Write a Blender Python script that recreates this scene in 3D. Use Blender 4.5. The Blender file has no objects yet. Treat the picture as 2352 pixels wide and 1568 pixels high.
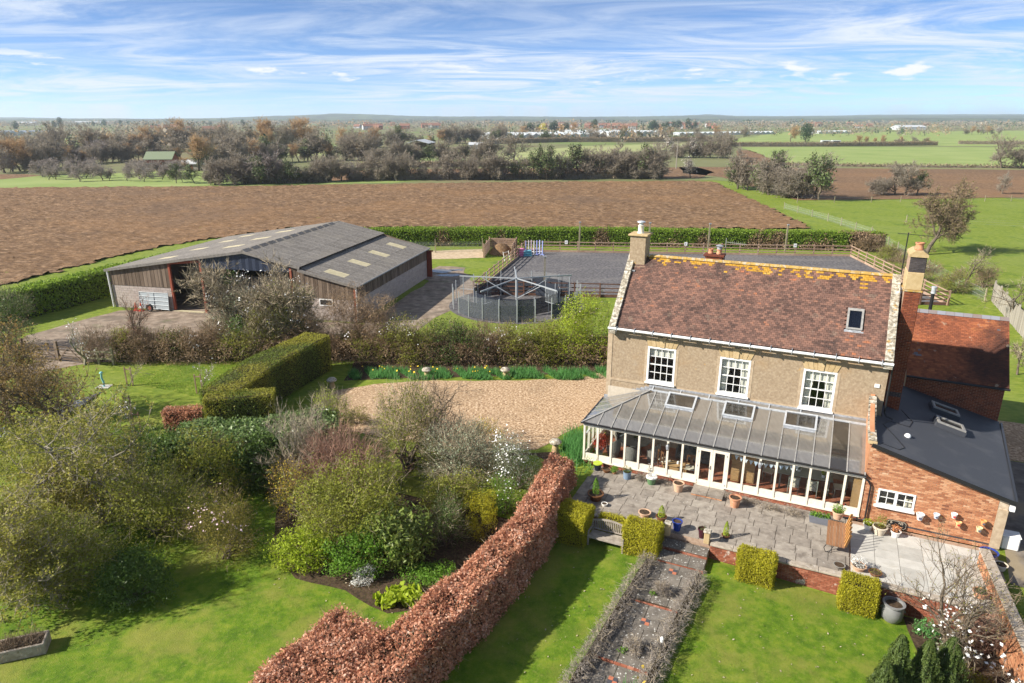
import bpy, math, random
import numpy as np
from mathutils import Vector, Matrix, noise as mnoise
random.seed(7); RNG = np.random.default_rng(11)
SC = bpy.context.scene; COL = SC.collection
# ------------------------------------------------------------------ camera
F = 1567.0; CX = 1175.5; CY = 784.0; H = 16.0; PIT = math.atan((784 - 272) / F)
cam = bpy.data.cameras.new('camera'); camo = bpy.data.objects.new('camera', cam); COL.objects.link(camo)
cam.sensor_width = 36.0; cam.lens = 36.0 * F / 2351.0; cam.clip_start = 0.3; cam.clip_end = 30000
camo.location = (0, 0, H); camo.rotation_euler = (math.pi / 2 - PIT, 0, 0); SC.camera = camo
# ------------------------------------------------------------------ sun and sky
SUN_EL = math.radians(34); SUN_TRAVEL = math.radians(14)      # light travels towards +x, a little away from the camera
sl = bpy.data.lights.new('sun', 'SUN'); sl.energy = 4.7; sl.angle = math.radians(0.9); sl.color = (1.0, 0.93, 0.82)
so = bpy.data.objects.new('sun', sl); COL.objects.link(so)
tr = Vector((math.cos(SUN_TRAVEL) * math.cos(SUN_EL), math.sin(SUN_TRAVEL) * math.cos(SUN_EL), -math.sin(SUN_EL)))
so.rotation_euler = tr.to_track_quat('-Z', 'Y').to_euler(); so.location = (-60, -10, 60)
W = bpy.data.worlds.new('World'); SC.world = W; W.use_nodes = True
nt = W.node_tree; nt.nodes.clear()
def N(t, **k):
    n = nt.nodes.new(t)
    for a, b in k.items(): setattr(n, a, b)
    return n
sky = N('ShaderNodeTexSky', sky_type='NISHITA'); sky.sun_disc = False; sky.sun_elevation = SUN_EL
sky.sun_rotation = math.atan2(-tr.x, -tr.y); sky.air_density = 0.38; sky.dust_density = 0.02; sky.ozone_density = 4.5; sky.altitude = 50
geo = N('ShaderNodeNewGeometry'); sep = N('ShaderNodeSeparateXYZ'); tc = N('ShaderNodeTexCoord')
nt.links.new(tc.outputs['Generated'], sep.inputs[0])
mx = N('ShaderNodeMath', operation='MAXIMUM'); mx.inputs[1].default_value = 0.015; nt.links.new(sep.outputs['Z'], mx.inputs[0])
ad = N('ShaderNodeMath', operation='ADD'); ad.inputs[1].default_value = 0.05; nt.links.new(mx.outputs[0], ad.inputs[0])
dx = N('ShaderNodeMath', operation='DIVIDE'); dy = N('ShaderNodeMath', operation='DIVIDE')
nt.links.new(sep.outputs['X'], dx.inputs[0]); nt.links.new(ad.outputs[0], dx.inputs[1])
nt.links.new(sep.outputs['Y'], dy.inputs[0]); nt.links.new(ad.outputs[0], dy.inputs[1])
cmb = N('ShaderNodeCombineXYZ'); nt.links.new(dx.outputs[0], cmb.inputs[0]); nt.links.new(dy.outputs[0], cmb.inputs[1])
def cloudlayer(scale, rot, stretch, detail, rough, lo, hi, dist, loc=(0, 0, 0)):
    mp = N('ShaderNodeMapping'); mp.inputs['Scale'].default_value = stretch; mp.inputs['Rotation'].default_value = (0, 0, rot); mp.inputs['Location'].default_value = loc
    nt.links.new(cmb.outputs[0], mp.inputs[0])
    nz = N('ShaderNodeTexNoise'); nz.inputs['Scale'].default_value = scale; nz.inputs['Detail'].default_value = detail
    nz.inputs['Roughness'].default_value = rough; nz.inputs['Distortion'].default_value = dist
    nt.links.new(mp.outputs[0], nz.inputs['Vector'])
    mr = N('ShaderNodeMapRange', interpolation_type='SMOOTHSTEP'); mr.inputs[1].default_value = lo; mr.inputs[2].default_value = hi
    nt.links.new(nz.outputs[0], mr.inputs[0]); return mr.outputs[0]
ci = cloudlayer(0.62, 0.75, (0.7, 1.1, 1), 10, 0.68, 0.34, 0.72, 1.6)
big = cloudlayer(0.22, -0.2, (0.8, 1.0, 1), 3, 0.5, 0.36, 0.62, 0.3, (4, 2, 0))
m1 = N('ShaderNodeMath', operation='MULTIPLY'); nt.links.new(ci, m1.inputs[0]); nt.links.new(big, m1.inputs[1])
m2 = N('ShaderNodeMath', operation='MULTIPLY_ADD'); m2.inputs[1].default_value = 0.85; nt.links.new(m1.outputs[0], m2.inputs[0])
m3 = N('ShaderNodeMath', operation='MULTIPLY'); m3.inputs[1].default_value = 0.55; nt.links.new(ci, m3.inputs[0]); nt.links.new(m3.outputs[0], m2.inputs[2])
# a low bank of small fair-weather clouds: noise in direction space, squeezed towards the horizon
mp = N('ShaderNodeMapping'); mp.inputs['Scale'].default_value = (13, 13, 60); mp.inputs['Location'].default_value = (3.1, 0.4, 0.2); nt.links.new(tc.outputs['Generated'], mp.inputs[0])
nz = N('ShaderNodeTexNoise'); nz.inputs['Scale'].default_value = 1.0; nz.inputs['Detail'].default_value = 6; nz.inputs['Roughness'].default_value = 0.55
nt.links.new(mp.outputs[0], nz.inputs['Vector'])
mr = N('ShaderNodeMapRange', interpolation_type='SMOOTHSTEP'); mr.inputs[1].default_value = 0.58; mr.inputs[2].default_value = 0.68; nt.links.new(nz.outputs[0], mr.inputs[0])
zb = N('ShaderNodeMapRange', interpolation_type='SMOOTHSTEP'); zb.inputs[1].default_value = 0.035; zb.inputs[2].default_value = 0.05; nt.links.new(sep.outputs['Z'], zb.inputs[0])
zt = N('ShaderNodeMapRange', interpolation_type='SMOOTHSTEP'); zt.inputs[1].default_value = 0.085; zt.inputs[2].default_value = 0.06; nt.links.new(sep.outputs['Z'], zt.inputs[0])
k1 = N('ShaderNodeMath', operation='MULTIPLY'); nt.links.new(mr.outputs[0], k1.inputs[0]); nt.links.new(zb.outputs[0], k1.inputs[1])
k2 = N('ShaderNodeMath', operation='MULTIPLY'); nt.links.new(k1.outputs[0], k2.inputs[0]); nt.links.new(zt.outputs[0], k2.inputs[1])
bl = N('ShaderNodeMix', data_type='RGBA'); bl.inputs['B'].default_value = (4.9, 5.4, 6.2, 1); nt.links.new(m2.outputs[0], bl.inputs['Factor'])
tint = N('ShaderNodeMix', data_type='RGBA', blend_type='MULTIPLY'); tint.inputs['Factor'].default_value = 1.0; tint.inputs['B'].default_value = (0.95, 1.0, 1.0, 1)
nt.links.new(sky.outputs[0], tint.inputs['A']); nt.links.new(tint.outputs['Result'], bl.inputs['A'])
bl2 = N('ShaderNodeMix', data_type='RGBA'); bl2.inputs['B'].default_value = (6.0, 6.1, 6.3, 1)
nt.links.new(bl.outputs['Result'], bl2.inputs['A']); nt.links.new(k2.outputs[0], bl2.inputs['Factor'])
bg = N('ShaderNodeBackground'); bg.inputs['Strength'].default_value = 0.088
nt.links.new(bl2.outputs['Result'], bg.inputs['Color']); out = N('ShaderNodeOutputWorld'); nt.links.new(bg.outputs[0], out.inputs[0])
vs = SC.view_settings; vs.view_transform = 'Standard'; vs.look = 'None'; vs.exposure = 0.95; vs.gamma = 1.0; vs.use_curve_mapping = False
SC.cycles.max_bounces = 6; SC.cycles.transparent_max_bounces = 12; SC.cycles.volume_bounces = 1
SC.cycles.use_denoising = True; SC.cycles.sample_clamp_indirect = 6; SC.cycles.caustics_reflective = False; SC.cycles.caustics_refractive = False
# ------------------------------------------------------------------ photo pixels (2351 px wide view) -> directions -> ground
def ray(px, py):
    u = (px - CX) / F; v = (py - CY) / F; c = math.cos(PIT); s = math.sin(PIT)
    return Vector((u, c - v * s, -(s + v * c)))
def gp(px, py, z=0.0):
    d = ray(px, py); t = (z - H) / d.z; return Vector((d.x * t, d.y * t, z))
AH = math.radians(-24.9); UH = Vector((math.cos(AH), math.sin(AH), 0)); VH = Vector((-math.sin(AH), math.cos(AH), 0)); OH = Vector((3.5, 29.9, 0))
def uv(p): d = Vector((p[0], p[1], 0)) - OH; return d.dot(UH), d.dot(VH)
def hw(u, v, z=0.0): return OH + UH * u + VH * v + Vector((0, 0, z))          # house frame -> world
def sstep(t): t = min(1, max(0, t)); return t * t * (3 - 2 * t)
def gz(x, y):                                                                # ground height: the lower garden lies 0.6 m under the terrace
    u, v = uv((x, y))
    if u > 1.2: return -0.6 - .045 * max(0, u - 6.8) if v < -4.12 else 0.0
    t = sstep((v + 6.4) / 3.2)
    return -0.6 + 0.6 * t
# ------------------------------------------------------------------ object helpers
def tag(o, label=None, cat=None, group=None, kind=None):
    if label: o['label'] = label
    if cat: o['category'] = cat
    if group: o['group'] = group
    if kind: o['kind'] = kind
    return o
def empty(name, loc=(0, 0, 0), rz=0.0, label=None, cat=None, group=None):
    o = bpy.data.objects.new(name, None); COL.objects.link(o); o.location = loc; o.rotation_euler = (0, 0, rz); o.empty_display_size = 0.2
    return tag(o, label, cat, group)
def link(name, me, parent=None, loc=None, rz=None):
    o = bpy.data.objects.new(name, me); COL.objects.link(o)
    if parent: o.parent = parent
    if loc is not None: o.location = loc
    if rz is not None: o.rotation_euler = (0, 0, rz)
    return o
def copy_tree(o, parent=None):
    c = o.copy(); COL.objects.link(c); c.parent = parent
    for ch in [x for x in KIDS.get(o.name, [])] or list(o.children): copy_tree(ch, c)
    return c
KIDS = {}
def fast_mesh(name, verts, faces, mat=None, rnd=None, smooth=False):
    verts = np.asarray(verts, dtype=np.float32).reshape(-1, 3); faces = np.asarray(faces, dtype=np.int32)
    k = faces.shape[1]; m = bpy.data.meshes.new(name)
    m.vertices.add(len(verts)); m.vertices.foreach_set('co', verts.ravel())
    m.loops.add(faces.size); m.loops.foreach_set('vertex_index', faces.ravel())
    m.polygons.add(len(faces)); m.polygons.foreach_set('loop_start', np.arange(0, faces.size, k, dtype=np.int32))
    m.polygons.foreach_set('loop_total', np.full(len(faces), k, dtype=np.int32))
    if smooth: m.polygons.foreach_set('use_smooth', np.ones(len(faces), dtype=bool))
    m.update(calc_edges=True)
    if rnd is not None:
        a = m.attributes.new('rnd', 'FLOAT', 'FACE'); a.data.foreach_set('value', np.asarray(rnd, dtype=np.float32))
    if mat: m.materials.append(mat)
    return m
class MB:
    def __init__(s): s.v = []; s.f = []; s.sm = False
    def add(s, vs_, fs): n = len(s.v); s.v += [tuple(p) for p in vs_]; s.f += [tuple(i + n for i in f) for f in fs]; return s
    def box(s, x0, x1, y0, y1, z0, z1, M=None):
        vs_ = [Vector((x, y, z)) for z in (z0, z1) for y in (y0, y1) for x in (x0, x1)]
        if M is not None: vs_ = [M @ p for p in vs_]
        return s.add(vs_, [(0, 2, 3, 1), (4, 5, 7, 6), (0, 1, 5, 4), (2, 6, 7, 3), (0, 4, 6, 2), (1, 3, 7, 5)])
    def tube(s, p0, p1, r0, r1=None, n=6, cap=True):
        p0 = Vector(p0); p1 = Vector(p1); r1 = r0 if r1 is None else r1; d = (p1 - p0)
        if d.length < 1e-6: return s
        d.normalize(); a = d.orthogonal().normalized(); b = d.cross(a)
        vs_ = [p + (a * math.cos(2 * math.pi * i / n) + b * math.sin(2 * math.pi * i / n)) * r for p, r in ((p0, r0), (p1, r1)) for i in range(n)]
        fs = [(i, (i + 1) % n, n + (i + 1) % n, n + i) for i in range(n)]
        if cap: fs += [tuple(range(n - 1, -1, -1)), tuple(range(n, 2 * n))]
        return s.add(vs_, fs)
    def bar(s, p0, p1, w, h):                       # square bar, w sideways, h upwards
        p0 = Vector(p0); p1 = Vector(p1); d = (p1 - p0).normalized(); up = Vector((0, 0, 1))
        if abs(d.z) > 0.99: up = Vector((0, 1, 0))
        a = d.cross(up).normalized() * w / 2; b = a.cross(d).normalized() * h / 2
        vs_ = [p + q for p in (p0, p1) for q in (-a - b, a - b, a + b, -a + b)]
        return s.add(vs_, [(3, 2, 1, 0), (4, 5, 6, 7), (0, 1, 5, 4), (1, 2, 6, 5), (2, 3, 7, 6), (3, 0, 4, 7)])
    def path(s, pts, r, n=6):
        for a, b in zip(pts[:-1], pts[1:]): s.tube(a, b, r, r, n)
        return s
    def lathe(s, prof, n=20, c=(0, 0, 0), cap=True):
        vs_ = [(c[0] + r * math.cos(2 * math.pi * i / n), c[1] + r * math.sin(2 * math.pi * i / n), c[2] + z) for r, z in prof for i in range(n)]
        fs = [(j * n + i, j * n + (i + 1) % n, (j + 1) * n + (i + 1) % n, (j + 1) * n + i) for j in range(len(prof) - 1) for i in range(n)]
        if cap: fs += [tuple(range(n - 1, -1, -1)), tuple(range((len(prof) - 1) * n, len(prof) * n))]
        return s.add(vs_, fs)
    def prism(s, poly, ax, a0, a1):                 # polygon in the plane across axis ax, extruded from a0 to a1
        n = len(poly)
        def pt(p, a): return {'x': (a, p[0], p[1]), 'y': (p[0], a, p[1]), 'z': (p[0], p[1], a)}[ax]
        return s.add([pt(p, a0) for p in poly] + [pt(p, a1) for p in poly], [tuple(range(n - 1, -1, -1)), tuple(range(n, 2 * n))] + [(i, (i + 1) % n, n + (i + 1) % n, n + i) for i in range(n)])
    def build(s, name, mat, parent=None, smooth=False, loc=None, rz=None, bevel=0):
        m = bpy.data.meshes.new(name); m.from_pydata(s.v, [], s.f); m.materials.append(mat)
        import bmesh
        bm = bmesh.new(); bm.from_mesh(m); bmesh.ops.recalc_face_normals(bm, faces=bm.faces)
        if bevel: bmesh.ops.bevel(bm, geom=bm.edges[:], offset=bevel, segments=1, affect='EDGES')
        bm.to_mesh(m); bm.free()
        if smooth:
            m.polygons.foreach_set('use_smooth', [True] * len(m.polygons))
            try: m.set_sharp_from_angle(angle=math.radians(40))
            except Exception: pass
        return link(name, m, parent, loc, rz)
CUBE = [(-.5, -.5, -.5), (.5, -.5, -.5), (-.5, .5, -.5), (.5, .5, -.5), (-.5, -.5, .5), (.5, -.5, .5), (-.5, .5, .5), (.5, .5, .5)]
CUBEF = [(0, 2, 3, 1), (4, 5, 7, 6), (0, 1, 5, 4), (2, 6, 7, 3), (0, 4, 6, 2), (1, 3, 7, 5)]
def unit_mesh(name, mat, cham=0.0):
    b = MB(); b.add(CUBE, CUBEF); m = bpy.data.meshes.new(name); m.from_pydata(b.v, [], b.f); m.materials.append(mat)
    if cham:
        import bmesh
        bm = bmesh.new(); bm.from_mesh(m); bmesh.ops.bevel(bm, geom=bm.edges[:], offset=cham, segments=1, affect='EDGES'); bm.to_mesh(m); bm.free()
    return m
def TRS(c, s, R=None):
    M = Matrix.Translation(Vector(c))
    if R is not None: M = M @ R.to_4x4()
    return M @ Matrix.Diagonal((s[0], s[1], s[2], 1))
def pieces(name, parent, mats4, mat, limit=300, rest='', cham=0.0):
    """alike box pieces: the nearest `limit` as parts sharing one mesh, the rest joined"""
    me = unit_mesh(name, mat, cham)
    PW = Matrix.Translation(parent.location) @ parent.rotation_euler.to_matrix().to_4x4()
    camp = Vector((0, 0, H))
    order = sorted(mats4, key=lambda M: ((PW @ M.translation) - camp).length)
    for M in order[:limit]:
        o = link(name, me, parent); o.matrix_basis = M
    if len(order) > limit:
        base = np.array([v.co[:] + (1.0,) for v in me.vertices]); fc = [list(p.vertices) for p in me.polygons]
        vv = []; ff = []; rr = []
        for M in order[limit:]:
            n = len(vv) * len(base); vv.append((base @ np.array(M).T)[:, :3]); r = random.random()
            for f in fc: ff.append(tuple(i + n for i in f)); rr.append(r)
        m2_ = bpy.data.meshes.new(rest or name); m2_.from_pydata(np.concatenate(vv).tolist(), [], ff); m2_.materials.append(mat)
        a = m2_.attributes.new('rnd', 'FLOAT', 'FACE'); a.data.foreach_set('value', rr)
        tag(link(rest or name, m2_, parent), kind='stuff')
# ------------------------------------------------------------------ materials
def mat(name, stops, scale=4.0, detail=5, rough=0.85, bump=0.0, bscale=None, bdist=0.02, rnd=0.0, transl=0.0, spec=0.25, metal=0.0, stretch=(1, 1, 1), patches=(), coord='pos', nlo=0.32, nhi=0.68, coat=0):
    m = bpy.data.materials.new(name); m.use_nodes = True; t = m.node_tree; t.nodes.clear(); L = t.links.new
    def nd(k, **kw):
        n = t.nodes.new(k)
        for a, b in kw.items(): setattr(n, a, b)
        return n
    o = nd('ShaderNodeOutputMaterial'); p = nd('ShaderNodeBsdfPrincipled')
    if coord == 'pos': src = nd('ShaderNodeNewGeometry').outputs['Position']
    else: src = nd('ShaderNodeTexCoord').outputs['Object']
    def mapped(st, rot=(0, 0, 0)):
        if tuple(st) == (1, 1, 1): return src
        mpn = nd('ShaderNodeMapping'); mpn.inputs['Scale'].default_value = st; mpn.inputs['Rotation'].default_value = rot; L(src, mpn.inputs[0]); return mpn.outputs[0]
    def nz_(sc, de, st=(1, 1, 1), rough_=0.6, rot=(0, 0, 0)):
        n = nd('ShaderNodeTexNoise'); n.inputs['Scale'].default_value = sc; n.inputs['Detail'].default_value = de; n.inputs['Roughness'].default_value = rough_
        L(mapped(st, rot), n.inputs['Vector']); return n.outputs[0]
    mrn = nd('ShaderNodeMapRange'); mrn.inputs[1].default_value = nlo; mrn.inputs[2].default_value = nhi; L(nz_(scale, detail, stretch), mrn.inputs[0])
    fac = mrn.outputs[0]
    if rnd > 0:
        oi = nd('ShaderNodeObjectInfo'); at = nd('ShaderNodeAttribute', attribute_name='rnd')
        s1 = nd('ShaderNodeMath', operation='ADD'); L(oi.outputs['Random'], s1.inputs[0]); L(at.outputs['Fac'], s1.inputs[1])
        s2 = nd('ShaderNodeMath', operation='FRACT'); L(s1.outputs[0], s2.inputs[0])
        mixf = nd('ShaderNodeMix', data_type='FLOAT'); mixf.inputs['Factor'].default_value = rnd; L(fac, mixf.inputs['A']); L(s2.outputs[0], mixf.inputs['B']); fac = mixf.outputs['Result']
    cr = nd('ShaderNodeValToRGB'); el = cr.color_ramp.elements
    if len(stops) == 1: stops = [(0, stops[0][1] if isinstance(stops[0][1], tuple) else stops[0])]
    while len(el) < len(stops): el.new(0.5)
    for e, (pos, c) in zip(el, stops): e.position = pos; e.color = (*c, 1)
    L(fac, cr.inputs[0]); colr = cr.outputs[0]
    for q in patches:   # (scale, lo, hi, colour, strength[, stretch])
        st = q[5] if len(q) > 5 else (1, 1, 1); rot = q[6] if len(q) > 6 else (0, 0, 0)
        mr2 = nd('ShaderNodeMapRange', interpolation_type='SMOOTHSTEP'); mr2.inputs[1].default_value = q[1]; mr2.inputs[2].default_value = q[2]; mr2.inputs[4].default_value = q[4]
        L(nz_(q[0], 5, st, 0.62, rot), mr2.inputs[0]); mi = nd('ShaderNodeMix', data_type='RGBA'); mi.inputs['B'].default_value = (*q[3], 1)
        L(mr2.outputs[0], mi.inputs['Factor']); L(colr, mi.inputs['A']); colr = mi.outputs['Result']
    L(colr, p.inputs['Base Color']); p.inputs['Roughness'].default_value = rough; p.inputs['Specular IOR Level'].default_value = spec; p.inputs['Metallic'].default_value = metal
    p.inputs['Coat Weight'].default_value = coat
    if bump:
        b = nd('ShaderNodeBump'); b.inputs['Strength'].default_value = bump; b.inputs['Distance'].default_value = bdist
        L(nz_(bscale or scale * 3, 6, stretch, 0.65), b.inputs['Height']); L(b.outputs[0], p.inputs['Normal'])
    if transl:
        tb = nd('ShaderNodeBsdfTranslucent'); L(colr, tb.inputs['Color']); mxs = nd('ShaderNodeMixShader'); mxs.inputs[0].default_value = transl
        L(p.outputs[0], mxs.inputs[1]); L(tb.outputs[0], mxs.inputs[2]); L(mxs.outputs[0], o.inputs[0])
    else: L(p.outputs[0], o.inputs[0])
    return m
def schlick(t, f0):
    lw = t.nodes.new('ShaderNodeLayerWeight'); lw.inputs[0].default_value = 0.5; pw = t.nodes.new('ShaderNodeMath'); pw.operation = 'POWER'; pw.inputs[1].default_value = 5; t.links.new(lw.outputs['Facing'], pw.inputs[0])
    ma = t.nodes.new('ShaderNodeMath'); ma.operation = 'MULTIPLY_ADD'; ma.inputs[1].default_value = 1 - f0; ma.inputs[2].default_value = f0; t.links.new(pw.outputs[0], ma.inputs[0]); return ma
def glass(name, tintc, refl=0.12, rough=0.02, alpha=0.75, spec=0.5):
    """thin pane: mostly see-through with a mirror part that grows towards grazing angles"""
    m = bpy.data.materials.new(name); m.use_nodes = True; t = m.node_tree; t.nodes.clear(); L = t.links.new
    o = t.nodes.new('ShaderNodeOutputMaterial'); tr_ = t.nodes.new('ShaderNodeBsdfTransparent'); tr_.inputs[0].default_value = (*tintc, 1)
    gl = t.nodes.new('ShaderNodeBsdfGlossy'); gl.inputs['Roughness'].default_value = rough; gl.inputs[0].default_value = (0.9, 0.93, 0.97, 1)
    ma = schlick(t, refl); mi = t.nodes.new('ShaderNodeMixShader'); L(ma.outputs[0], mi.inputs[0]); L(tr_.outputs[0], mi.inputs[1]); L(gl.outputs[0], mi.inputs[2])
    L(mi.outputs[0], o.inputs[0]); return m
def flat(name, c, rough=0.7, spec=0.3, metal=0.0, var=0.12, scale=6, bump=0.0):
    a = tuple(x * (1 - var) for x in c); b = tuple(min(1, x * (1 + var)) for x in c)
    return mat(name, [(0, a), (1, b)], scale=scale, rough=rough, spec=spec, metal=metal, bump=bump, rnd=0.25)
M = {}
M['grass'] = mat('paddock_grass', [(0, (.09, .14, .010)), (.5, (.155, .21, .018)), (1, (.24, .27, .04))], scale=1.6, detail=8, rough=.9, bump=.6, bscale=14, bdist=.06, patches=[(.12, .45, .62, (.20, .24, .05), .45), (.4, .52, .68, (.05, .12, .01), .5)], stretch=(1, 2.2, 1))
M['lawn'] = mat('lawn_turf', [(0, (.06, .125, .005)), (.5, (.105, .185, .008)), (1, (.185, .24, .02))], scale=2.4, detail=9, rough=.9, bump=.7, bscale=26, bdist=.04, patches=[(.35, .46, .62, (.25, .235, .05), .6), (.6, .55, .7, (.06, .12, .008), .5), (7, .5, .7, (.24, .25, .06), .35)])
M['farfield'] = mat('far_pasture', [(0, (.12, .13, .055)), (1, (.20, .20, .09))], scale=.02, detail=8, rough=.95, patches=[(.006, .5, .58, (.15, .21, .055), .8), (.009, .54, .6, (.17, .12, .075), .7)])
M['cropgreen'] = mat('young_crop', [(0, (.18, .25, .06)), (1, (.27, .32, .11))], scale=.05, detail=8, rough=.95, patches=[(.5, .5, .7, (.26, .27, .09), .35, (.05, 1, 1))])
M['palefield'] = mat('pale_stubble', [(0, (.24, .28, .10)), (1, (.33, .34, .15))], scale=.05, detail=8, rough=.95)
M['plough'] = mat('ploughed_soil', [(0, (.08, .045, .022)), (.5, (.17, .10, .052)), (1, (.33, .215, .125))], scale=2.2, detail=10, rough=.95, stretch=(.5, 1, 1), bump=1, bscale=3.5, bdist=.2, patches=[(.03, .46, .6, (.25, .14, .065), .4), (.6, .55, .7, (.11, .065, .035), .4, (.06, 1, 1), (0, 0, .05)), (.02, .52, .62, (.13, .085, .055), .5)])
M['soil'] = mat('bed_soil', [(0, (.03, .02, .012)), (1, (.10, .065, .04))], scale=9, rough=.95, bump=.8, bscale=20)
M['gravel'] = mat('drive_gravel', [(0, (.17, .10, .055)), (.5, (.42, .285, .17)), (1, (.70, .54, .38))], scale=7, detail=12, rough=.95, bump=1, bscale=9, bdist=.06, patches=[(.35, .5, .68, (.26, .18, .11), .45), (.15, .55, .7, (.50, .36, .23), .4)])
M['yard'] = mat('yard_hardcore', [(0, (.15, .115, .085)), (.5, (.25, .195, .15)), (1, (.37, .30, .235))], scale=1.3, detail=9, rough=.95, bump=.5, bscale=9, patches=[(.25, .5, .64, (.13, .11, .085), .6, (1, 3, 1)), (.5, .58, .68, (.10, .13, .04), .35)])
M['arena'] = mat('arena_rubber', [(0, (.055, .052, .055)), (.5, (.11, .105, .11)), (1, (.20, .19, .19))], scale=3.5, detail=8, rough=.95, bump=.8, bscale=6, bdist=.08, patches=[(.15, .48, .66, (.20, .185, .175), .5, (.6, 1.6, 1))])
M['puddle'] = mat('puddle_water', [(0, (.10, .09, .08)), (1, (.14, .13, .11))], scale=2, rough=.05, spec=.6)
# ------------------------------------------------------------------ terrain
def build_ground():
    u = np.arange(-30, 40.01, .25); v = np.arange(-22, 20.01, .25); nu, nv = len(u), len(v)
    UU, VV = np.meshgrid(u, v); X = OH.x + UU * UH.x + VV * VH.x; Y = OH.y + UU * UH.y + VV * VH.y
    T = np.clip((VV + 6.4) / 3.2, 0, 1); Z = np.where(UU > 1.2, np.where(VV < -4.12, -.6 - .045 * np.maximum(0, UU - 6.8), 0.0), -.6 + .6 * T * T * (3 - 2 * T))
    Z = np.where((UU > .8) & (UU < 16.9) & (VV > -4.1) & (VV < 3), -.12, Z)
    verts = [np.stack([X.ravel(), Y.ravel(), Z.ravel()], 1)]
    i = np.arange(nu * nv).reshape(nv, nu)
    fa = [np.stack([i[:-1, :-1].ravel(), i[:-1, 1:].ravel(), i[1:, 1:].ravel(), i[1:, :-1].ravel()], 1)]
    n = nu * nv; B = 9000.0
    us = [-B, -30, 40, B]; vs_ = [-200, -22, 20, B]; g = []
    for b in vs_:
        for a in us: p = hw(a, b); g.append((p.x, p.y, 0.0))
    verts.append(np.array(g)); q = []
    for b in range(3):
        for a in range(3):
            if a == 1 and b == 1: continue
            k = n + b * 4 + a; q.append((k, k + 1, k + 5, k + 4))
    fa.append(np.array(q))
    tag(link('ground', fast_mesh('ground', np.concatenate(verts), np.concatenate(fa), M['grass'])), kind='structure')
build_ground()
def inpoly(X, Y, poly):
    ins = np.zeros(X.shape, bool); n = len(poly)
    for i in range(n):
        x0, y0 = poly[i]; x1, y1 = poly[(i + 1) % n]
        if y0 == y1: continue
        c = ((y0 > Y) != (y1 > Y)) & (X < (x1 - x0) * (Y - y0) / (y1 - y0) + x0); ins ^= c
    return ins
def sheet(name, pts, z, m, jit=0.0, step=1.0, zf=None, seed=1):
    """flat polygon with an uneven edge"""
    rnd_ = random.Random(seed); out = []
    n = len(pts)
    for i in range(n):
        a = Vector(pts[i][:2]); b = Vector(pts[(i + 1) % n][:2]); L = (b - a).length; k = max(1, int(L / step)) if jit else 1
        nrm = Vector((-(b - a).y, (b - a).x)) / max(L, 1e-6)
        for j in range(k):
            p = a.lerp(b, j / k)
            if jit and (j or 1): p = p + nrm * (mnoise.noise(Vector((p.x / (step * 2.5), p.y / (step * 2.5), seed))) * jit * 1.6 + rnd_.uniform(-jit, jit) * .35)
            out.append((p.x, p.y, z if zf is None else zf(p.x, p.y) + z))
    me = bpy.data.meshes.new(name); me.from_pydata(out, [], [tuple(range(len(out)))]); me.materials.append(m)
    if me.polygons[0].normal.z < 0: me.flip_normals()
    return tag(link(name, me), kind='structure')
def px(*pts): return [gp(a, b)[:2] for a, b in pts]
def lawn_sheet():
    u = np.arange(-29, 16.3, .5); v = np.arange(-21.5, -4.29, .5); UU, VV = np.meshgrid(u, v)
    X = OH.x + UU * UH.x + VV * VH.x; Y = OH.y + UU * UH.y + VV * VH.y
    T = np.clip((VV + 6.4) / 3.2, 0, 1); Z = np.where(UU > 1.2, -.6 - .045 * np.maximum(0, UU - 6.8), -.6 + .6 * T * T * (3 - 2 * T)) + .006
    i = np.arange(UU.size).reshape(UU.shape)
    fa = np.stack([i[:-1, :-1].ravel(), i[:-1, 1:].ravel(), i[1:, 1:].ravel(), i[1:, :-1].ravel()], 1)
    tag(link('lawn', fast_mesh('lawn', np.stack([X.ravel(), Y.ravel(), Z.ravel()], 1), fa, M['lawn'])), kind='structure')
lawn_sheet()
# gravel sweep in front of the house, its track to the gate, the barn yard, the arena
sheet('gravel_drive', px((735, 925), (775, 897), (860, 882), (1000, 874), (1200, 874), (1330, 868), (1400, 850)) + [(9.5, 44.5), (12, 44), (9, 33.8), (4.3, 34.9), (2.7, 32.9), (1.2, 31.2), (-4, 31.6), (-9, 33.5), (-12, 35.6)], .012, M['gravel'], .12, .7)
sheet('field_track', [gp(-160, 880)[:2], gp(60, 862)[:2], gp(150, 842)[:2], gp(200, 835)[:2], gp(150, 815)[:2], gp(60, 838)[:2], gp(-160, 850)[:2]], .012, M['yard'], .2, .8)
sheet('barn_yard', px((60, 770), (150, 745), (275, 712), (480, 716), (830, 745), (985, 645), (960, 628), (1010, 610), (1065, 615), (1092, 655), (1070, 690), (985, 740), (930, 775), (800, 800), (480, 815), (330, 830), (200, 833), (100, 832), (55, 815)), .010, M['yard'], .35, 1.2)
AR = [(-3.65, 63.4), (1.63, 85.6), (41.3, 82.4), (39.2, 59.4)]
sheet('riding_arena', AR, .03, M['arena'])
M['sand'] = mat('sand_heap', [(0, (.36, .27, .17)), (1, (.55, .44, .31))], scale=2, rough=.95, bump=.5)
sheet('sand_patch', px((960, 577), (1110, 572), (1115, 592), (965, 596)), .012, M['sand'], .3, 1.2)
for k, (a, b, w, d) in enumerate([(1010, 622, 1.9, .6), (1032, 632, 1.6, .5), (1048, 620, .9, .35)]):
    c = gp(a, b); r = random.Random(k)
    sheet('puddle', [(c.x + math.cos(t) * w * r.uniform(.6, 1.1), c.y + math.sin(t) * d * 1.6 * r.uniform(.5, 1.2)) for t in np.arange(0, 6.28, .35)], .016, M['puddle'])
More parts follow.
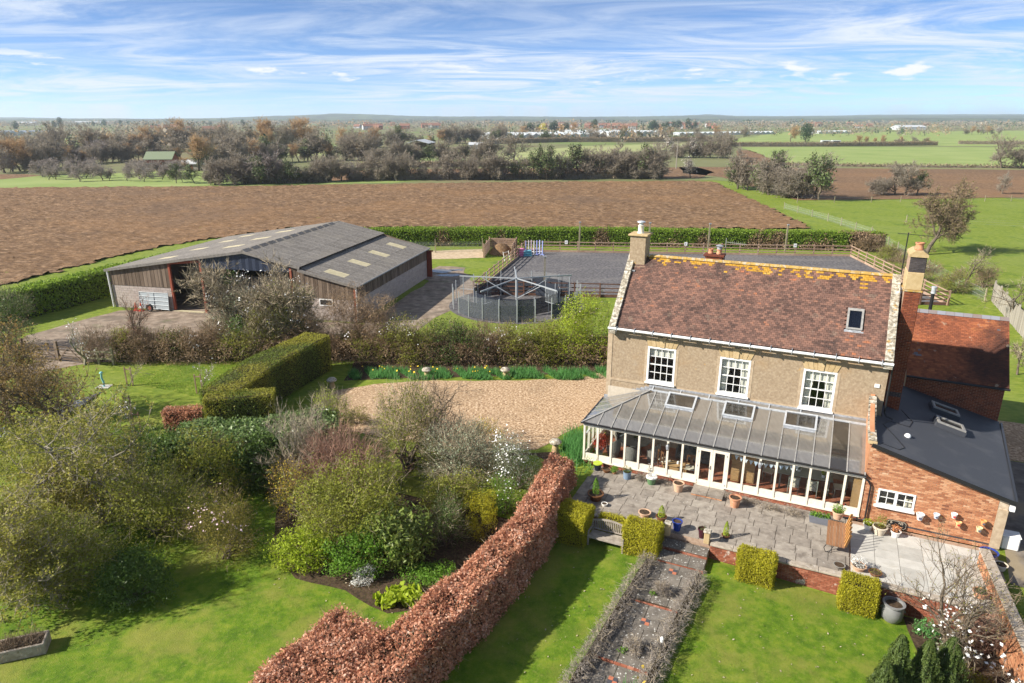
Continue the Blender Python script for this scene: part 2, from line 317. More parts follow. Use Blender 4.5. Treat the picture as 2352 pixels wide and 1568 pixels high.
# fields beyond
sheet('countryside', [(-9000, 186), (-140, 170), (-60, 176), (55, 190), (110, 142), (400, 130), (9000, 120), (9000, 9000), (-9000, 9000)], .02, M['farfield'])
PF = px((-400, 440), (0, 432), (560, 428), (1100, 420), (1600, 416), (1645, 419), (1875, 526), (1700, 528), (880, 524), (700, 522), (560, 540), (400, 563), (260, 592), (130, 627), (0, 660), (-300, 730))
def plough():
    st = .46; x = np.arange(-190, 66, st); y = np.arange(38, 192, st); XX, YY = np.meshgrid(x, y)
    Z = RNG.normal(0, 1, XX.shape); Z = (Z + np.roll(Z, 1, 0) + np.roll(Z, 1, 1) + np.roll(Z, 2, 1)) / 3.2
    big_ = RNG.normal(0, 1, (XX.shape[0] // 6 + 2, XX.shape[1] // 6 + 2)); big_ = np.kron(big_, np.ones((6, 6)))[:XX.shape[0], :XX.shape[1]]
    Z = Z * .10 + .02 * big_ + .05 * np.sin(YY * 2 * math.pi / 1.6 + .3 * np.sin(XX * .05)) + .17
    ed = np.array([mnoise.noise(Vector((float(a) * .25, float(b) * .25, 0))) for a, b in zip(XX.ravel()[::1], YY.ravel()[::1])]).reshape(XX.shape) if XX.size < 5000 else RNG.normal(0, .5, XX.shape)
    ins = inpoly(XX + ed * .8, YY + np.roll(ed, 7) * .8, PF); i = np.arange(XX.size).reshape(XX.shape)
    k = ins[:-1, :-1] & ins[1:, 1:] & ins[1:, :-1] & ins[:-1, 1:]
    fa = np.stack([i[:-1, :-1][k], i[:-1, 1:][k], i[1:, 1:][k], i[1:, :-1][k]], 1)
    used = np.unique(fa); mp_ = np.full(XX.size, -1); mp_[used] = np.arange(len(used))
    X2 = XX + RNG.uniform(-.12, .12, XX.shape); Y2 = YY + RNG.uniform(-.12, .12, XX.shape)
    vv = np.stack([X2.ravel(), Y2.ravel(), Z.ravel()], 1)[used]
    tag(link('ploughed_field', fast_mesh('ploughed_field', vv, mp_[fa], M['plough'])), kind='structure')
plough()
sheet('brown_field', px((560, 418), (1100, 411), (1600, 409), (1640, 396), (1600, 384), (900, 388), (700, 396), (600, 408)), .06, M['plough'], .8, 6)
sheet('brown_field', px((1560, 383), (2100, 388), (2700, 394), (2700, 452), (2351, 454), (1830, 460), (1720, 428), (1655, 407), (1570, 398)), .06, M['plough'], .5, 5)
sheet('brown_field', px((1688, 345), (1722, 345), (1800, 377), (1700, 379)), .06, M['plough'], 1, 8)
sheet('brown_field', px((-300, 421), (0, 412), (90, 404), (60, 400), (-300, 404)), .06, M['plough'], 1, 6)
sheet('green_field', px((1700, 338), (2351, 338), (2800, 339), (2800, 388), (2351, 384), (1800, 375)), .06, M['cropgreen'], 1, 10)
sheet('green_field', px((1570, 334), (1800, 304), (2351, 300), (2900, 299), (2900, 335), (2351, 336)), .06, M['cropgreen'], 2, 20)
sheet('pale_field', px((1060, 362), (1330, 336), (1610, 328), (1600, 340), (1400, 352), (1120, 372)), .06, M['palefield'], 1, 10)
sheet('pale_field', px((520, 338), (760, 335), (745, 357), (540, 360)), .06, M['palefield'], 1, 10)
sheet('green_field', px((-200, 319), (264, 317), (262, 331), (-200, 332)), .06, M['cropgreen'], 1, 10)
sheet('green_field', px((815, 378), (1290, 366), (1300, 374), (830, 386)), .06, M['farfield'], 1, 10)
sheet('orchard_grass', px((-200, 436), (560, 427), (900, 420), (1000, 412), (800, 400), (600, 398), (420, 392), (100, 404), (-200, 416)), .05, M['cropgreen'], .8, 8)
sheet('paddock', px((1815, 476), (1870, 465), (2351, 460), (2700, 458), (2800, 720), (2300, 705), (2135, 622), (2000, 541)), .012, M['grass'], .3, 4)
# hills on the horizon: ridges with rounded, wooded outlines
M['hill'] = mat('hill_fields', [(0, (.045, .055, .04)), (.45, (.065, .08, .045)), (.55, (.10, .13, .055)), (1, (.08, .08, .055))], scale=.0035, detail=9, rough=1, stretch=(1, .5, 1), patches=[(.02, .47, .58, (.045, .05, .035), .9, (1, .35, 1))])
def hill(pts, dist, depth, seed):
    """ridge through picture points at a distance in metres"""
    V_ = []; n = 260; xs = np.linspace(pts[0][0], pts[-1][0], n); ys = np.interp(xs, [p[0] for p in pts], [p[1] for p in pts])
    rows = 7
    for r in range(rows):
        t = r / (rows - 1)
        for k in range(n):
            d = ray(xs[k], ys[k]); sc_ = dist / d.y; top = max(0.5, H + d.z * sc_ + 2.4 * mnoise.noise(Vector((k * .9, seed, 0))) + 2.5 * mnoise.noise(Vector((k * .13, seed, 3))))
            y = dist - depth + depth * 2 * t * .75; prof = math.sin(min(1, t * 1.6) * math.pi / 2) if t < .65 else max(0, 1 - ((t - .65) / .35))
            V_.append((d.x * sc_ * (y / dist) ** .5, y, top * prof + 2.2 * mnoise.noise(Vector((k * .5, r * 1.3, seed))) * prof - (1 if r in (0, rows - 1) else 0)))
    f = [(r * n + k, r * n + k + 1, (r + 1) * n + k + 1, (r + 1) * n + k) for r in range(rows - 1) for k in range(n - 1)]
    tag(link('hill', fast_mesh('hill', V_, f, M['hill'], smooth=True)), kind='structure')
hill([(-500, 268), (0, 269), (250, 272), (480, 272), (560, 269), (640, 266), (700, 265), (780, 260), (840, 262), (950, 266), (1100, 268), (1300, 268), (1500, 267), (1600, 265), (1700, 268), (1900, 267), (2351, 265), (2900, 265)], 5200, 1500, 3)
hill([(700, 272), (900, 271), (1000, 268), (1150, 266), (1300, 268), (1450, 267), (1560, 265), (1620, 262), (1680, 266), (1850, 266), (2000, 263), (2200, 262), (2600, 263), (2900, 264)], 7000, 1400, 5)
hill([(-500, 274), (0, 274), (500, 273.5), (900, 274), (1400, 274), (1800, 272), (2100, 271), (2900, 271)], 3300, 700, 9)
# ------------------------------------------------------------------ vegetation library
def unit(a): return a / np.maximum(np.linalg.norm(a, axis=1, keepdims=True), 1e-9)
def leaf_mesh(name, pts, nrm, size, m, aspect=.55, tilt=.7, rng=RNG, up=0.0):
    n = len(pts); nr = unit(nrm + rng.normal(0, tilt, (n, 3)))
    t = rng.normal(0, 1, (n, 3)); t[:, 2] += up; t = unit(t - (t * nr).sum(1, keepdims=True) * nr); b = np.cross(nr, t)
    L = (size * rng.uniform(.55, 1.4, n))[:, None]; Wd = L * aspect
    v = np.stack([pts - t * L * .5, pts + b * Wd * .5 + nr * L * .08, pts + t * L * .5, pts - b * Wd * .5 + nr * L * .08], 1).reshape(-1, 3)
    f = np.arange(4 * n).reshape(n, 4)
    return fast_mesh(name, v, f, m, rng.uniform(0, 1, n))
def twig_mesh(name, p, d, L, w, m, rng=RNG):
    n = len(p); d = unit(d); s = unit(np.cross(d, rng.normal(0, 1, (n, 3)))) * (np.asarray(w).reshape(-1, 1) * .5); e = p + d * np.asarray(L).reshape(-1, 1)
    v = np.stack([p - s, p + s, e], 1).reshape(-1, 3)
    return fast_mesh(name, v, np.arange(3 * n).reshape(n, 3), m, rng.uniform(0, 1, n))
def seg_mesh(name, P0, P1, R0, R1, m, n=4):
    P0 = np.asarray(P0, float); P1 = np.asarray(P1, float); d = unit(P1 - P0); ref = np.where(np.abs(d[:, 2:3]) > .9, [[1., 0, 0]], [[0, 0, 1.]])
    a = unit(np.cross(d, ref)); b = np.cross(d, a); R0 = np.asarray(R0)[:, None]; R1 = np.asarray(R1)[:, None]; vs_ = []
    for P, R in ((P0, R0), (P1, R1)):
        for i in range(n): th = 2 * math.pi * i / n; vs_.append(P + (a * math.cos(th) + b * math.sin(th)) * R)
    v = np.stack(vs_, 1).reshape(-1, 3); k = len(P0); base = (np.arange(k) * 2 * n)[:, None]
    f = np.concatenate([base + np.array([[i, (i + 1) % n, n + (i + 1) % n, n + i]]) for i in range(n)], 0)
    return fast_mesh(name, v, f, m)
class Tree:
    """recursive branching; wood segments and end twigs in local coordinates"""
    def __init__(s, seed, height, spread=.5, levels=4, trunk_r=None, lean=(0, 0), first=.25, kids=(5, 5, 6, 6), stems=1, up=.25, bend=.22, shrink=.62, twig_len=.5, twigs_per=6):
        s.r = random.Random(seed); s.S = []; s.T = []; s.h = height; s.spread = spread; s.levels = levels; s.kids = kids; s.up = up; s.bend = bend; s.shrink = shrink; s.tw = twig_len; s.tp = twigs_per; s.first = first
        tr_ = trunk_r or height * .028
        for k in range(stems):
            a = s.r.uniform(0, 6.28); sp = .0 if stems == 1 else .45
            d = Vector((lean[0] + sp * math.cos(a), lean[1] + sp * math.sin(a), 1)).normalized()
            s.branch(Vector((.08 * stems * math.cos(a) * (stems > 1), .08 * stems * math.sin(a) * (stems > 1), 0)), d, height * .55 * s.r.uniform(.85, 1.1), tr_ / (stems ** .4), 0)
        zm = sorted(x[0].z + x[1].z * x[2] for x in s.T)[int(len(s.T) * .98)]; f = height / zm
        s.S = [(a * f, b * f, r0, r1, l) for a, b, r0, r1, l in s.S]; s.T = [(a * f, b, c) for a, b, c in s.T]
    def branch(s, p, d, L, r, lv):
        k = 4 if lv < 2 else 3; pts = [p.copy()]; q = p.copy(); dd = d.copy()
        for i in range(k):
            dd = (dd + Vector((s.r.gauss(0, s.bend), s.r.gauss(0, s.bend), s.r.gauss(0, s.bend) + (s.up * .25 if lv else .1)))).normalized()
            e = q + dd * L / k; t0 = i / k; t1 = (i + 1) / k
            s.S.append((q.copy(), e.copy(), r * (1 - .55 * t0), r * (1 - .55 * t1), lv)); q = e; pts.append(q.copy())
        if lv >= s.levels - 1:
            for i in range(s.tp):
                t = s.r.uniform(.1, 1) * k; j = min(k - 1, int(t)); b = pts[j].lerp(pts[j + 1], t - j)
                td = (dd + Vector((s.r.gauss(0, .6), s.r.gauss(0, .6), s.r.gauss(.15, .5)))).normalized(); s.T.append((b, td, s.tw * s.r.uniform(.5, 1.3)))
            return
        n = s.kids[min(lv, len(s.kids) - 1)]
        for i in range(n):
            t = (s.first if lv == 0 else .2) + (1 - (s.first if lv == 0 else .2)) * (i + s.r.random()) / n; t *= k; j = min(k - 1, int(t)); b = pts[j].lerp(pts[j + 1], min(1, t - j))
            ax = dd.orthogonal().normalized(); ax = (Matrix.Rotation(s.r.uniform(0, 6.28), 3, dd) @ ax)
            nd_ = (dd * (1 - s.spread) + ax * s.spread * s.r.uniform(.8, 1.3) + Vector((0, 0, s.up * .35))).normalized()
            s.branch(b, nd_, L * s.shrink * s.r.uniform(.75, 1.15), r * .5 * (1 - .4 * t / k), lv + 1)
        s.branch(q, dd, L * s.shrink * .9, r * .45, lv + 1)
    def meshes(s, name, bark, twigm, tw_w=.02, minr=.006, split=2):
        A = [x for x in s.S if x[4] < split]; B = [x for x in s.S if x[4] >= split]
        def mk(nm, X, n): return seg_mesh(nm, [x[0] for x in X], [x[1] for x in X], [max(minr, x[2]) for x in X], [max(minr * .8, x[3]) for x in X], bark, n)
        wood = mk(name + '_trunk', A, 6)
        bp = np.array([x[0] for x in s.T]); bd = np.array([x[1] for x in s.T]); bl_ = np.array([x[2] for x in s.T])
        fine = mk(name + '_limbs', B, 3) if B else None
        tw = twig_mesh(name + '_twigs', bp, bd, bl_, np.full(len(bp), tw_w), twigm)
        s.tip = bp + bd * bl_[:, None] * .7
        return wood, fine, tw
def join_mesh(name, meshes, mats):
    """join several meshes of mixed face sizes into one (one part)"""
    vv = []; ff = []; mi = []; rr = []; n = 0
    for me, k in meshes:
        co = np.empty(len(me.vertices) * 3, np.float32); me.vertices.foreach_get('co', co); vv.append(co.reshape(-1, 3))
        li = np.empty(len(me.loops), np.int32); me.loops.foreach_get('vertex_index', li)
        tot = np.empty(len(me.polygons), np.int32); me.polygons.foreach_get('loop_total', tot)
        ff.append((li + n, tot)); mi.append(np.full(len(me.polygons), k, np.int32)); n += len(me.vertices)
        r = np.zeros(len(me.polygons), np.float32)
        if 'rnd' in me.attributes: me.attributes['rnd'].data.foreach_get('value', r)
        rr.append(r)
    m = bpy.data.meshes.new(name); V_ = np.concatenate(vv); m.vertices.add(len(V_)); m.vertices.foreach_set('co', V_.ravel())
    li = np.concatenate([a for a, b in ff]); tot = np.concatenate([b for a, b in ff]); m.loops.add(len(li)); m.loops.foreach_set('vertex_index', li)
    m.polygons.add(len(tot)); m.polygons.foreach_set('loop_total', tot); m.polygons.foreach_set('loop_start', np.concatenate([[0], np.cumsum(tot)[:-1]]).astype(np.int32))
    for x in mats: m.materials.append(x)
    m.polygons.foreach_set('material_index', np.concatenate(mi)); m.update(calc_edges=True)
    a = m.attributes.new('rnd', 'FLOAT', 'FACE'); a.data.foreach_set('value', np.concatenate(rr)); return m
def lump(P, freq, amp, seed=0):
    ph = np.random.default_rng(seed).uniform(0, 6.28, 9)
    x, y, z = P[:, 0] * freq, P[:, 1] * freq, P[:, 2] * freq
    return amp * (np.sin(x * 1.7 + ph[0] + np.sin(y * 1.3 + ph[1])) + np.sin(y * 2.1 + ph[2] + np.sin(z * 1.9 + ph[3])) + np.sin(z * 2.3 + ph[4] + np.sin(x * 2.7 + ph[5])) + .5 * np.sin((x + y) * 4.3 + ph[6]) + .5 * np.sin((y - x) * 5.1 + ph[7])) / 4
def hedge(name, label, path, width, height, leafm, dens, size, cat='hedge', group=None, corem=None, amp=.06, freq=1.5, seed=1, z0=None, top_slope=0, aspect=.55, tilt=.7, twigm=None, twig_n=0, round_=.12, leafm2=None, share2=.3, widths=None, heights=None, loose=.05):
    """clipped hedge along a polyline: solid twig core and leaves spread over its faces"""
    rng = np.random.default_rng(seed); P = np.array([p[:2] for p in path], float); c = P.mean(0); zc = gz(*c) if z0 is None else z0
    root = empty(name, (c[0], c[1], zc), 0, label, cat, group)
    W_ = np.array(widths if widths is not None else [width] * len(P)); H_ = np.array(heights if heights is not None else [height] * len(P))
    d = np.diff(P, axis=0); L = np.linalg.norm(d, axis=1); tot = L.sum(); cum = np.concatenate([[0], np.cumsum(L)]); t = d / L[:, None]
    # mitred normals at the vertices
    nv_ = np.zeros_like(P)
    for i in range(len(P)):
        n1 = t[max(0, i - 1)]; n2 = t[min(len(t) - 1, i)]; s = n1 + n2; s /= np.linalg.norm(s); q = np.array([-s[1], s[0]]); nv_[i] = q / max(.5, abs(np.dot(q, [-n1[1], n1[0]])))
    zb = np.array([gz(p[0], p[1]) for p in P]) if z0 is None else np.full(len(P), z0)
    def at(s, side, h):        # point at arc length s, side -1..1, height fraction
        i = np.clip(np.searchsorted(cum, s, side='right') - 1, 0, len(L) - 1); f = (s - cum[i]) / L[i]
        p = P[i] + (P[i + 1] - P[i]) * f[:, None]; n_ = nv_[i] + (nv_[i + 1] - nv_[i]) * f[:, None]; w = W_[i] + (W_[i + 1] - W_[i]) * f; hh = H_[i] + (H_[i + 1] - H_[i]) * f; z = zb[i] + (zb[i + 1] - zb[i]) * f
        xy = p + n_ * (side * w / 2)[:, None]; return np.column_stack([xy, z + h * hh]), n_, t[i]
    hm = H_.mean(); wm = W_.mean(); areas = np.array([tot * wm, tot * hm, tot * hm, wm * hm, wm * hm]); cnt = (areas * dens).astype(int); PT = []; NR = []
    for fc, n in enumerate(cnt):
        s = rng.uniform(0, tot, n)
        if fc == 0: sd = rng.uniform(-1, 1, n); hh = np.ones(n)
        elif fc < 3: sd = np.full(n, -1. if fc == 1 else 1.); hh = rng.uniform(0, 1, n) ** .85
        else: s = np.full(n, 0. if fc == 3 else tot - 1e-4); sd = rng.uniform(-1, 1, n); hh = rng.uniform(0, 1, n) ** .85
        p, n_, tt = at(s, sd, hh)
        nr = np.zeros((n, 3))
        if fc == 0: nr[:, 2] = 1
        elif fc < 3: nr[:, :2] = n_ * sd[:, None]; nr = unit(nr)
        else: nr[:, :2] = tt * (-1 if fc == 3 else 1)
        # soften the arrises
        if round_:
            dt = np.maximum(0, hh - (1 - round_)) / round_; ds = np.maximum(0, np.abs(sd) - (1 - round_)) / round_
            k = np.sqrt(dt ** 2 + ds ** 2); over = np.maximum(0, k - 1) * round_ * .6
            p[:, 2] -= over * hm * (dt > 0); p[:, :2] -= n_ * (np.sign(sd) * over * wm * .5)[:, None]
        p += nr * (lump(p, freq, amp, seed) + rng.normal(0, loose, n))[:, None]
        PT.append(p); NR.append(nr)
    PT = np.concatenate(PT) - [c[0], c[1], zc]; NR = np.concatenate(NR)
    # core
    cb = MB(); ns = max(8, int(tot / .6)); ss = np.linspace(0.06, tot - .06, ns)
    ins = .1 + loose
    ring = []
    for sd, hh in ((-1, 0), (1, 0), (1, 1), (-1, 1)):
        q, n_, _ = at(ss, np.full(ns, float(sd)), np.full(ns, float(hh))); q[:, :2] -= n_ * (sd * ins); q[:, 2] += -ins * hh + .0 + lump(q, freq, amp * .8, seed) * hh; ring.append(q - [c[0], c[1], zc])
    vv = np.stack(ring, 1).reshape(-1, 3)
    cb.v = [tuple(x) for x in vv]; cb.f = [(k * 4 + a, k * 4 + (a + 1) % 4, k * 4 + 4 + (a + 1) % 4, k * 4 + 4 + a) for k in range(ns - 1) for a in range(4)] + [(3, 2, 1, 0), tuple((ns - 1) * 4 + a for a in range(4))]
    cb.build('inner_twigs', corem or M['core'], root)
    if leafm2 is None: tag(link('foliage', leaf_mesh('foliage', PT, NR, size, leafm, aspect, tilt, rng), root))
    else:
        pw = PT + [c[0], c[1], zc]; sel = lump(pw, .35, 1.0, seed + 5) + rng.normal(0, .12, len(PT)) > (1 - 2 * share2) * .6
        tag(link('foliage', leaf_mesh('foliage', PT[~sel], NR[~sel], size, leafm, aspect, tilt, rng), root))
        tag(link('foliage', leaf_mesh('foliage', PT[sel], NR[sel], size, leafm2, aspect, tilt, rng), root))
    if twig_n:
        i = rng.integers(0, len(PT), twig_n); link('twig_fringe', twig_mesh('twig_fringe', PT[i] - NR[i] * .1, NR[i] + rng.normal(0, .5, (twig_n, 3)), rng.uniform(.15, .45, twig_n), np.full(twig_n, .014), twigm or M['twig']), root)
    return root
def shrub(name, label, x, y, rx, ry, h, leafm, n, size, cat='shrub', group=None, clumps=14, seed=1, twigm=None, twig_n=300, twig_len=.35, twig_w=.012, stems=9, aspect=.5, tilt=.8, base=.12, z=None, flowers=None, flower_n=0, flower_size=.08, shell=.16, up=0.0, bark=None, wild=0.0, rot=0.0, flower_bias=None, dens=1.15):
    rng = np.random.default_rng(seed); z0 = gz(x, y) if z is None else z; root = empty(name, (x, y, z0), rot, label, cat, group)
    K = int(clumps * 1.4); n = int(n * dens); cz = h * .5; ca = rng.uniform(0, 6.28, K); ct = np.linspace(.1, .82, K) + rng.uniform(-.05, .05, K)
    pr = np.sqrt(np.clip(1 - (np.maximum(ct - .3, 0) / .72) ** 2, .05, 1)) * (.82 + .18 * np.minimum(1, ct / .3)); crad = pr * np.sqrt(rng.uniform(.12, .62, K))
    C = np.column_stack([crad * np.cos(ca) * rx, crad * np.sin(ca) * ry, ct * h])
    cr = rng.uniform(.26, .46, K)[:, None] * np.array([[rx, ry, h * .42]]) + .04
    k = rng.integers(0, K, n); dd = unit(rng.normal(0, 1, (n, 3))); rad = 1 + rng.normal(-.12, shell, n); P = C[k] + dd * cr[k] * rad[:, None]
    if wild: P += unit(rng.normal(0, 1, (n, 3))) * np.abs(rng.normal(0, wild, n))[:, None]
    ok = (P[:, 2] > .03) & ((P / [rx * 1.35, ry * 1.35, h * 1.3]) ** 2).sum(1).__lt__(1.9); P = P[ok]; dd = dd[ok]
    out_ = unit(P - [0, 0, cz * .6]); nr = unit(dd + out_)
    link('foliage', leaf_mesh('foliage', P, nr, size, leafm, aspect, tilt, rng, up), root)
    # stems
    A = []; B = []; Ra = []; Rb = []
    for i in range(stems):
        tgt = C[i % K] * rng.uniform(.8, 1.1); p = np.array([rng.normal(0, .08 * rx), rng.normal(0, .08 * ry), 0.]); prev = p
        for j in range(1, 5):
            t = j / 4; q = p * (1 - t) + tgt * t + np.array([0, 0, .18 * h * math.sin(t * 3.14)]) * .5 + rng.normal(0, .03 * h, 3); A.append(prev); B.append(q); w = max(.008, .016 * h) * (1 - .18 * j); Ra.append(w * 1.1); Rb.append(w * .9); prev = q
    link('stem', seg_mesh('stem', A, B, Ra, Rb, bark or M['bark'], 5), root)
    if twig_n:
        i = rng.integers(0, len(P), twig_n); link('twigs', twig_mesh('twigs', P[i] - out_[i] * .12, out_[i] + rng.normal(0, .5, (twig_n, 3)) + [0, 0, .3], rng.uniform(.5, 1.4, twig_n) * twig_len, np.full(twig_n, twig_w), twigm or M['twig']), root)
    if flowers is not None:
        f = out_[:, 2] + (0 if flower_bias is None else P @ np.array(flower_bias)) + rng.normal(0, .25, len(P)); i = rng.choice(np.argsort(-f)[:max(flower_n, int(len(P) * .5))], flower_n)
        j = rng.integers(0, max(3, flower_n // 3), flower_n); cen = P[i[j]]; FP = cen + rng.normal(0, .1, (flower_n, 3)) + out_[i[j]] * .06
        link('blossom', leaf_mesh('blossom', FP, out_[i[j]], flower_size, flowers, .8, .6, rng), root)
    return root
def leafm(name, c, var=.45, transl=.28, rough=.55, alt=None, spec=.3):
    c = tuple(min(.8, x * 2.1) for x in c); transl = min(.5, transl * 1.6)
    a = tuple(x * (1 - var) for x in c); b = tuple(min(1, x * (1 + var)) for x in c)
    return mat(name, [(0, a), (.6, c), (1, alt or b)], scale=1.2, detail=3, rough=rough, rnd=.62, transl=transl, spec=spec)
M['core'] = mat('hedge_inner_twigs', [(0, (.025, .02, .012)), (1, (.055, .042, .024))], scale=20, rough=1)
M['bark'] = mat('grey_bark', [(0, (.07, .055, .04)), (1, (.19, .155, .115))], scale=12, rough=.95, stretch=(1, 1, .3))
M['palebark'] = mat('pale_bark', [(0, (.16, .14, .11)), (1, (.36, .33, .26))], scale=12, rough=.95, stretch=(1, 1, .3))
M['twig'] = mat('brown_twigs', [(0, (.14, .10, .065)), (1, (.33, .25, .17))], scale=3, rough=.95, rnd=.5)
M['twigpale'] = mat('pale_twigs', [(0, (.26, .21, .14)), (1, (.50, .42, .30))], scale=3, rough=.95, rnd=.5)
M['twigred'] = mat('reddish_twigs', [(0, (.20, .11, .075)), (1, (.42, .26, .19))], scale=3, rough=.95, rnd=.5)
M['yew'] = leafm('yew_needles', (.075, .10, .014), .45, .15)
M['yewlit'] = leafm('yew_sunlit_tone', (.17, .165, .022), .4, .2)  # sunlit look of the clipped yew put into the leaf colour, spread in patches
M['box'] = leafm('golden_box_leaves', (.22, .205, .014), .4, .25)
M['beech'] = leafm('russet_beech_leaves', (.33, .16, .095), .6, .25, alt=(.80, .60, .47))
M['haw'] = leafm('hawthorn_leaves', (.115, .17, .02), .5, .3)
M['hawtwig'] = leafm('hawthorn_bare', (.16, .11, .065), .5, .15)
M['laurel'] = leafm('laurel_leaves', (.10, .15, .045), .6, .22, rough=.35, alt=(.34, .38, .20), spec=.5)
M['dkgreen'] = leafm('dark_evergreen_leaves', (.045, .075, .014), .5, .2, rough=.45)
M['olive'] = leafm('olive_green_leaves', (.14, .15, .022), .5, .3)
M['lime'] = leafm('fresh_lime_leaves', (.20, .25, .02), .4, .35)
M['gold'] = leafm('golden_catkins', (.38, .29, .03), .35, .35)
M['rhodo'] = leafm('variegated_leaves', (.12, .16, .035), .5, .2, rough=.35, alt=(.38, .36, .14))
M['grey'] = leafm('grey_green_leaves', (.16, .18, .12), .4, .2)
M['silver'] = leafm('silver_leaves', (.40, .41, .36), .3, .2)
M['lav'] = leafm('lavender_foliage', (.17, .148, .128), .45, .2, alt=(.46, .42, .38))
M['white'] = flat('white_petals', (.85, .84, .82), .7)
M['pink'] = flat('pale_pink_petals', (.75, .55, .60), .7)
M['yellow'] = flat('yellow_petals', (.85, .60, .04), .7)
M['fresh'] = leafm('fresh_green_leaves', (.09, .17, .02), .45, .3)
M['conifer'] = leafm('conifer_sprays', (.05, .075, .018), .5, .15, alt=(.12, .14, .03))
M['bluegreen'] = leafm('daffodil_leaves', (.07, .17, .05), .4, .3)
# ------------------------------------------------------------------ building materials
M['stucco'] = mat('pebbledash_render', [(0, (.27, .20, .13)), (.5, (.34, .26, .175)), (1, (.43, .34, .235))], scale=10, detail=9, rough=.95, bump=.5, bscale=40, bdist=.02, patches=[(.45, .5, .68, (.36, .24, .13), .5), (1.1, .6, .72, (.40, .34, .26), .5), (3, .66, .72, (.52, .30, .07), .5)])
M['plaster'] = mat('smooth_render', [(0, (.36, .27, .18)), (1, (.50, .40, .28))], scale=5, rough=.9, bump=.3, bscale=25)
M['stone'] = mat('dressed_stone', [(0, (.38, .27, .13)), (1, (.56, .43, .25))], scale=6, rough=.9, bump=.35, rnd=.4)
M['tile'] = mat('clay_roof_tile', [(0, (.055, .036, .032)), (.35, (.12, .07, .056)), (.62, (.18, .10, .077)), (.86, (.235, .125, .09)), (.95, (.32, .125, .065)), (1, (.40, .15, .075))], scale=.9, detail=7, rough=.9, rnd=.6, bump=.3, bscale=30, patches=[(.55, .52, .68, (.06, .043, .038), .6, (1.6, .5, .5)), (2.2, .6, .7, (.22, .17, .13), .45)])
M['tile2'] = mat('red_roof_tile', [(0, (.09, .032, .022)), (.4, (.20, .068, .036)), (.75, (.30, .10, .048)), (.93, (.40, .15, .06)), (.97, (.15, .15, .17)), (1, (.19, .19, .22))], scale=.6, detail=7, rough=.9, rnd=.45, bump=.3, bscale=30, patches=[(.35, .47, .62, (.035, .022, .02), .75), (2.2, .64, .7, (.45, .38, .28), .5)])
M['lichentile'] = mat('lichen_covered_tile', [(0, (.30, .17, .03)), (.6, (.46, .25, .03)), (1, (.52, .36, .12))], scale=7, rough=.95, rnd=.3, bump=.4, patches=[(9, .58, .66, (.12, .07, .05), .9)])
M['ridge'] = mat('lichen_ridge_tile', [(0, (.28, .19, .09)), (.5, (.44, .28, .07)), (1, (.52, .38, .18))], scale=4, rough=.95, rnd=.3, bump=.4, patches=[(5, .5, .62, (.45, .40, .33), .85)])
M['coping'] = mat('lichened_coping_stone', [(0, (.12, .10, .08)), (.45, (.34, .30, .23)), (1, (.62, .60, .54))], scale=7, detail=8, rough=.95, bump=.5, patches=[(3, .6, .7, (.50, .28, .04), .7), (11, .56, .64, (.07, .06, .05), .7)])
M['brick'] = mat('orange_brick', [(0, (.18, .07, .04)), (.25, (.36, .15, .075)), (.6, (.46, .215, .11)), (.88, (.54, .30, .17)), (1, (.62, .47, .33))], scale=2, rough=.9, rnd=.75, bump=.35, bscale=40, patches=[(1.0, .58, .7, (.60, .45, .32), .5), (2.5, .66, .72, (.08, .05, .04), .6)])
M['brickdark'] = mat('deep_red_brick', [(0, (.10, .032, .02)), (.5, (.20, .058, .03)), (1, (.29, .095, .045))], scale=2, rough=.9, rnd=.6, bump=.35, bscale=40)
M['brickwall'] = mat('weathered_garden_brick', [(0, (.16, .05, .03)), (.5, (.31, .105, .06)), (1, (.44, .20, .13))], scale=2.5, rough=.9, rnd=.55, bump=.35, bscale=40, patches=[(2.2, .6, .68, (.62, .56, .50), .75)])
M['brickblue'] = mat('blue_black_brick', [(0, (.035, .03, .035)), (1, (.10, .085, .085))], scale=3, rough=.7, rnd=.5)
M['mortar'] = mat('lime_mortar', [(0, (.40, .31, .22)), (1, (.56, .47, .36))], scale=10, rough=.95)
M['mortard'] = mat('pale_mortar', [(0, (.30, .20, .14)), (1, (.42, .31, .23))], scale=10, rough=.95)
M['wpaint'] = mat('white_gloss_paint', [(0, (.74, .74, .73)), (1, (.84, .84, .82))], scale=9, rough=.4, spec=.4)
M['cream'] = mat('cream_paint', [(0, (.72, .65, .53)), (1, (.80, .74, .63))], scale=7, rough=.5, spec=.35, patches=[(6, .64, .72, (.55, .50, .42), .4)])
M['lead'] = mat('lead_flashing', [(0, (.20, .21, .23)), (1, (.40, .42, .45))], scale=9, rough=.55, spec=.4)
M['alu'] = mat('grey_glazing_bar', [(0, (.22, .215, .205)), (1, (.34, .33, .31))], scale=7, rough=.5, spec=.4)
M['alul'] = mat('pale_metal_frame', [(0, (.45, .48, .52)), (1, (.62, .65, .68))], scale=7, rough=.4, spec=.4, metal=.3)
M['black'] = flat('black_plastic', (.018, .018, .02), .4, .4)
M['terra'] = mat('terracotta', [(0, (.42, .17, .085)), (1, (.62, .33, .20))], scale=9, rough=.85, rnd=.3, patches=[(6, .6, .7, (.60, .48, .38), .6)])
M['roofing'] = mat('dark_rubber_roofing', [(0, (.040, .044, .055)), (1, (.062, .067, .080))], scale=60, detail=3, rough=.72, spec=.45, patches=[(.8, .5, .68, (.085, .088, .098), .6)], bump=.15, bscale=200)
M['glass'] = glass('window_glass', (.93, .95, .95), .02)
M['glassdark'] = glass('roof_window_glass', (.35, .42, .50), .10)
M['interior'] = flat('room_wall', (.52, .46, .37), .9)
M['curtain'] = flat('pale_curtain', (.70, .66, .58), .9, scale=20)
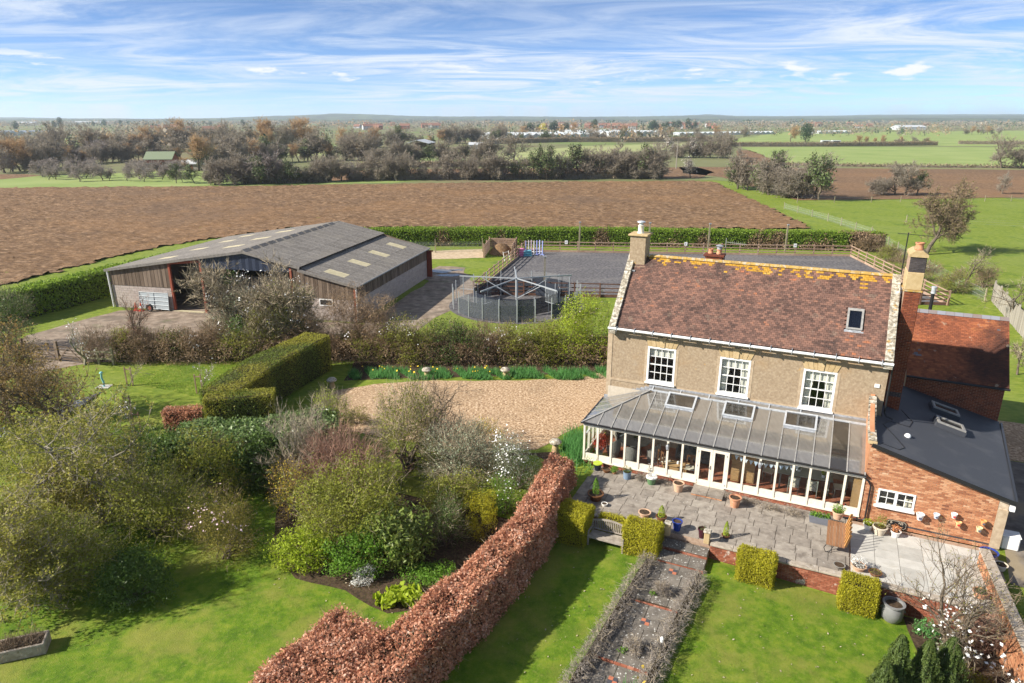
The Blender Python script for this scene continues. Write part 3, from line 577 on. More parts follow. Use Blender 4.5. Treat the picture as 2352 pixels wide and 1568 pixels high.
def polyc(name, c, t, refl):
    m = bpy.data.materials.new(name); m.use_nodes = True; tt = m.node_tree; tt.nodes.clear(); L = tt.links.new
    o = tt.nodes.new('ShaderNodeOutputMaterial'); di = tt.nodes.new('ShaderNodeBsdfDiffuse'); tr_ = tt.nodes.new('ShaderNodeBsdfTransparent'); tr_.inputs[0].default_value = (.8, .8, .8, 1)
    g = tt.nodes.new('ShaderNodeNewGeometry'); nz = tt.nodes.new('ShaderNodeTexNoise'); nz.inputs['Scale'].default_value = 3; nz.inputs['Detail'].default_value = 7
    mp = tt.nodes.new('ShaderNodeMapping'); mp.inputs['Scale'].default_value = (3, 1, 1); mp.inputs['Rotation'].default_value = (0, 0, -AH); L(g.outputs['Position'], mp.inputs[0]); L(mp.outputs[0], nz.inputs['Vector'])
    cr = tt.nodes.new('ShaderNodeValToRGB'); cr.color_ramp.elements[0].position = .3; cr.color_ramp.elements[1].position = .7
    cr.color_ramp.elements[0].color = (*[x * .82 for x in c], 1); cr.color_ramp.elements[1].color = (*[x * 1.12 for x in c], 1); L(nz.outputs[0], cr.inputs[0]); L(cr.outputs[0], di.inputs[0])
    tl = tt.nodes.new('ShaderNodeBsdfTranslucent'); tl.inputs[0].default_value = (.75, .73, .68, 1); dm = tt.nodes.new('ShaderNodeMixShader'); dm.inputs[0].default_value = .45; L(di.outputs[0], dm.inputs[1]); L(tl.outputs[0], dm.inputs[2])
    a = tt.nodes.new('ShaderNodeMixShader'); a.inputs[0].default_value = t; L(dm.outputs[0], a.inputs[1]); L(tr_.outputs[0], a.inputs[2])
    gl = tt.nodes.new('ShaderNodeBsdfGlossy'); gl.inputs['Roughness'].default_value = .06; ma = schlick(tt, refl)
    b = tt.nodes.new('ShaderNodeMixShader'); L(ma.outputs[0], b.inputs[0]); L(a.outputs[0], b.inputs[1]); L(gl.outputs[0], b.inputs[2]); L(b.outputs[0], o.inputs[0]); return m
M['poly'] = polyc('glazed_roof_panel', (.40, .38, .35), .28, .26)
M['polyd'] = polyc('clear_roof_panel', (.10, .095, .09), .75, .12)
RX = lambda a: Matrix.Rotation(a, 3, 'X'); RY = lambda a: Matrix.Rotation(a, 3, 'Y'); RZ = lambda a: Matrix.Rotation(a, 3, 'Z')
def wall_bricks(parent, name, o3, ax, length, z0, z1, matr, nrm, top=None, holes=(), limit=300, rest='brickwork', seed=3, L=.225, Hh=.075, th=.11, start=0.0, mats_extra=None):
    """running bond on a wall face. o3: start point, ax: unit vector along the wall, nrm: unit outward normal"""
    r = random.Random(seed); ax = Vector(ax); nrm = Vector(nrm); o3 = Vector(o3); R = Matrix((ax, -nrm, Vector((0, 0, 1)))).transposed(); out = []; ex = []
    nrow = int(round((z1 - z0) / Hh))
    for j in range(nrow):
        z = z0 + (j + .5) * Hh; x = -(L / 2 if j % 2 else 0)
        while x < length - .02:
            a = max(0, x); b = min(length, x + L); x += L
            if b - a < .04: continue
            xm = (a + b) / 2
            if top and z + Hh * .4 > top(xm): continue
            if any(h[0] < xm < h[1] and h[2] < z < h[3] for h in holes): continue
            c = o3 + ax * xm + nrm * (r.uniform(-.002, .004) - th / 2 + .012); c.z = z
            Mx = TRS(c, (b - a - .014, th, Hh - .013), R)
            (ex if mats_extra and mats_extra[0](xm, z, j) else out).append(Mx)
    pieces(name, parent, out, matr, limit, rest)
    if ex: pieces('dark_' + name, parent, ex, mats_extra[1], 60, 'dark_' + rest)
# ------------------------------------------------------------------ farmhouse
house = empty('farmhouse', OH, AH, 'tall brown rendered farmhouse with lichened tile roof and three sash windows', 'house')
WINS = [(2.04, 3.43, 3.45, 5.31), (5.52, 6.92, 3.43, 5.27), (9.2, 10.59, 3.36, 5.24)]
U0, U1, VF, VB, ZE = .12, 12.55, 3.3, 9.0, 6.1
def front_wall():
    b = MB(); us = [U0] + [x for w in WINS for x in w[:2]] + [U1]
    for i in range(len(us) - 1):
        if i % 2 == 0: b.box(us[i], us[i + 1], VF, VF + .35, 0, ZE)
        else:
            w = WINS[i // 2]; b.box(us[i], us[i + 1], VF, VF + .35, 0, w[2]); b.box(us[i], us[i + 1], VF, VF + .35, w[3], ZE)
    b.build('front_wall', M['stucco'], house)
    g = [(VF + .36, 0), (VB - .01, 0), (VB - .01, ZE), (6.2, 9.1), (VF + .36, ZE)]
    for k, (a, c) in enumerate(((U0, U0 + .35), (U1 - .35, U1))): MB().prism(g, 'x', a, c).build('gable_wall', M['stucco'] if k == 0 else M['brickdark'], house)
    MB().box(U0 + .36, U1 - .36, VB - .35, VB - .01, 0, ZE).build('rear_wall', M['stucco'], house)
    MB().box(U0 + .37, U1 - .37, VF + .38, VB - .4, 3.0, 3.2).build('upper_floor', M['interior'], house)
    MB().box(U0 + .37, U1 - .37, 6.4, 6.5, 3.21, 6.0).build('partition_wall', M['interior'], house)
    for a, c in ((U0 - .02, 1.98), (3.5, 5.45), (6.99, 9.13), (10.66, U1)): MB().box(a, c, VF - .03, VF - .002, 3.24, 3.36).build('string_course', M['plaster'], house)
front_wall()
MB().box(-.02, .22, VF - .02, VF - .002, .2, ZE - .1).build('corner_plaster_strip', M['plaster'], house)
def sash(w, blind, curtain, seed):
    u0, u1, z0, z1 = w; r = random.Random(seed); uc = (u0 + u1) / 2; zc = (z0 + z1) / 2
    wn = MB(); f = .095
    wn.box(u0, u0 + f, VF - .02, VF + .12, z0, z1).box(u1 - f, u1, VF - .02, VF + .12, z0, z1).box(u0 + f, u1 - f, VF - .018, VF + .118, z1 - f, z1).box(u0 + f, u1 - f, VF - .018, VF + .118, z0, z0 + f * 1.1)
    wo = wn.build('sash_window', M['wpaint'], house)
    MB().box(u0 - .05, u1 + .05, VF - .12, VF - .022, z0 - .07, z0 + .0).build('sill', M['wpaint'], wo)
    MB().box(u0 + f, u1 - f, VF + .035, VF + .095, zc - .025, zc + .025).build('meeting_rail', M['wpaint'], wo)
    iw = (u1 - u0 - 2 * f) / 4; ih = (z1 - z0 - 2 * f) / 4
    for i in (1, 2, 3): MB().box(u0 + f + iw * i - .014, u0 + f + iw * i + .014, VF + .04, VF + .08, z0 + f, z1 - f).build('glazing_bar', M['wpaint'], wo)
    for j in (1, 3): MB().box(u0 + f, u1 - f, VF + .042, VF + .082, z0 + f + ih * j - .014, z0 + f + ih * j + .014).build('glazing_bar', M['wpaint'], wo)
    mm = unit_mesh('pane', M['glass'])
    for i in range(4):
        for j in range(4):
            o = link('pane', mm, wo); o.matrix_basis = TRS((u0 + f + iw * (i + .5), VF + .062, z0 + f + ih * (j + .5)), (iw - .01, .005, ih - .01), RX(r.uniform(-.006, .006)))
    if blind: MB().box(u0 + f + .01, u1 - f - .01, VF + .15, VF + .17, z1 - f - ih * 1.05, z1 - f).build('blind', M['curtain'], wo)
    if curtain:
        for s in (0, 1):
            b = MB(); n = 10; x0 = u0 + f if s == 0 else u1 - f
            for k in range(n):
                a = k / n * .42; c = (k + 1) / n * .42; da = .02 * (k % 2); sg = 1 if s == 0 else -1
                b.add([(x0 + sg * a * .55, VF + .18 + da, z0 + f), (x0 + sg * c * .55, VF + .18 + (.02 - da), z0 + f), (x0 + sg * c, VF + .18 + (.02 - da), z1 - f), (x0 + sg * a, VF + .18 + da, z1 - f)], [(0, 1, 2, 3)])
            b.build('curtain', M['curtain'], wo)
    # splayed stone lintel with stepped keystone
    zb = z1 + .0; zt = z1 + .40; xs = [u0 - .13, u0 + .10, u0 + .34, u0 + .53, u1 - .53, u1 - .34, u1 - .10, u1 + .13]; xb = [u0 + .02, u0 + .22, u0 + .42, u0 + .57, u1 - .57, u1 - .42, u1 - .22, u1 - .02]
    for i in range(7):
        pr = .028 + (.03 if i == 3 else .012 * (i % 2)); top = zt + (.07 if i == 3 else 0)
        MB().prism([(xb[i] + .006, zb + .006), (xb[i + 1] - .006, zb + .006), (xs[i + 1] - .006, top), (xs[i] + .006, top)], 'y', VF - pr, VF - .001).build('voussoir', M['stone'], wo)
    MB().box(uc - .21, uc + .21, VF - .085, VF - .001, zt + .07, zt + .115).build('keystone_cap', M['stone'], wo)
    for s in (u0 - .13, u1 + .005): MB().box(s, s + .125, VF - .012, VF - .001, z0 - .05, z1 - .002).build('plaster_surround', M['plaster'], wo)
sash(WINS[0], True, False, 1); sash(WINS[1], True, True, 2); sash(WINS[2], True, True, 3)
# roof
def tiled_slope(parent, u0, u1, vE, zE, vR, zR, gauge, tw, matr, lichen=None, limit=240, seed=5, skip=None, th=.016):
    r = random.Random(seed); run = vR - vE; rise = zR - zE; SL = math.hypot(run, rise); a = math.atan2(rise, run); s = Vector((0, run / SL, rise / SL)); nrm = Vector((0, -rise / SL, run / SL))
    ny = int(SL / gauge); nx = int(round((u1 - u0) / tw)); tw = (u1 - u0) / nx; A = []; B = []
    for j in range(ny):
        for i in range(-1, nx):
            x = u0 + (i + .5) * tw + (tw / 2 if j % 2 else 0); wd = tw
            if x - tw / 2 < u0: wd = x + tw / 2 - u0; x = u0 + wd / 2
            if x + tw / 2 > u1: wd = u1 - (x - tw / 2); x = u1 - wd / 2
            if wd < .03: continue
            d = (j + .62) * gauge; c = Vector((x, vE, zE)) + s * d + nrm * (.02 + r.uniform(-.003, .004))
            if skip and skip(x, c.y): continue
            Mx = TRS(c, (wd - .009, gauge * 1.4, th * 1.25), RX(a - .11 + r.uniform(-.018, .018)) @ RZ(r.uniform(-.012, .012)))
            f = d / SL
            if lichen and r.random() < lichen(x, f): B.append(Mx)
            else: A.append(Mx)
    pieces('roof_tile', parent, A, matr, limit, 'roof_tiling')
    if B: pieces('lichened_roof_tile', parent, B, M['lichentile'], 60, 'lichened_roof_tiling')
VE, ZV, VRG, ZRG = 3.02, 6.14, 6.2, 9.24
RA = math.atan2(ZRG - ZV, VRG - VE)
roof = MB().prism([(VE + .06, ZV - .02), (VRG, ZRG - .03), (VB + .25, ZV - .05), (VB + .25, ZV - .12), (VRG, ZRG - .14), (VE + .06, ZV - .12)], 'x', .4, 12.3).build('roof', M['tile'], house)
def lich(x, f):
    n = mnoise.noise(Vector((x * .8, f * 9, 2.2))) * .5 + mnoise.noise(Vector((x * 2.9, f * 14, 5.2))) * .4; g = (f - (.93 - .07 * min(1, x / 10))) * 7
    return max(.012 if .3 < f < .8 and n > .3 else 0, min(.8, g * .8 + n * 1.4))
VX = (10.64, 11.32, 3.98, 4.76)
tiled_slope(roof, .4, 12.3, VE, ZV, VRG, ZRG, .108, .172, M['tile'], lich, 240, 5, lambda x, y: VX[0] - .02 < x < VX[1] + .02 and VX[2] - .05 < y < VX[3] + .03)
for k in range(27):
    x = .42 + k * .44; b = MB(); n = 6
    pts = [(VRG + .15 * math.cos(math.pi * i / n), ZRG - .03 + .11 * math.sin(math.pi * i / n)) for i in range(n + 1)]
    b.prism(pts, 'x', x + .006, x + .434); b.build('ridge_tile', M['ridge'], roof)
for u_, nm in ((.12, 'l'), (12.31, 'r')):       # raised verge copings in single stones
    for k in range(8):
        d0 = 4.48 / 8 * k - .05; dm = d0 + .28; c = Vector((u_ + .15, VE, ZV)) + Vector((0, math.cos(RA), math.sin(RA))) * dm + Vector((0, -math.sin(RA), math.cos(RA))) * .07
        o = MB().box(-.17, .17, -.274, .274, -.09, .09).build('coping_stone', M['coping'], roof, bevel=.012); o.matrix_basis = TRS(c, (1, 1, 1), RX(RA + random.uniform(-.01, .01)))
    MB().box(u_ - .03, u_ + .33, VE - .12, VE + .2, ZV - .32, ZV - .02).build('kneeler_stone', M['coping'], roof, bevel=.02)
MB().box(.4, .62, VE + 2.35, VE + 2.8, ZV + 2.38, ZV + 2.44, None).build('chimney_flashing', M['lead'], roof)
# roof window
rwm = Vector((10.98, 4.37, ZV + (4.37 - VE) * math.tan(RA))); rw = MB(); fw, fl = .66, 1.10
for x0, x1, y0, y1 in ((-fw / 2, -fw / 2 + .085, -fl / 2, fl / 2), (fw / 2 - .085, fw / 2, -fl / 2, fl / 2), (-fw / 2 + .085, fw / 2 - .085, fl / 2 - .13, fl / 2), (-fw / 2 + .085, fw / 2 - .085, -fl / 2, -fl / 2 + .09)): rw.box(x0, x1, y0, y1, .0, .105)
rwo = rw.build('roof_window', M['alu'], roof); rwo.matrix_basis = TRS(rwm, (1, 1, 1), RX(RA))
MB().box(-fw / 2 + .09, fw / 2 - .09, -fl / 2 + .095, fl / 2 - .135, .075, .085).build('pane', M['glassdark'], rwo)
MB().box(-fw / 2 - .06, fw / 2 + .06, -fl / 2 - .12, -fl / 2 - .002, .022, .036).build('flashing', M['lead'], rwo)
g = MB().tube((U0 - .05, VE - .12, ZV - .04), (U1 + .1, VE - .12, ZV - .08), .065, n=10).build('gutter', M['wpaint'], house, smooth=True)
for k in range(14): MB().box(.5 + k * .9, .525 + k * .9, VE - .2, VE + .1, ZV - .14 - k * .003, ZV + .07).build('gutter_bracket', M['lead'], g)
dp = MB().path([(12.66, VE - .03, ZV - .12), (12.66, VF - .06, 5.7), (12.66, VF - .06, 3.75), (12.75, VF - .2, 3.62), (13.0, VF - .25, 3.55)], .04, 8).build('downpipe', M['black'], house, smooth=True)
MB().box(12.1, 12.3, VF - .04, VF - .001, 4.82, 4.98).build('vent_cover', M['wpaint'], house)
# chimneys
def pot(parent, c, r, h, m=None, n=14): return MB().lathe([(r * .85, 0), (r, .04), (r * .86, .1), (r * .8, h * .8), (r * .98, h * .86), (r * .98, h), (r * .7, h), (r * .68, h * .5)], n, c).build('chimney_pot', m or M['terra'], parent, smooth=True)
cs = MB().box(.2, 1.02, 5.72, 6.62, 8.0, 10.28).box(.14, 1.08, 5.62, 6.7, 8.02, 8.75).build('rendered_chimney', M['plaster'], house, bevel=.02); cs.data.materials[0] = M['stucco']
MB().box(.1, 1.12, 5.62, 6.72, 10.281, 10.38).build('chimney_cap', M['stone'], cs, bevel=.02)
MB().lathe([(.19, 0), (.15, .08), (.15, .36), (.17, .4), (.1, .41)], 14, (.61, 6.17, 10.381)).build('chimney_pot', M['cream'], cs, smooth=True)
MB().lathe([(.1, .42), (.1, .55), (.22, .56), (.2, .6), (.03, .64)], 14, (.61, 6.17, 10.381)).build('cowl', M['alul'], cs, smooth=True)
c2 = MB().box(3.8, 4.66, 7.1, 7.7, 7.2, 9.28).build('rear_chimney', M['mortard'], house)
wall_bricks(c2, 'brick', (3.8, 7.1, 0), (1, 0, 0), .86, 8.2, 9.25, M['brickdark'], (0, -1, 0), limit=60, th=.03); wall_bricks(c2, 'brick', (4.66, 7.1, 0), (0, 1, 0), .6, 8.2, 9.25, M['brickdark'], (1, 0, 0), limit=40, th=.03)
MB().box(3.72, 4.74, 7.02, 7.78, 9.281, 9.36).build('chimney_cap', M['brickdark'], c2)
pot(c2, (4.02, 7.4, 9.361), .14, .26); pot(c2, (4.44, 7.4, 9.361), .14, .26); MB().lathe([(.12, 0), (.12, .16), (.2, .17), (.04, .24)], 12, (4.44, 7.4, 9.63)).build('cowl', M['lead'], c2, smooth=True)
ae = MB().tube((4.72, 7.5, 9.0), (4.72, 7.5, 10.2), .02).tube((4.72, 7.5, 10.0), (5.75, 7.3, 9.98), .012)
for k in range(8): ae.tube((4.95 + k * .1, 7.45 - k * .02, 9.9), (4.95 + k * .1, 7.45 - k * .02, 10.09), .006)
ae.build('television_aerial', M['alu'], c2)
c3 = MB().box(12.74, 13.34, 4.87, 6.08, 3.0, 10.36).build('brick_chimney', M['mortard'], house)
wall_bricks(c3, 'brick', (12.73, 4.86, 0), (1, 0, 0), .62, 3.2, 8.9, M['brickdark'], (0, -1, 0), limit=230, th=.03, mats_extra=(lambda x, z, j: z < 4.15 and z > 3.95, M['brickblue']))
wall_bricks(c3, 'brick', (13.35, 4.86, 0), (0, 1, 0), 1.22, 3.2, 8.9, M['brickdark'], (1, 0, 0), limit=60, th=.03, seed=8)
wall_bricks(c3, 'blue_brick', (12.73, 4.86, 0), (1, 0, 0), .62, 9.72, 10.36, M['brickblue'], (0, -1, 0), limit=60, th=.03); wall_bricks(c3, 'blue_brick', (13.35, 4.86, 0), (0, 1, 0), 1.22, 9.72, 10.36, M['brickblue'], (1, 0, 0), limit=60, th=.03)
MB().box(12.71, 13.37, 4.84, 6.11, 8.93, 9.70).build('stone_band', M['stone'], c3, bevel=.02); MB().box(12.67, 13.41, 4.8, 6.15, 8.86, 8.93).build('stone_band', M['ridge'], c3)
MB().prism([(12.68, 10.37), (13.40, 10.37), (13.40, 10.48), (13.2, 10.62), (12.88, 10.62), (12.68, 10.48)], 'y', 4.8, 6.15).build('mortar_cap', M['stone'], c3)
pot(c3, (13.04, 5.3, 10.61), .19, .32); MB().tube((12.62, 6.2, 8.6), (12.62, 6.2, 11.2), .025).bar((12.2, 6.2, 11.15), (13.6, 6.15, 11.1), .02, .02).build('aerial_mast', M['black'], c3)
# ------------------------------------------------------------------ conservatory
cons = empty('conservatory', OH, AH, 'long cream framed conservatory with grey glazed lean-to roof against the house', 'conservatory')
NB = 18; BW = 12.04 / NB; ZEV = 2.19; ZTP = 3.08; VTP = 2.95; HIP = 2.4
bw = MB().box(.02, 12.02, .02, .16, 0, .2).build('base_wall', M['mortard'], cons)
wall_bricks(bw, 'brick', (0, .0, 0), (1, 0, 0), 5.3, .0, .21, M['brickwall'], (0, -1, 0), limit=80, th=.04, Hh=.07); wall_bricks(bw, 'brick', (6.72, .0, 0), (1, 0, 0), 5.3, .0, .21, M['brickwall'], (0, -1, 0), limit=80, th=.04, Hh=.07, seed=9)
MB().box(.02, .16, .17, 3.2, 0, .2).build('base_wall', M['brickwall'], cons)
for a, b_ in ((0, 8), (10, 18)):
    MB().box(a * BW - .06, b_ * BW + .06, -.06, .14, .205, .26).build('sill_moulding', M['cream'], cons)
    for k in range(a, b_): MB().box(k * BW + .046, (k + 1) * BW - .046, -.002, .07, .262, .56).build('lower_panel', M['cream'], cons)
    for k in range(a, b_): MB().box(k * BW + .046, (k + 1) * BW - .046, .02, .034, .562, 2.0).build('pane', M['glass'], cons)
for k in range(NB + 1):
    if k == 9: continue
    MB().box(k * BW - .045, k * BW + .045, -.035, .08, .262, 2.0).build('post', M['cream'], cons)
MB().box(-.06, 12.1, -.04, .085, 2.002, 2.1).build('head_rail', M['cream'], cons)
for j in range(1, 6):
    y = 3.2 * j / 5; MB().box(-.035, .08, y - .04, y + .04, .262, 2.0).build('post', M['cream'], cons)
    MB().box(.0, .06, y - 3.2 / 5 + .042, y - .042, .262, .56).build('lower_panel', M['cream'], cons); MB().box(.02, .034, y - 3.2 / 5 + .042, y - .042, .562, 2.0).build('pane', M['glass'], cons)
    MB().box(-.01, .06, y - 3.2 / 5 + .042, y - .042, 1.5, 1.54).build('side_glazing_bar', M['wpaint'], cons)
MB().box(-.04, .085, .087, 3.25, 2.002, 2.1).build('head_rail', M['cream'], cons)
for k in (8, 9):        # french doors
    x0, x1 = k * BW + .005 + (.04 if k == 8 else 0), (k + 1) * BW - .005 - (.04 if k == 9 else 0); d = MB()
    d.box(x0, x0 + .1, -.03, .03, .12, 2.0).box(x1 - .1, x1, -.03, .03, .12, 2.0).box(x0 + .1, x1 - .1, -.028, .028, 1.87, 2.0).box(x0 + .1, x1 - .1, -.028, .028, .12, .42)
    do = d.build('door', M['cream'], cons); MB().box(x0 + .102, x1 - .102, -.006, .006, .422, 1.868).build('pane', M['glass'], do)
    hx = x1 - .05 if k == 8 else x0 + .05
    if k == 8: MB().box(hx - .012, hx + .012, -.045, -.031, 1.0, 1.2).tube((hx, -.06, 1.1), (hx - .1, -.06, 1.1), .011).build('handle', M['black'], do)
    for z in (.35, 1.1, 1.8):
        h = x0 + .004 if k == 8 else x1 - .004; MB().tube((h, -.04, z - .05), (h, -.04, z + .05), .012).build('hinge', M['lead'], do)
MB().box(8 * BW, 10 * BW, -.05, .1, .03, .118).build('threshold', M['cream'], cons)
# roof
rf = MB().box(-.16, 12.1, -.17, -.05, ZEV - .04, ZEV + .02).box(-.16, -.05, -.05, 3.25, ZEV - .04, ZEV + .02).build('eaves_gutter', M['black'], cons)
sl = (ZTP - ZEV) / VTP
def rz_(v): return ZEV + .03 + sl * v
for k in range(NB):
    a, c = k * BW, (k + 1) * BW; ta = min(VTP, VTP * a / HIP); tc_ = min(VTP, VTP * c / HIP); m = M['polyd'] if k == 16 else M['poly']
    vs0 = -.1; in_vent = k in (5, 6, 9, 10, 13, 14); e = .03
    def slab(x0, x1, v00, v01, v10, v11, mm):
        pts = [(x0, v00), (x1, v10), (x1, v11), (x0, v01)]; t_ = .012
        MB().add([(p[0], p[1], rz_(p[1])) for p in pts] + [(p[0], p[1], rz_(p[1]) + t_) for p in pts], [(3, 2, 1, 0), (4, 5, 6, 7), (0, 1, 5, 4), (1, 2, 6, 5), (2, 3, 7, 6), (3, 0, 4, 7)]).build('roof_panel', mm, cons)
    if in_vent: slab(a + e, c - e, vs0, 1.9, vs0, 1.9, m)
    else: slab(a + e, c - e, vs0, max(ta, 0.0) - .02 if a < HIP else VTP, vs0, (max(tc_, .1) - .02) if c < HIP else VTP, m)
for k in range(1, NB + 1):
    a = k * BW; t = min(VTP, VTP * a / HIP)
    if k in (6, 10, 14): t = 1.9
    MB().bar((a, -.15, rz_(-.15) + .02), (a, t, rz_(t) + .02), .05, .05).build('roof_bar', M['alu'], cons)
MB().bar((-.12, -.14, rz_(-.1) + .02), (HIP, VTP, rz_(VTP) + .03), .08, .06).build('hip_bar', M['alu'], cons)
def rl(u, v): return (u, v, ZEV + .03 + (ZTP - ZEV) / HIP * u)
for j in range(5):
    y0, y1 = 3.15 * j / 5, 3.15 * (j + 1) / 5; t0, t1 = HIP * min(1, y0 / VTP), HIP * min(1, y1 / VTP)
    P = [rl(-.1, y0 + .03), rl(-.1, y1 - .03), rl(max(t1 - .05, -.05), y1 - .03), rl(max(t0 - .0, -.09), y0 + .03)]
    MB().add([(p[0], p[1], p[2]) for p in P] + [(p[0], p[1], p[2] + .012) for p in P], [(3, 2, 1, 0), (4, 5, 6, 7), (0, 1, 5, 4), (1, 2, 6, 5), (2, 3, 7, 6), (3, 0, 4, 7)]).build('roof_panel', M['poly'], cons)
    MB().bar(rl(-.15, y1), rl(t1, y1), .05, .05).build('roof_bar', M['alu'], cons)
for k in range(12):      # stepped lead flashing up the house wall on the hip side
    u_ = -.1 + k * .21; MB().box(u_, u_ + .2, VF - .028, VF - .012, rl(u_, 0)[2], rl(u_, 0)[2] + .2).build('stepped_flashing', M['lead'], cons)
for i, (k0) in enumerate((5, 9, 13)):        # three opening roof vents, two bays wide
    x0, x1, y0, y1 = k0 * BW - .02, (k0 + 2) * BW + .02, 1.92, 2.93; v = MB(); w = .085
    R = RX(math.atan(sl) + (.05)); ctr = Vector(((x0 + x1) / 2, (y0 + y1) / 2, rz_((y0 + y1) / 2) + .09)); a, b_ = (x1 - x0) / 2, (y1 - y0) / 2
    v.box(-a, -a + w, -b_, b_, -.05, .05).box(a - w, a, -b_, b_, -.05, .05).box(-a + w, a - w, b_ - w, b_, -.05, .05).box(-a + w, a - w, -b_, -b_ + w, -.05, .05)
    vo = v.build('roof_vent', M['alul'], cons); vo.matrix_basis = TRS(ctr, (1, 1, 1), R); MB().box(-a + w, a - w, -b_ + w, b_ - w, .0, .012).build('pane', M['polyd'], vo); MB().box(-a + .02, a - .02, -b_ - .09, -b_ - .01, -.07, -.03).build('flashing', M['lead'], vo)
MB().bar((HIP - .1, VTP + .02, rz_(VTP) + .03), (12.1, VTP + .02, rz_(VTP) + .03), .09, .07).build('ridge_rail', M['alul'], cons)
for k in range(7):
    a = HIP + .1 + k * 1.37; MB().add([(a, 3.02, 3.14), (a + 1.3, 3.02, 3.14), (a + 1.3, 3.24, 3.21), (a, 3.24, 3.21), (a, 3.02, 3.15), (a + 1.3, 3.02, 3.15), (a + 1.3, 3.24, 3.22), (a, 3.24, 3.22)], [(3, 2, 1, 0), (4, 5, 6, 7), (0, 1, 5, 4), (1, 2, 6, 5), (2, 3, 7, 6), (3, 0, 4, 7)]).build('top_light', M['poly'], cons)
    MB().bar((a - .035, 2.97, 3.16), (a - .035, 3.28, 3.25), .05, .05).build('roof_bar', M['alul'], cons)
MB().box(HIP - .15, 12.1, 3.245, 3.297, 3.18, 3.3).build('lead_flashing', M['lead'], cons)
# floor and inner walls
M['tilefloor'] = mat('quarry_floor_tile', [(0, (.20, .065, .035)), (.5, (.30, .10, .055)), (1, (.40, .16, .09))], scale=3, rough=.6, rnd=.6)
fl = MB().box(.1, 12.0, .1, 3.28, .01, .1).build('floor', M['mortard'], cons)
pieces('floor_tile', fl, [TRS((.28 + i * .3, .3 + j * .3, .105), (.29, .29, .02)) for i in range(39) for j in range(10)], M['tilefloor'], 300, 'floor_tiling')
MB().box(.1, 12.0, 3.27, 3.296, .1, 2.9).build('inner_wall', M['interior'], cons)
MB().box(11.7, 12.0, .12, .35, .1, 2.0).build('timber_corner_post', flat('oak_timber', (.36, .22, .10), .7), cons)
for u_ in (4.02, 8.03):
    l = empty('wall_lantern', hw(u_, -.12, 1.75), AH, 'black carriage lantern on a cream post ' + ('left of the glazed doors' if u_ < 5 else 'right of the glazed doors'), 'lantern')
    MB().box(-.015, .015, 0, .08, .0, .16).bar((0, .05, .15), (0, -.03, .13), .02, .02).build('bracket', M['black'], l)
    MB().lathe([(.05, -.12), (.075, .06), (.08, .07), (.02, .13)], 6, (0, -.03, 0)).build('lamp_housing', M['lead'], l); MB().lathe([(.055, -.15), (.055, -.12)], 6, (0, -.03, 0)).build('lamp_base', M['black'], l)
# ---- furniture seen through the panes
M['wicker'] = mat('grey_wicker', [(0, (.13, .12, .105)), (1, (.33, .31, .28))], scale=40, rough=.9, bump=.6)
M['pine'] = mat('pine_wood', [(0, (.36, .21, .09)), (1, (.54, .34, .16))], scale=4, rough=.6, stretch=(1, 1, 6))
M['brownwood'] = flat('brown_wood', (.16, .07, .03), .5)
M['cushion'] = flat('cream_cushion', (.62, .56, .44), .95)
M['throw'] = mat('grey_knitted_throw', [(0, (.07, .08, .085)), (1, (.20, .21, .21))], scale=22, rough=1, bump=.8)
M['sage'] = flat('sage_grey_paint', (.26, .28, .24), .7)
Z0 = .116
t = empty('round_table', hw(2.05, 1.75, Z0), AH, 'round grey wicker table at the left end inside the conservatory', 'table')
MB().lathe([(.0, .70), (.72, .70), (.74, .72), (.74, .76), (.0, .76)], 28).build('table_top', M['wicker'], t, smooth=True); MB().lathe([(.36, 0), (.30, .3), (.34, .70)], 20).build('pedestal', M['wicker'], t, smooth=True)
def wicker_chair(u_, v_, rz, lab):
    c = empty('wicker_armchair', hw(u_, v_, Z0), AH + rz, lab, 'chair', 'wicker chairs around the round table')
    MB().lathe([(.27, .0), (.31, .42), (.30, .44)], 16).build('seat_base', M['wicker'], c, smooth=True); MB().lathe([(.26, .44), (.27, .5), (.22, .53)], 16).build('cushion', M['throw'], c, smooth=True)
    b = MB(); n = 14
    for i in range(n):
        a0, a1 = math.radians(-20 + 220 * i / n), math.radians(-20 + 220 * (i + 1) / n)
        h0, h1 = [.62 + .38 * max(0, math.sin(a)) for a in (a0, a1)]
        P = []
        for rr_ in (.31, .35):
            for a, h in ((a0, h0), (a1, h1)): P += [(rr_ * math.cos(a), rr_ * math.sin(a), .3), (rr_ * 1.06 * math.cos(a), rr_ * 1.06 * math.sin(a), h)]
        b.add(P, [(0, 1, 3, 2), (4, 6, 7, 5), (1, 5, 7, 3), (0, 2, 6, 4)])
    b.build('curved_back', M['wicker'], c, smooth=True)
wicker_chair(1.15, 1.1, -2.2, 'grey wicker armchair at the left front of the round table'); wicker_chair(2.15, .72, 3.14, 'grey wicker armchair with its back to the panes, front of the round table')
wicker_chair(3.05, 1.45, 2.0 + 2.3, 'grey wicker armchair on the right of the round table'); wicker_chair(1.2, 2.45, .9, 'dark wicker armchair behind the round table near the side panes')
def carver(u_, v_, rz, lab, seatm, m):
    c = empty('wooden_chair', hw(u_, v_, Z0), AH + rz, lab, 'chair')
    MB().box(-.24, .24, -.22, .22, .42, .47).build('seat', seatm, c)
    for x in (-.21, .21):
        MB().bar((x, -.2, 0), (x, -.2, .65), .04, .04).build('leg', m, c); MB().bar((x, .2, 0), (x, .24, .98), .04, .04).build('leg', m, c); MB().bar((x, -.2, .66), (x, .23, .68), .05, .03).build('arm', m, c)
    MB().box(-.2, .2, .225, .25, .88, .99).box(-.07, .07, .222, .245, .47, .88).build('back_splat', m, c)
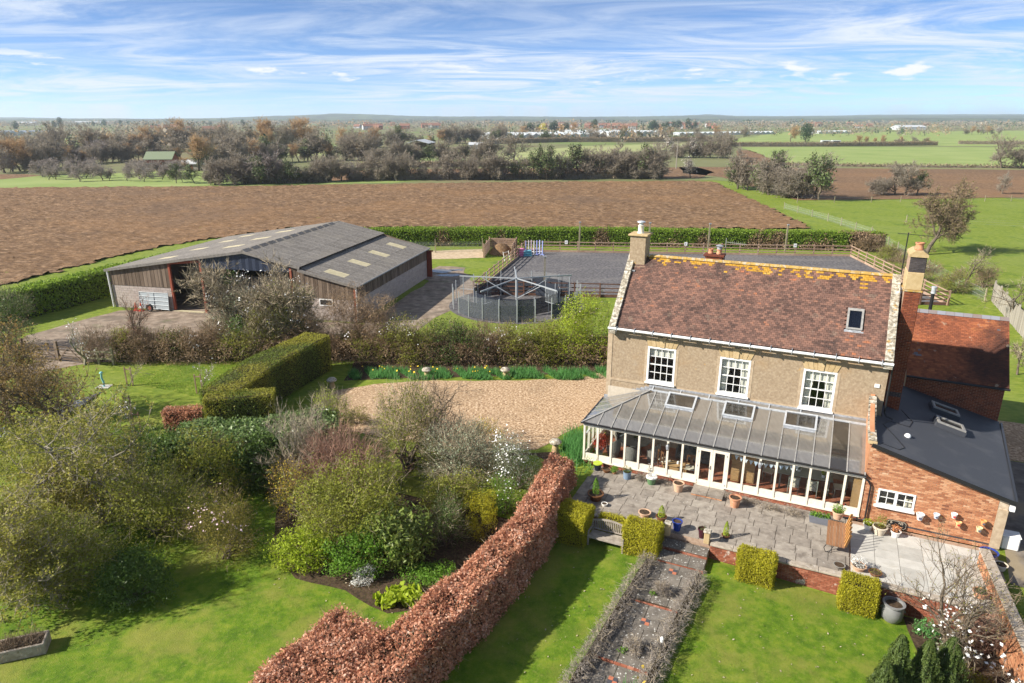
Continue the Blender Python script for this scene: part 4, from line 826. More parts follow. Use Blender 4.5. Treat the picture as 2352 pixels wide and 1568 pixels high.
carver(3.75, .85, 2.4, 'dark wooden carver chair with cream seat behind the panes', M['cushion'], M['brownwood']); carver(5.0, .62, .0, 'wooden splat-back chair beside the left glazed door', M['cushion'], M['brownwood'])
s = empty('sofa', hw(4.95, 2.35, Z0), AH, 'sofa under a chunky dark grey knitted throw', 'sofa')
sb = MB().box(-.85, .85, -.4, .4, .05, .42).build('seat', M['throw'], s, bevel=.09, smooth=True); MB().box(-.85, .85, .22, .48, .3, .95).build('backrest', M['throw'], s, bevel=.1, smooth=True)
for x in (-.93, .77): MB().box(x, x + .16, -.4, .45, .05, .62).build('arm', M['throw'], s, bevel=.06, smooth=True)
MB().lathe([(.13, 0), (.16, .2), (.14, .22)], 14, (.25, -.1, .425)).build('basket', M['wicker'], s, smooth=True)
t = empty('coffee_chest', hw(4.3, .75, Z0), AH, 'low pine chest with a white jar behind the panes', 'chest'); MB().box(-.55, .55, -.25, .25, .03, .4).build('body', M['pine'], t); MB().box(-.6, .6, -.3, .3, .402, .44).build('lid', M['pine'], t); MB().lathe([(.05, 0), (.07, .06), (.04, .14)], 12, (.1, 0, .44)).build('jar', M['white'], t, smooth=True)
t = empty('oak_cabinet', hw(7.25, 1.25, Z0), AH + .12, 'pale oak cabinet standing right of the glazed doors', 'cabinet'); MB().box(-.5, .5, -.22, .22, .03, 1.05).build('carcass', M['pine'], t); MB().box(-.54, .54, -.26, .26, 1.052, 1.1).build('top', M['pine'], t)
for x in (-.46, .02): 
    for z in (.1, .58): MB().box(x, x + .44, -.235, -.221, z, z + .42).build('panel', M['pine'], t)
t = empty('dining_table', hw(9.85, 1.75, Z0), AH + .05, 'long sage grey dining table inside the conservatory', 'table')
for j in range(5): MB().box(-1.15, 1.15, -.45 + j * .18 + .004, -.45 + (j + 1) * .18 - .004, .72, .76).build('top_board', M['sage'], t)
for x in (-1.0, 1.0):
    for y in (-.38, .38): MB().bar((x, y, 0), (x, y, .72), .07, .07).build('leg', M['sage'], t)
def dchair(u_, v_, rz, lab, m=M['sage']):
    c = empty('dining_chair', hw(u_, v_, Z0), AH + rz, lab, 'chair', 'chairs around the dining table'); MB().box(-.23, .23, -.22, .22, .42, .48).build('seat', M['cushion'], c)
    for x in (-.21, .21): MB().bar((x, -.2, 0), (x, -.2, .42), .03, .03).build('leg', m, c); MB().bar((x, .2, 0), (x, .27, .95), .03, .03).build('leg', m, c)
    MB().bar((-.21, .26, .93), (.21, .26, .93), .03, .03).bar((-.2, .22, .52), (.2, .26, .9), .02, .02).bar((.2, .22, .52), (-.2, .26, .9), .02, .02).build('cross_back', m, c); MB().box(-.2, .2, .19, .22, .5, .86).build('back_cushion', M['cushion'], c)
dchair(8.35, 1.85, 1.35, 'cushioned chair at the left head of the dining table'); dchair(9.45, 1.0, 3.14, 'cross-back chair, left of the two on the near side of the dining table'); dchair(10.2, 1.0, 3.14, 'cross-back chair, right of the two on the near side of the dining table'); dchair(11.3, 1.6, -1.45, 'cream cushioned chair at the right head of the dining table'); dchair(9.5, 2.55, 0, 'cream chair, left of the two behind the dining table'); dchair(10.25, 2.55, 0, 'cream chair, right of the two behind the dining table')
def potted(name, lab, p, r, h, pm, leaf=None, ph=.3, n=250, size=.06, cat='pot', prof=None, group=None, aspect=.5, spread=1.0, conical=False, ry=None, rim=True):
    """plant pot with rim and soil, and a plant in it"""
    o = empty(name, p, AH, lab, cat, group); pr = prof or [(r * .68, 0), (r * .95, h * .86), (r * 1.08, h * .87), (r * 1.08, h), (r * .9, h), (r * .86, h * .88)]
    MB().lathe(pr, 18, cap=True).build('pot', pm, o, smooth=True); MB().lathe([(0.001, 0), (r * .86, 0)], 18, (0, 0, h * .9), cap=False).build('soil', M['soil'], o)
    if leaf is not None:
        rng = np.random.default_rng(int(abs(p[0] * 977 + p[1] * 131)) % 99999)
        if conical: zz = rng.uniform(0, 1, n); a = rng.uniform(0, 6.28, n); rad = r * spread * (1 - zz) ** .75 * (zz + .15) ** .3 * rng.uniform(.75, 1.05, n); P = np.column_stack([rad * np.cos(a), rad * np.sin(a), h + zz * ph]); nr = np.column_stack([np.cos(a), np.sin(a), np.full(n, .4)])
        else: d = unit(rng.normal(0, 1, (n, 3))); P = d * rng.uniform(.5, 1, n)[:, None] * [r * spread, r * spread, ph * .55] + [0, 0, h + ph * .4]; P[:, 2] = np.maximum(P[:, 2], h * .9); nr = unit(d + [0, 0, .5])
        link('plant', leaf_mesh('plant', P, nr, size, leaf, aspect, .7, rng, up=.6), o)
    return o
potted('red_acer_plant', 'red leaved potted plant behind the left corner panes', hw(.55, .75, Z0), .2, .45, M['lead'], leafm('red_acer_leaves', (.30, .05, .03), .4, .3), .9, 500, .08, 'plant', spread=2.1)
potted('table_plant', 'small dark plant in the middle of the round wicker table', hw(2.05, 1.75, Z0 + .762), .1, .14, M['wicker'], M['dkgreen'], .35, 60, .14, 'plant', aspect=.2, spread=1.6)
potted('table_pot_plant', 'white pot with green plant on the dining table, left one', hw(9.6, 1.75, Z0 + .762), .09, .12, M['white'], M['dkgreen'], .3, 80, .07, 'plant', spread=1.5); potted('table_pot_plant', 'white pot with bright green leaves on the dining table, right one', hw(10.6, 1.6, Z0 + .762), .08, .14, M['white'], M['lime'], .25, 60, .09, 'plant', spread=1.3)
M['red'] = flat('red_plastic', (.60, .02, .02), .4)
o = empty('fire_extinguisher', hw(11.55, .3, Z0), AH, 'red canister on the floor behind the last pane', 'canister'); MB().lathe([(.11, 0), (.12, .02), (.12, .26), (.08, .32), (.04, .33)], 16).build('body', M['red'], o, smooth=True); MB().lathe([(.03, .33), (.04, .38), (.01, .4)], 8).build('valve', M['black'], o); MB().box(-.05, .05, -.126, -.12, .08, .2).build('label_plate', M['white'], o)
o = empty('storage_jar', hw(11.28, .32, Z0), AH, 'dark brown jar beside the red canister', 'jar'); MB().lathe([(.1, 0), (.12, .1), (.12, .26), (.06, .34), (.06, .38)], 16).build('body', M['brownwood'], o, smooth=True); MB().lathe([(.065, .38), (.065, .41), (.01, .42)], 12).build('lid', M['black'], o)
bt = empty('bunting', hw(6.8, .25, 1.9), AH, 'string of pale blue and white bunting flags inside the conservatory', 'bunting'); M['bunt'] = mat('bunting_cloth', [(0, (.42, .52, .66)), (1, (.80, .82, .84))], scale=9, rough=.9, rnd=.9)
pp = [(x, .0, -.18 * math.sin(math.pi * min(1, x / 2.7)) - .05) for x in np.linspace(0, 2.9, 15)]; MB().path(pp, .004, 4).build('cord', M['white'], bt)
for i in range(1, 14):
    x, y, z = pp[i]; MB().add([(x - .09, 0, z), (x + .09, 0, z), (x, 0, z - .22), (x - .09, .004, z), (x + .09, .004, z), (x, .004, z - .22)], [(0, 1, 2), (5, 4, 3), (0, 3, 4, 1), (1, 4, 5, 2), (2, 5, 3, 0)]).build('flag', M['bunt'], bt)
# ------------------------------------------------------------------ single-storey brick extension with dark flat roof
ext = empty('brick_extension', OH, AH, 'single-storey orange brick extension with sloping dark roof and white window', 'extension')
def rtop(u): return 3.62 - (u - 12.2) * .275
WE = (12.62, 13.96, .95, 1.68)
w = MB(); g = [(12.08, 0), (WE[0], 0), (WE[0], rtop(WE[0]) - .1), (12.08, rtop(12.08) - .1)]
for a, c in ((12.08, WE[0]), (WE[1], 17.0)): w.prism([(a, 0), (c, 0), (c, rtop(c) - .12), (a, rtop(a) - .12)], 'y', .02, .3)
w.prism([(WE[0], 0), (WE[1], 0), (WE[1], WE[2]), (WE[0], WE[2])], 'y', .02, .3).prism([(WE[0], WE[3]), (WE[1], WE[3]), (WE[1], rtop(WE[1]) - .12), (WE[0], rtop(WE[0]) - .12)], 'y', .02, .3)
wo = w.build('front_wall', M['mortar'], ext)
wall_bricks(wo, 'brick', (12.08, .02, 0), (1, 0, 0), 4.6, 0, 3.6, M['brick'], (0, -1, 0), top=lambda x: rtop(12.08 + x) - .1, holes=[(WE[0] - 12.08, WE[1] - 12.08, WE[2] - .03, WE[3])], limit=300, th=.05, rest='brickwork', mats_extra=(lambda x, z, j: j == 2 and x > 1.7, M['brickblue']))
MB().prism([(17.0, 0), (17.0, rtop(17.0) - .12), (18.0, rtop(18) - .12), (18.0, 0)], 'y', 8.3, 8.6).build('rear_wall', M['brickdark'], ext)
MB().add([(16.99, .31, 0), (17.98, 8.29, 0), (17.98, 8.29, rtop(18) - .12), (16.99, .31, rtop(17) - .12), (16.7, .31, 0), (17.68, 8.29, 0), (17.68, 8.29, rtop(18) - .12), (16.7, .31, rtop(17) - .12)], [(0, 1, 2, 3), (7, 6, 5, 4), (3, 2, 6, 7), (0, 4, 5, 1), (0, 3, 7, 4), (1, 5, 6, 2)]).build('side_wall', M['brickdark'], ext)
MB().box(16.68, 17.02, -.04, .018, .08, 1.78).build('stone_pier', M['plaster'], ext)
rp = [(12.2, -.16), (17.12, -.16), (18.12, 8.83), (13.36, 8.83), (13.36, 6.1), (12.6, 6.1), (12.6, VF - .05), (12.2, VF - .05)]
n = len(rp); ro = MB().add([(x, y, rtop(x)) for x, y in rp] + [(x, y, rtop(x) - .14) for x, y in rp], [tuple(range(n)), tuple(range(2 * n - 1, n - 1, -1))] + [(i, n + i, n + (i + 1) % n, (i + 1) % n) for i in range(n)]).build('flat_roof', M['roofing'], ext)
MB().bar((12.1, -.17, rtop(12.1) - .06), (17.14, -.17, rtop(17.14) - .06), .03, .16).build('fascia', M['black'], ro); MB().bar((17.15, -.2, rtop(17.15) + .0), (18.18, 8.72, rtop(18.18) + .0), .09, .1).build('gutter', M['black'], ro)
MB().box(17.0, 17.16, -.2, -.05, 1.86, 2.06).build('corner_bracket', M['wpaint'], ro)
for i, (vc) in enumerate((5.15, 7.0)):       # two rooflights on black upstands
    c = Vector((15.45, vc, rtop(15.45))); Rr = RY(math.atan(.275)) @ RZ(.03); k = MB().box(-.62, .62, -.42, .42, -.02, .2).build('rooflight', M['roofing'], ro); k.matrix_basis = TRS(c, (1, 1, 1), Rr)
    MB().box(-.58, .58, -.38, -.29, .202, .27).box(-.58, .58, .29, .38, .202, .27).box(-.58, -.48, -.29, .29, .202, .27).box(.48, .58, -.29, .29, .202, .27).build('frame', M['alu'], k); MB().box(-.48, .48, -.29, .29, .21, .225).build('pane', M['polyd'], k)
MB().lathe([(.13, 0), (.13, .05), (.09, .12), (.02, .15)], 16, (13.55, 2.1, rtop(13.55))).build('vent_dome', M['wpaint'], ro, smooth=True)
cab = [(12.45, .25), (13.1, .3), (13.35, .75), (13.0, 1.6), (12.6, 2.4), (12.9, 3.1), (13.7, 3.3), (13.9, 4.1), (13.5, 5.1)]; MB().path([(a, b_, rtop(a) + .012) for a, b_ in cab], .014, 5).build('roof_cable', M['black'], ro)
# raking parapet between conservatory and extension, capped with tilted bricks
pv = [(.0, 3.62), (VF - .03, 4.75)]
MB().prism([(.02, 2.0), (VF - .03, 2.0), (VF - .03, 4.5), (1.6, 3.95), (.02, 3.66)], 'x', 12.02, 12.19).build('parapet_wall', M['brick'], ext)
for k in range(13): 
    y = .12 + k * .24; z = 3.72 + max(0, (y - 1.4)) * .42; o_ = MB().box(-.15, .15, -.105, .105, -.05, .05).build('capping_brick', M['coping2'] if 'coping2' in M else M['coping'], ext); o_.matrix_basis = TRS((12.1, y, z), (1, 1, 1), RX(.35))
MB().box(11.95, 12.28, -.05, .16, 3.58, 3.68).build('padstone', M['stone'], ext)
def casement(u0, u1, z0, z1, parent):
    f = .07; w = MB().box(u0, u0 + f, -.02, .08, z0, z1).box(u1 - f, u1, -.02, .08, z0, z1).box(u0 + f, u1 - f, -.018, .078, z1 - f, z1).box(u0 + f, u1 - f, -.018, .078, z0, z0 + f).box((u0 + u1) / 2 - .05, (u0 + u1) / 2 + .05, -.019, .079, z0 + f, z1 - f).build('casement_window', M['wpaint'], parent)
    MB().box(u0 - .08, u1 + .04, -.13, -.022, z0 - .06, z0 + .01).build('sill', M['wpaint'], w); mm = unit_mesh('pane', M['glass'])
    for h in range(2):
        a = u0 + f if h == 0 else (u0 + u1) / 2 + .05; b_ = (u0 + u1) / 2 - .05 if h == 0 else u1 - f; m_ = (a + b_) / 2
        MB().box(m_ - .012, m_ + .012, .015, .045, z0 + f, z1 - f).build('glazing_bar', M['wpaint'], w); MB().box(a, b_, .017, .047, (z0 + z1) / 2 - .012, (z0 + z1) / 2 + .012).build('glazing_bar', M['wpaint'], w)
        for i in range(2):
            for j in range(2): o = link('pane', mm, w); o.matrix_basis = TRS(((a + m_) / 2 if i == 0 else (m_ + b_) / 2, .03, z0 + f + (z1 - z0 - 2 * f) * (j + .5) / 2), ((b_ - a) / 2 - .01, .005, (z1 - z0 - 2 * f) / 2 - .01))
    MB().box(u0 - .3, u1 + .3, .9, .95, 0, 2.6).build('room_wall', M['interior'], w); MB().box(u1 - .35, u1 - .08, .14, .18, z0 + f, z0 + .4).build('books', M['cushion'], w)
casement(*WE, ext)
dp = MB().path([(12.06, -.1, 2.05), (12.2, -.1, 1.95), (12.32, -.08, 1.75), (12.32, -.08, .22), (12.25, -.1, .14), (11.5, -.12, .1)], .035, 8).build('downpipe', M['black'], ext, smooth=True)
# ------------------------------------------------------------------ two-storey rear wing
wing = empty('rear_wing', OH, AH, 'red brick rear wing with steep orange and purple tile roof', 'wing')
MB().box(13.9, 18.05, 8.86, 14.3, 0, 3.86).build('wall', M['mortard'], wing)
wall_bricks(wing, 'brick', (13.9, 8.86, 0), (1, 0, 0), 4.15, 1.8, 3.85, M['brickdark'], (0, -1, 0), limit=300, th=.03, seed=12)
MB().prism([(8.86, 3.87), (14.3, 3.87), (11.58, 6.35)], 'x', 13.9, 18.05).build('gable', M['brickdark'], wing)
wr = MB().prism([(8.68, 3.8), (11.58, 6.45), (14.5, 3.8), (14.5, 3.72), (11.58, 6.36), (8.68, 3.72)], 'x', 13.86, 18.16).build('roof', M['tile2'], wing)
tiled_slope(wr, 13.86, 18.16, 8.64, 3.81, 11.58, 6.47, .1, .17, M['tile2'], None, 240, 15)
RT = mat('blue_ridge_tile', [(0, (.20, .15, .13)), (1, (.24, .26, .31))], scale=2, rough=.8, rnd=.8)
for k in range(11):
    x = 13.86 + k * .39; MB().prism([(11.58 - .16, 6.40), (11.58, 6.56), (11.58 + .16, 6.40)], 'x', x + .005, x + .385).build('ridge_tile', RT, wr)
MB().tube((13.88, 8.62, 3.78), (18.2, 8.62, 3.74), .06, n=8).build('gutter', M['black'], wing, smooth=True)
fl_ = MB().tube((14.75, 11.95, 5.9), (14.75, 11.95, 7.35), .085, n=12).build('flue', M['black'], wing, smooth=True); MB().lathe([(.12, 0), (.12, .05), (.11, .06), (.11, .3), (.13, .31), (.13, .36), (.03, .38)], 14, (14.75, 11.95, 7.35)).build('cowl', M['alul'], fl_, smooth=True)
# ------------------------------------------------------------------ terrace, steps, path, garden furniture
M['slab'] = mat('weathered_flagstone', [(0, (.18, .157, .133)), (.5, (.28, .245, .207)), (1, (.40, .36, .305))], scale=3, detail=8, rough=.9, rnd=.42, bump=.35, bscale=22, patches=[(2.2, .52, .66, (.12, .10, .08), .55), (9, .62, .69, (.52, .50, .46), .7)])
M['slabdark'] = mat('lichen_spotted_flagstone', [(0, (.095, .083, .07)), (.5, (.16, .142, .12)), (1, (.25, .222, .19))], scale=3, detail=8, rough=.9, rnd=.35, bump=.35, bscale=22, patches=[(11, .60, .64, (.68, .67, .62), .9), (2, .55, .7, (.08, .07, .05), .5)])
M['slabpale'] = mat('pale_sandstone_slab', [(0, (.33, .32, .29)), (.5, (.45, .44, .405)), (1, (.56, .545, .50))], scale=2, detail=6, rough=.85, rnd=.55, patches=[(1.5, .54, .68, (.36, .33, .27), .5, (1, 3, 1))])
M['coping2'] = mat('terrace_coping', [(0, (.25, .21, .165)), (1, (.46, .40, .33))], scale=6, rough=.9, rnd=.3, bump=.4, patches=[(8, .58, .66, (.58, .55, .50), .6), (5, .6, .7, (.10, .085, .06), .6)])
M['teak'] = mat('silvered_teak', [(0, (.24, .205, .17)), (1, (.42, .375, .32))], scale=5, rough=.85, stretch=(1, 1, 4))
pat = empty('patio', OH, AH); tag(pat, kind='structure')
MB().box(.6, 17.02, -4.13, .0, -.62, -.035).build('patio_base', M['mortard'], pat)
rr_ = random.Random(4); items = []; y = -.02
for row, hgt in enumerate((.52, .62, .6, .5, .62, .6, .62)):
    x = .62 - rr_.uniform(0, .5); y1 = y - hgt
    while x < 11.75:
        wd = rr_.choice((.55, .62, .75, .78, .9)); a, b_ = max(.62, x), min(11.76, x + wd); x += wd
        if b_ - a < .12 or (5.3 < (a + b_) / 2 < 6.8 and row == 0): continue
        items.append(TRS(((a + b_) / 2, (y + y1) / 2, -.03 + rr_.uniform(-.006, .006)), (b_ - a - .022, hgt - .022, .07), RX(rr_.uniform(-.006, .006)) @ RY(rr_.uniform(-.006, .006))))
    y = y1
pieces('paving_slab', pat, items, M['slab'], 300, cham=.02)
items = []; x = 11.8
for col in range(6):
    y = -.32 - (.3 if col % 2 else .0)
    if col % 2: items.append(TRS((x + .42, -.47, -.02), (.825, .285, .06)))
    while y > -4.05:
        hgt = rr_.choice((.6, .6, .9, .45)); y1 = max(-4.08, y - hgt); items.append(TRS((x + .42, (y + y1) / 2, -.02 + rr_.uniform(-.003, .003)), (.825, y - y1 - .016, .06))); y = y1
    x += .84
pieces('pale_paving_slab', pat, items, M['slabpale'], 300, cham=.01)
st = empty('doorstep', hw(6.02, 0, 0), AH, 'low brick and slab step below the glazed doors', 'step')
for k in range(2): MB().box(-.68 + k * .69, .0 + k * .69 - .01, -.85, -.05, .09, .14).build('tread_slab', M['slab'], st)
MB().box(-.66, .66, -.8, -.06, .005, .088).build('riser_core', M['mortard'], st); wall_bricks(st, 'brick', (-.68, -.82, 0), (1, 0, 0), 1.36, .012, .088, M['brick'], (0, -1, 0), th=.03)
# retaining wall
def terrace_wall(u0, u1, lab, seed):
    w = empty('terrace_wall', hw(u0, -4.24, -.6), AH, lab, 'wall'); L = u1 - u0
    MB().box(0, L, -.09, .1, -.5, .6).build('wall_core', M['mortard'], w); wall_bricks(w, 'brick', (0, -.1, 0), (1, 0, 0), L, -.45, .6, M['brickwall'], (0, -1, 0), limit=300, th=.03, seed=seed)
    x = 0; r = random.Random(seed)
    while x < L - .05: wd = min(r.uniform(.8, 1.2), L - x); MB().box(x + .005, x + wd - .005, -.17, .15, .602, .68 + r.uniform(-.006, .006)).build('coping_stone', M['coping2'], w, bevel=.012); x += wd
terrace_wall(6.78, 16.5, 'long red brick terrace wall with stone coping right of the steps', 21); terrace_wall(.9, 4.93, 'low brick terrace wall behind the bench and clipped bushes', 22)
stp = empty('garden_steps', hw(5.83, -4.2, -.6), AH, 'broad brick-edged stone steps from terrace to path', 'steps')
for k, (y0, y1, zt) in enumerate(((-.62, -.05, .40), (-1.3, -.62, .22))):
    MB().box(-.87, .93, y0 + .02, y1, 0, zt - .05).build('riser_core', M['mortard'], stp); wall_bricks(stp, 'brick', (-.87, y0 + .02, 0), (1, 0, 0), 1.8, 0, zt - .06, M['brickwall'], (0, -1, 0), th=.04)
    for i in range(3): MB().box(-.88 + i * .605, -.88 + i * .605 + .595, y0 - .03, y1 - .004, zt - .048, zt).build('tread_slab', M['slabdark'], stp, bevel=.008)
for u_, v_, hh, lab in ((5.08, -4.3, .5, 'short rough stone post on the left of the steps'), (6.62, -4.22, .5, 'square stone post with lichened cap on the right of the steps')):
    p = empty('stone_post', hw(u_, v_, -.02), AH, lab, 'post'); MB().box(-.11, .11, -.11, .11, 0, hh).build('shaft', M['stone'], p, bevel=.02); MB().box(-.15, .15, -.15, .15, hh + .001, hh + .08).build('cap', M['coping'], p, bevel=.025)
# flagged path down the garden
pth = empty('garden_path', OH, AH); tag(pth, kind='structure'); items = []
def pu(v): return 5.68 + (v + 5.9) * .088
SECT = [(-8.12, -5.5, -.50), (-11.3, -8.14, -.535), (-15.5, -11.32, -.57)]
for y0, y1, zt in SECT:
    y = y1; MB().add([(pu(y0) - .95, y0, -.6), (pu(y0) + .95, y0, -.6), (pu(y1) + .95, y1, -.6), (pu(y1) - .95, y1, -.6), (pu(y0) - .95, y0, zt - .03), (pu(y0) + .95, y0, zt - .03), (pu(y1) + .95, y1, zt - .03), (pu(y1) - .95, y1, zt - .03)], CUBEF[:0] + [(3, 2, 1, 0), (4, 5, 6, 7), (0, 1, 5, 4), (1, 2, 6, 5), (2, 3, 7, 6), (3, 0, 4, 7)]).build('path_bed', M['soil'], pth)
    row = 0
    while y > y0 + .15:
        hgt = min(rr_.uniform(.55, .72), y - y0); x = -.92; ym = y - hgt / 2; cut = [-.92, rr_.uniform(-.4, -.1), rr_.uniform(.25, .5), .92] if row % 2 else [-.92, rr_.uniform(-.2, .3), .92]
        for a, b_ in zip(cut[:-1], cut[1:]): items.append(TRS((pu(ym) + (a + b_) / 2, ym, zt - .03 + rr_.uniform(-.005, .005)), (b_ - a - .02, hgt - .02, .06), RZ(-.0)))
        y -= hgt; row += 1
pieces('path_slab', pth, items, M['slabdark'], 300, cham=.015)
for y0 in (-8.13, -11.31):
    wall_bricks(pth, 'edging_brick', (pu(y0) - .92, y0, 0), (1, 0, 0), 1.84, -.62, -.5, M['brickwall'], (0, -1, 0), th=.07, Hh=.11)
M['tilered'] = flat('red_clay_tile', (.45, .16, .09), .8); M['tileblk'] = flat('slate_grey_tile', (.07, .07, .08), .7)
for (u_, v_, z) in ((5.69, -5.95, -.5), (5.42, -9.05, -.535), (5.15, -12.0, -.57)):
    for i in (0, 1):
        for j in (0, 1): MB().box(u_ - .15 + i * .152, u_ + i * .152 - .004, v_ - .15 + j * .152, v_ + j * .152 - .004, z - .02, z + .012).build('inset_tile', M['tilered'] if (i + j) % 2 else M['tileblk'], pth)
# lavender edging
def lavpath(pts): return [hw(*p) for p in pts]
hedge('lavender_hedge', 'straggly grey lavender hedge along the left side of the path', lavpath([(4.72, -5.75), (4.5, -8), (4.3, -10.5), (4.05, -13.5)]), .5, .5, M['lav'], 900, .085, 'hedge', 'lavender edging', amp=.08, freq=4, seed=31, aspect=.14, tilt=.9, loose=.07, z0=-.6, round_=.4, twig_n=700, twigm=M['twigpale'])
hedge('lavender_hedge', 'straggly grey lavender hedge along the right side of the path', lavpath([(6.72, -6.0), (6.5, -8), (6.3, -10.5), (6.1, -13.5)]), .5, .5, M['lav'], 900, .085, 'hedge', 'lavender edging', amp=.08, freq=4, seed=32, aspect=.14, tilt=.9, loose=.07, z0=-.6, round_=.4, twig_n=700, twigm=M['twigpale'])
for (u_, v_, z, lab, sd) in ((5.6, -7.35, -.5, 'rounded grey lavender clump on the upper path slabs', 41), (5.4, -10.5, -.535, 'rounded grey lavender clump on the lower path slabs', 42)):
    p = hw(u_, v_, z); shrub('lavender_clump', lab, p.x, p.y, .36, .36, .5, M['lav'], 1500, .08, seed=sd, twig_n=500, twig_len=.18, twigm=M['twigpale'], aspect=.14, z=z, stems=5, up=1.0)
    q = hw(u_ - .3, v_ - .22, z); shrub('green_tuft', 'small green tuft at the foot of the ' + ('upper' if sd == 41 else 'lower') + ' lavender clump', q.x, q.y, .14, .14, .14, M['fresh'], 120, .06, 'plant', seed=sd + 5, twig_n=0, stems=2, z=z, clumps=4)
# clipped golden box blocks
def topiary(lab, u0, u1, v0, v1, h, sd, z=-.6, rnd_=.2):
    z = gz(*hw((u0 + u1) / 2, -5)[:2]); h += -.6 - z
    return hedge('topiary_block', lab, [hw(u0, (v0 + v1) / 2), hw((u0 + u1) / 2, (v0 + v1) / 2), hw(u1, (v0 + v1) / 2)], v1 - v0, h, M['box'], 3200, .045, 'topiary', 'clipped golden box blocks', amp=.07, freq=2.2, seed=sd, z0=z, aspect=.6, tilt=.8, loose=.035, round_=rnd_)
topiary('large clipped golden box block left of the bench', .8, 2.05, -5.9, -4.6, 1.35, 51); topiary('large clipped golden box block right of the bench beside the steps', 3.55, 4.92, -5.5, -4.45, 1.2, 52)
topiary('smaller clipped golden bush tucked behind the bench', 2.35, 3.35, -4.75, -4.4, 1.02, 53, rnd_=.4); topiary('clipped golden box block against the terrace wall nearest the steps', 7.95, 9.2, -5.25, -4.42, 1.05, 54); topiary('clipped golden box block against the terrace wall beside the grey urn', 11.5, 12.65, -5.2, -4.42, 1.0, 55)
# bench
bn = empty('garden_bench', hw(2.85, -5.25, -.6), AH, 'silvered teak garden bench with curved slatted back between clipped bushes', 'bench')
for k in range(5): MB().box(-.7, .7, -.24 + k * .1, -.24 + k * .1 + .085, .42, .44).build('seat_slat', M['teak'], bn)
for x in (-.72, .72):
    MB().bar((x, -.26, 0), (x, -.26, .62), .06, .06).build('leg', M['teak'], bn); MB().bar((x, .26, 0), (x, .34, .86), .06, .06).build('leg', M['teak'], bn); MB().bar((x, -.3, .635), (x, .3, .635), .07, .035).build('arm', M['teak'], bn)
MB().box(-.69, .69, -.27, -.24, .34, .418).build('apron', M['teak'], bn)
for k in range(10):
    x0, x1 = -.69 + k * .138, -.69 + (k + 1) * .138; z0, z1 = [.84 + .12 * math.cos(x / .7 * math.pi / 2) for x in (x0, x1)]; MB().bar((x0, .335, z0), (x1, .335, z1), .035, .07).build('top_rail', M['teak'], bn)
MB().bar((-.69, .29, .5), (.69, .29, .5), .03, .06).build('lower_rail', M['teak'], bn)
for k in range(17): x = -.62 + k * .0775; MB().bar((x, .295, .52), (x, .33, .82 + .11 * math.cos(x / .7 * math.pi / 2)), .035, .016).build('back_slat', M['teak'], bn)
# pots along the conservatory
M['navy'] = flat('dark_navy_glaze', (.012, .016, .035), .2, .5); M['blueglz'] = flat('cobalt_glaze', (.02, .05, .28), .2, .5); M['greenglz'] = flat('green_glaze', (.10, .20, .09), .3, .5); M['galv'] = flat('blue_grey_zinc', (.17, .24, .33), .5, .4); M['potcream'] = flat('cream_pot', (.62, .54, .42), .6); M['potwhite'] = flat('white_pot', (.76, .75, .71), .5); M['paleterra'] = flat('pale_terracotta', (.55, .36, .24), .85); M['plum'] = flat('dark_plum_glaze', (.05, .012, .02), .25, .5)
def P_(u_, v_): return hw(u_, v_, .008)
o = potted('glazed_pot', 'dark navy glazed pot with lime rim at the left corner', P_(.85, -.42), .2, .36, M['navy'], None); MB().lathe([(.19, 0), (.225, .01), (.225, .05), (.17, .05)], 18, (0, 0, .33)).build('rim', flat('lime_glaze', (.42, .52, .05), .3), o, smooth=True)
potted('basket_planter', 'low round woven planter beside the navy pot', P_(1.3, -.42), .2, .15, M['brownwood'], None); potted('green_plant', 'bright green leafy plant by the brick base', P_(1.68, -.42), .1, .1, M['terra'], M['fresh'], .32, 260, .07, 'plant', spread=2.0)
potted('zinc_bucket', 'blue grey zinc bucket with dark green plant', P_(2.35, -.6), .19, .34, M['galv'], M['dkgreen'], .28, 300, .05, 'pot', spread=1.4, prof=[(.17, 0), (.19, .33), (.2, .34), (.17, .34), (.16, .3)])
o = potted('glazed_pot', 'green glazed pot with a tiny blossoming tree', P_(3.5, -.62), .24, .36, M['greenglz'], None); MB().lathe([(.22, 0), (.262, .01), (.262, .06), (.2, .06)], 18, (0, 0, .32)).build('rim', M['potwhite'], o, smooth=True)
tr1 = Tree(5, .75, .5, 3, .02, kids=(4, 3), twig_len=.1); a_, b_, c_ = tr1.meshes('pot_tree', M['palebark'], M['twigpale'], .01, .004); q = link('little_tree', join_mesh('little_tree', [(a_, 0)] + ([(b_, 0)] if b_ else []) + [(c_, 0)], [M['palebark']]), o, (0, 0, .3)); link('blossom', leaf_mesh('blossom', tr1.tip, np.tile([0, 0, 1.], (len(tr1.tip), 1)), .06, leafm('cream_blossom', (.62, .56, .36), .3, .3), .7), o, (0, 0, .3))
potted('terracotta_pot', 'terracotta pot of bare soil left of the doorstep', P_(4.76, -.75), .24, .42, M['paleterra'], None); potted('terracotta_pot', 'tall terracotta pot of bare soil right of the doorstep', P_(7.25, -1.02), .25, .46, M['terra'], None)
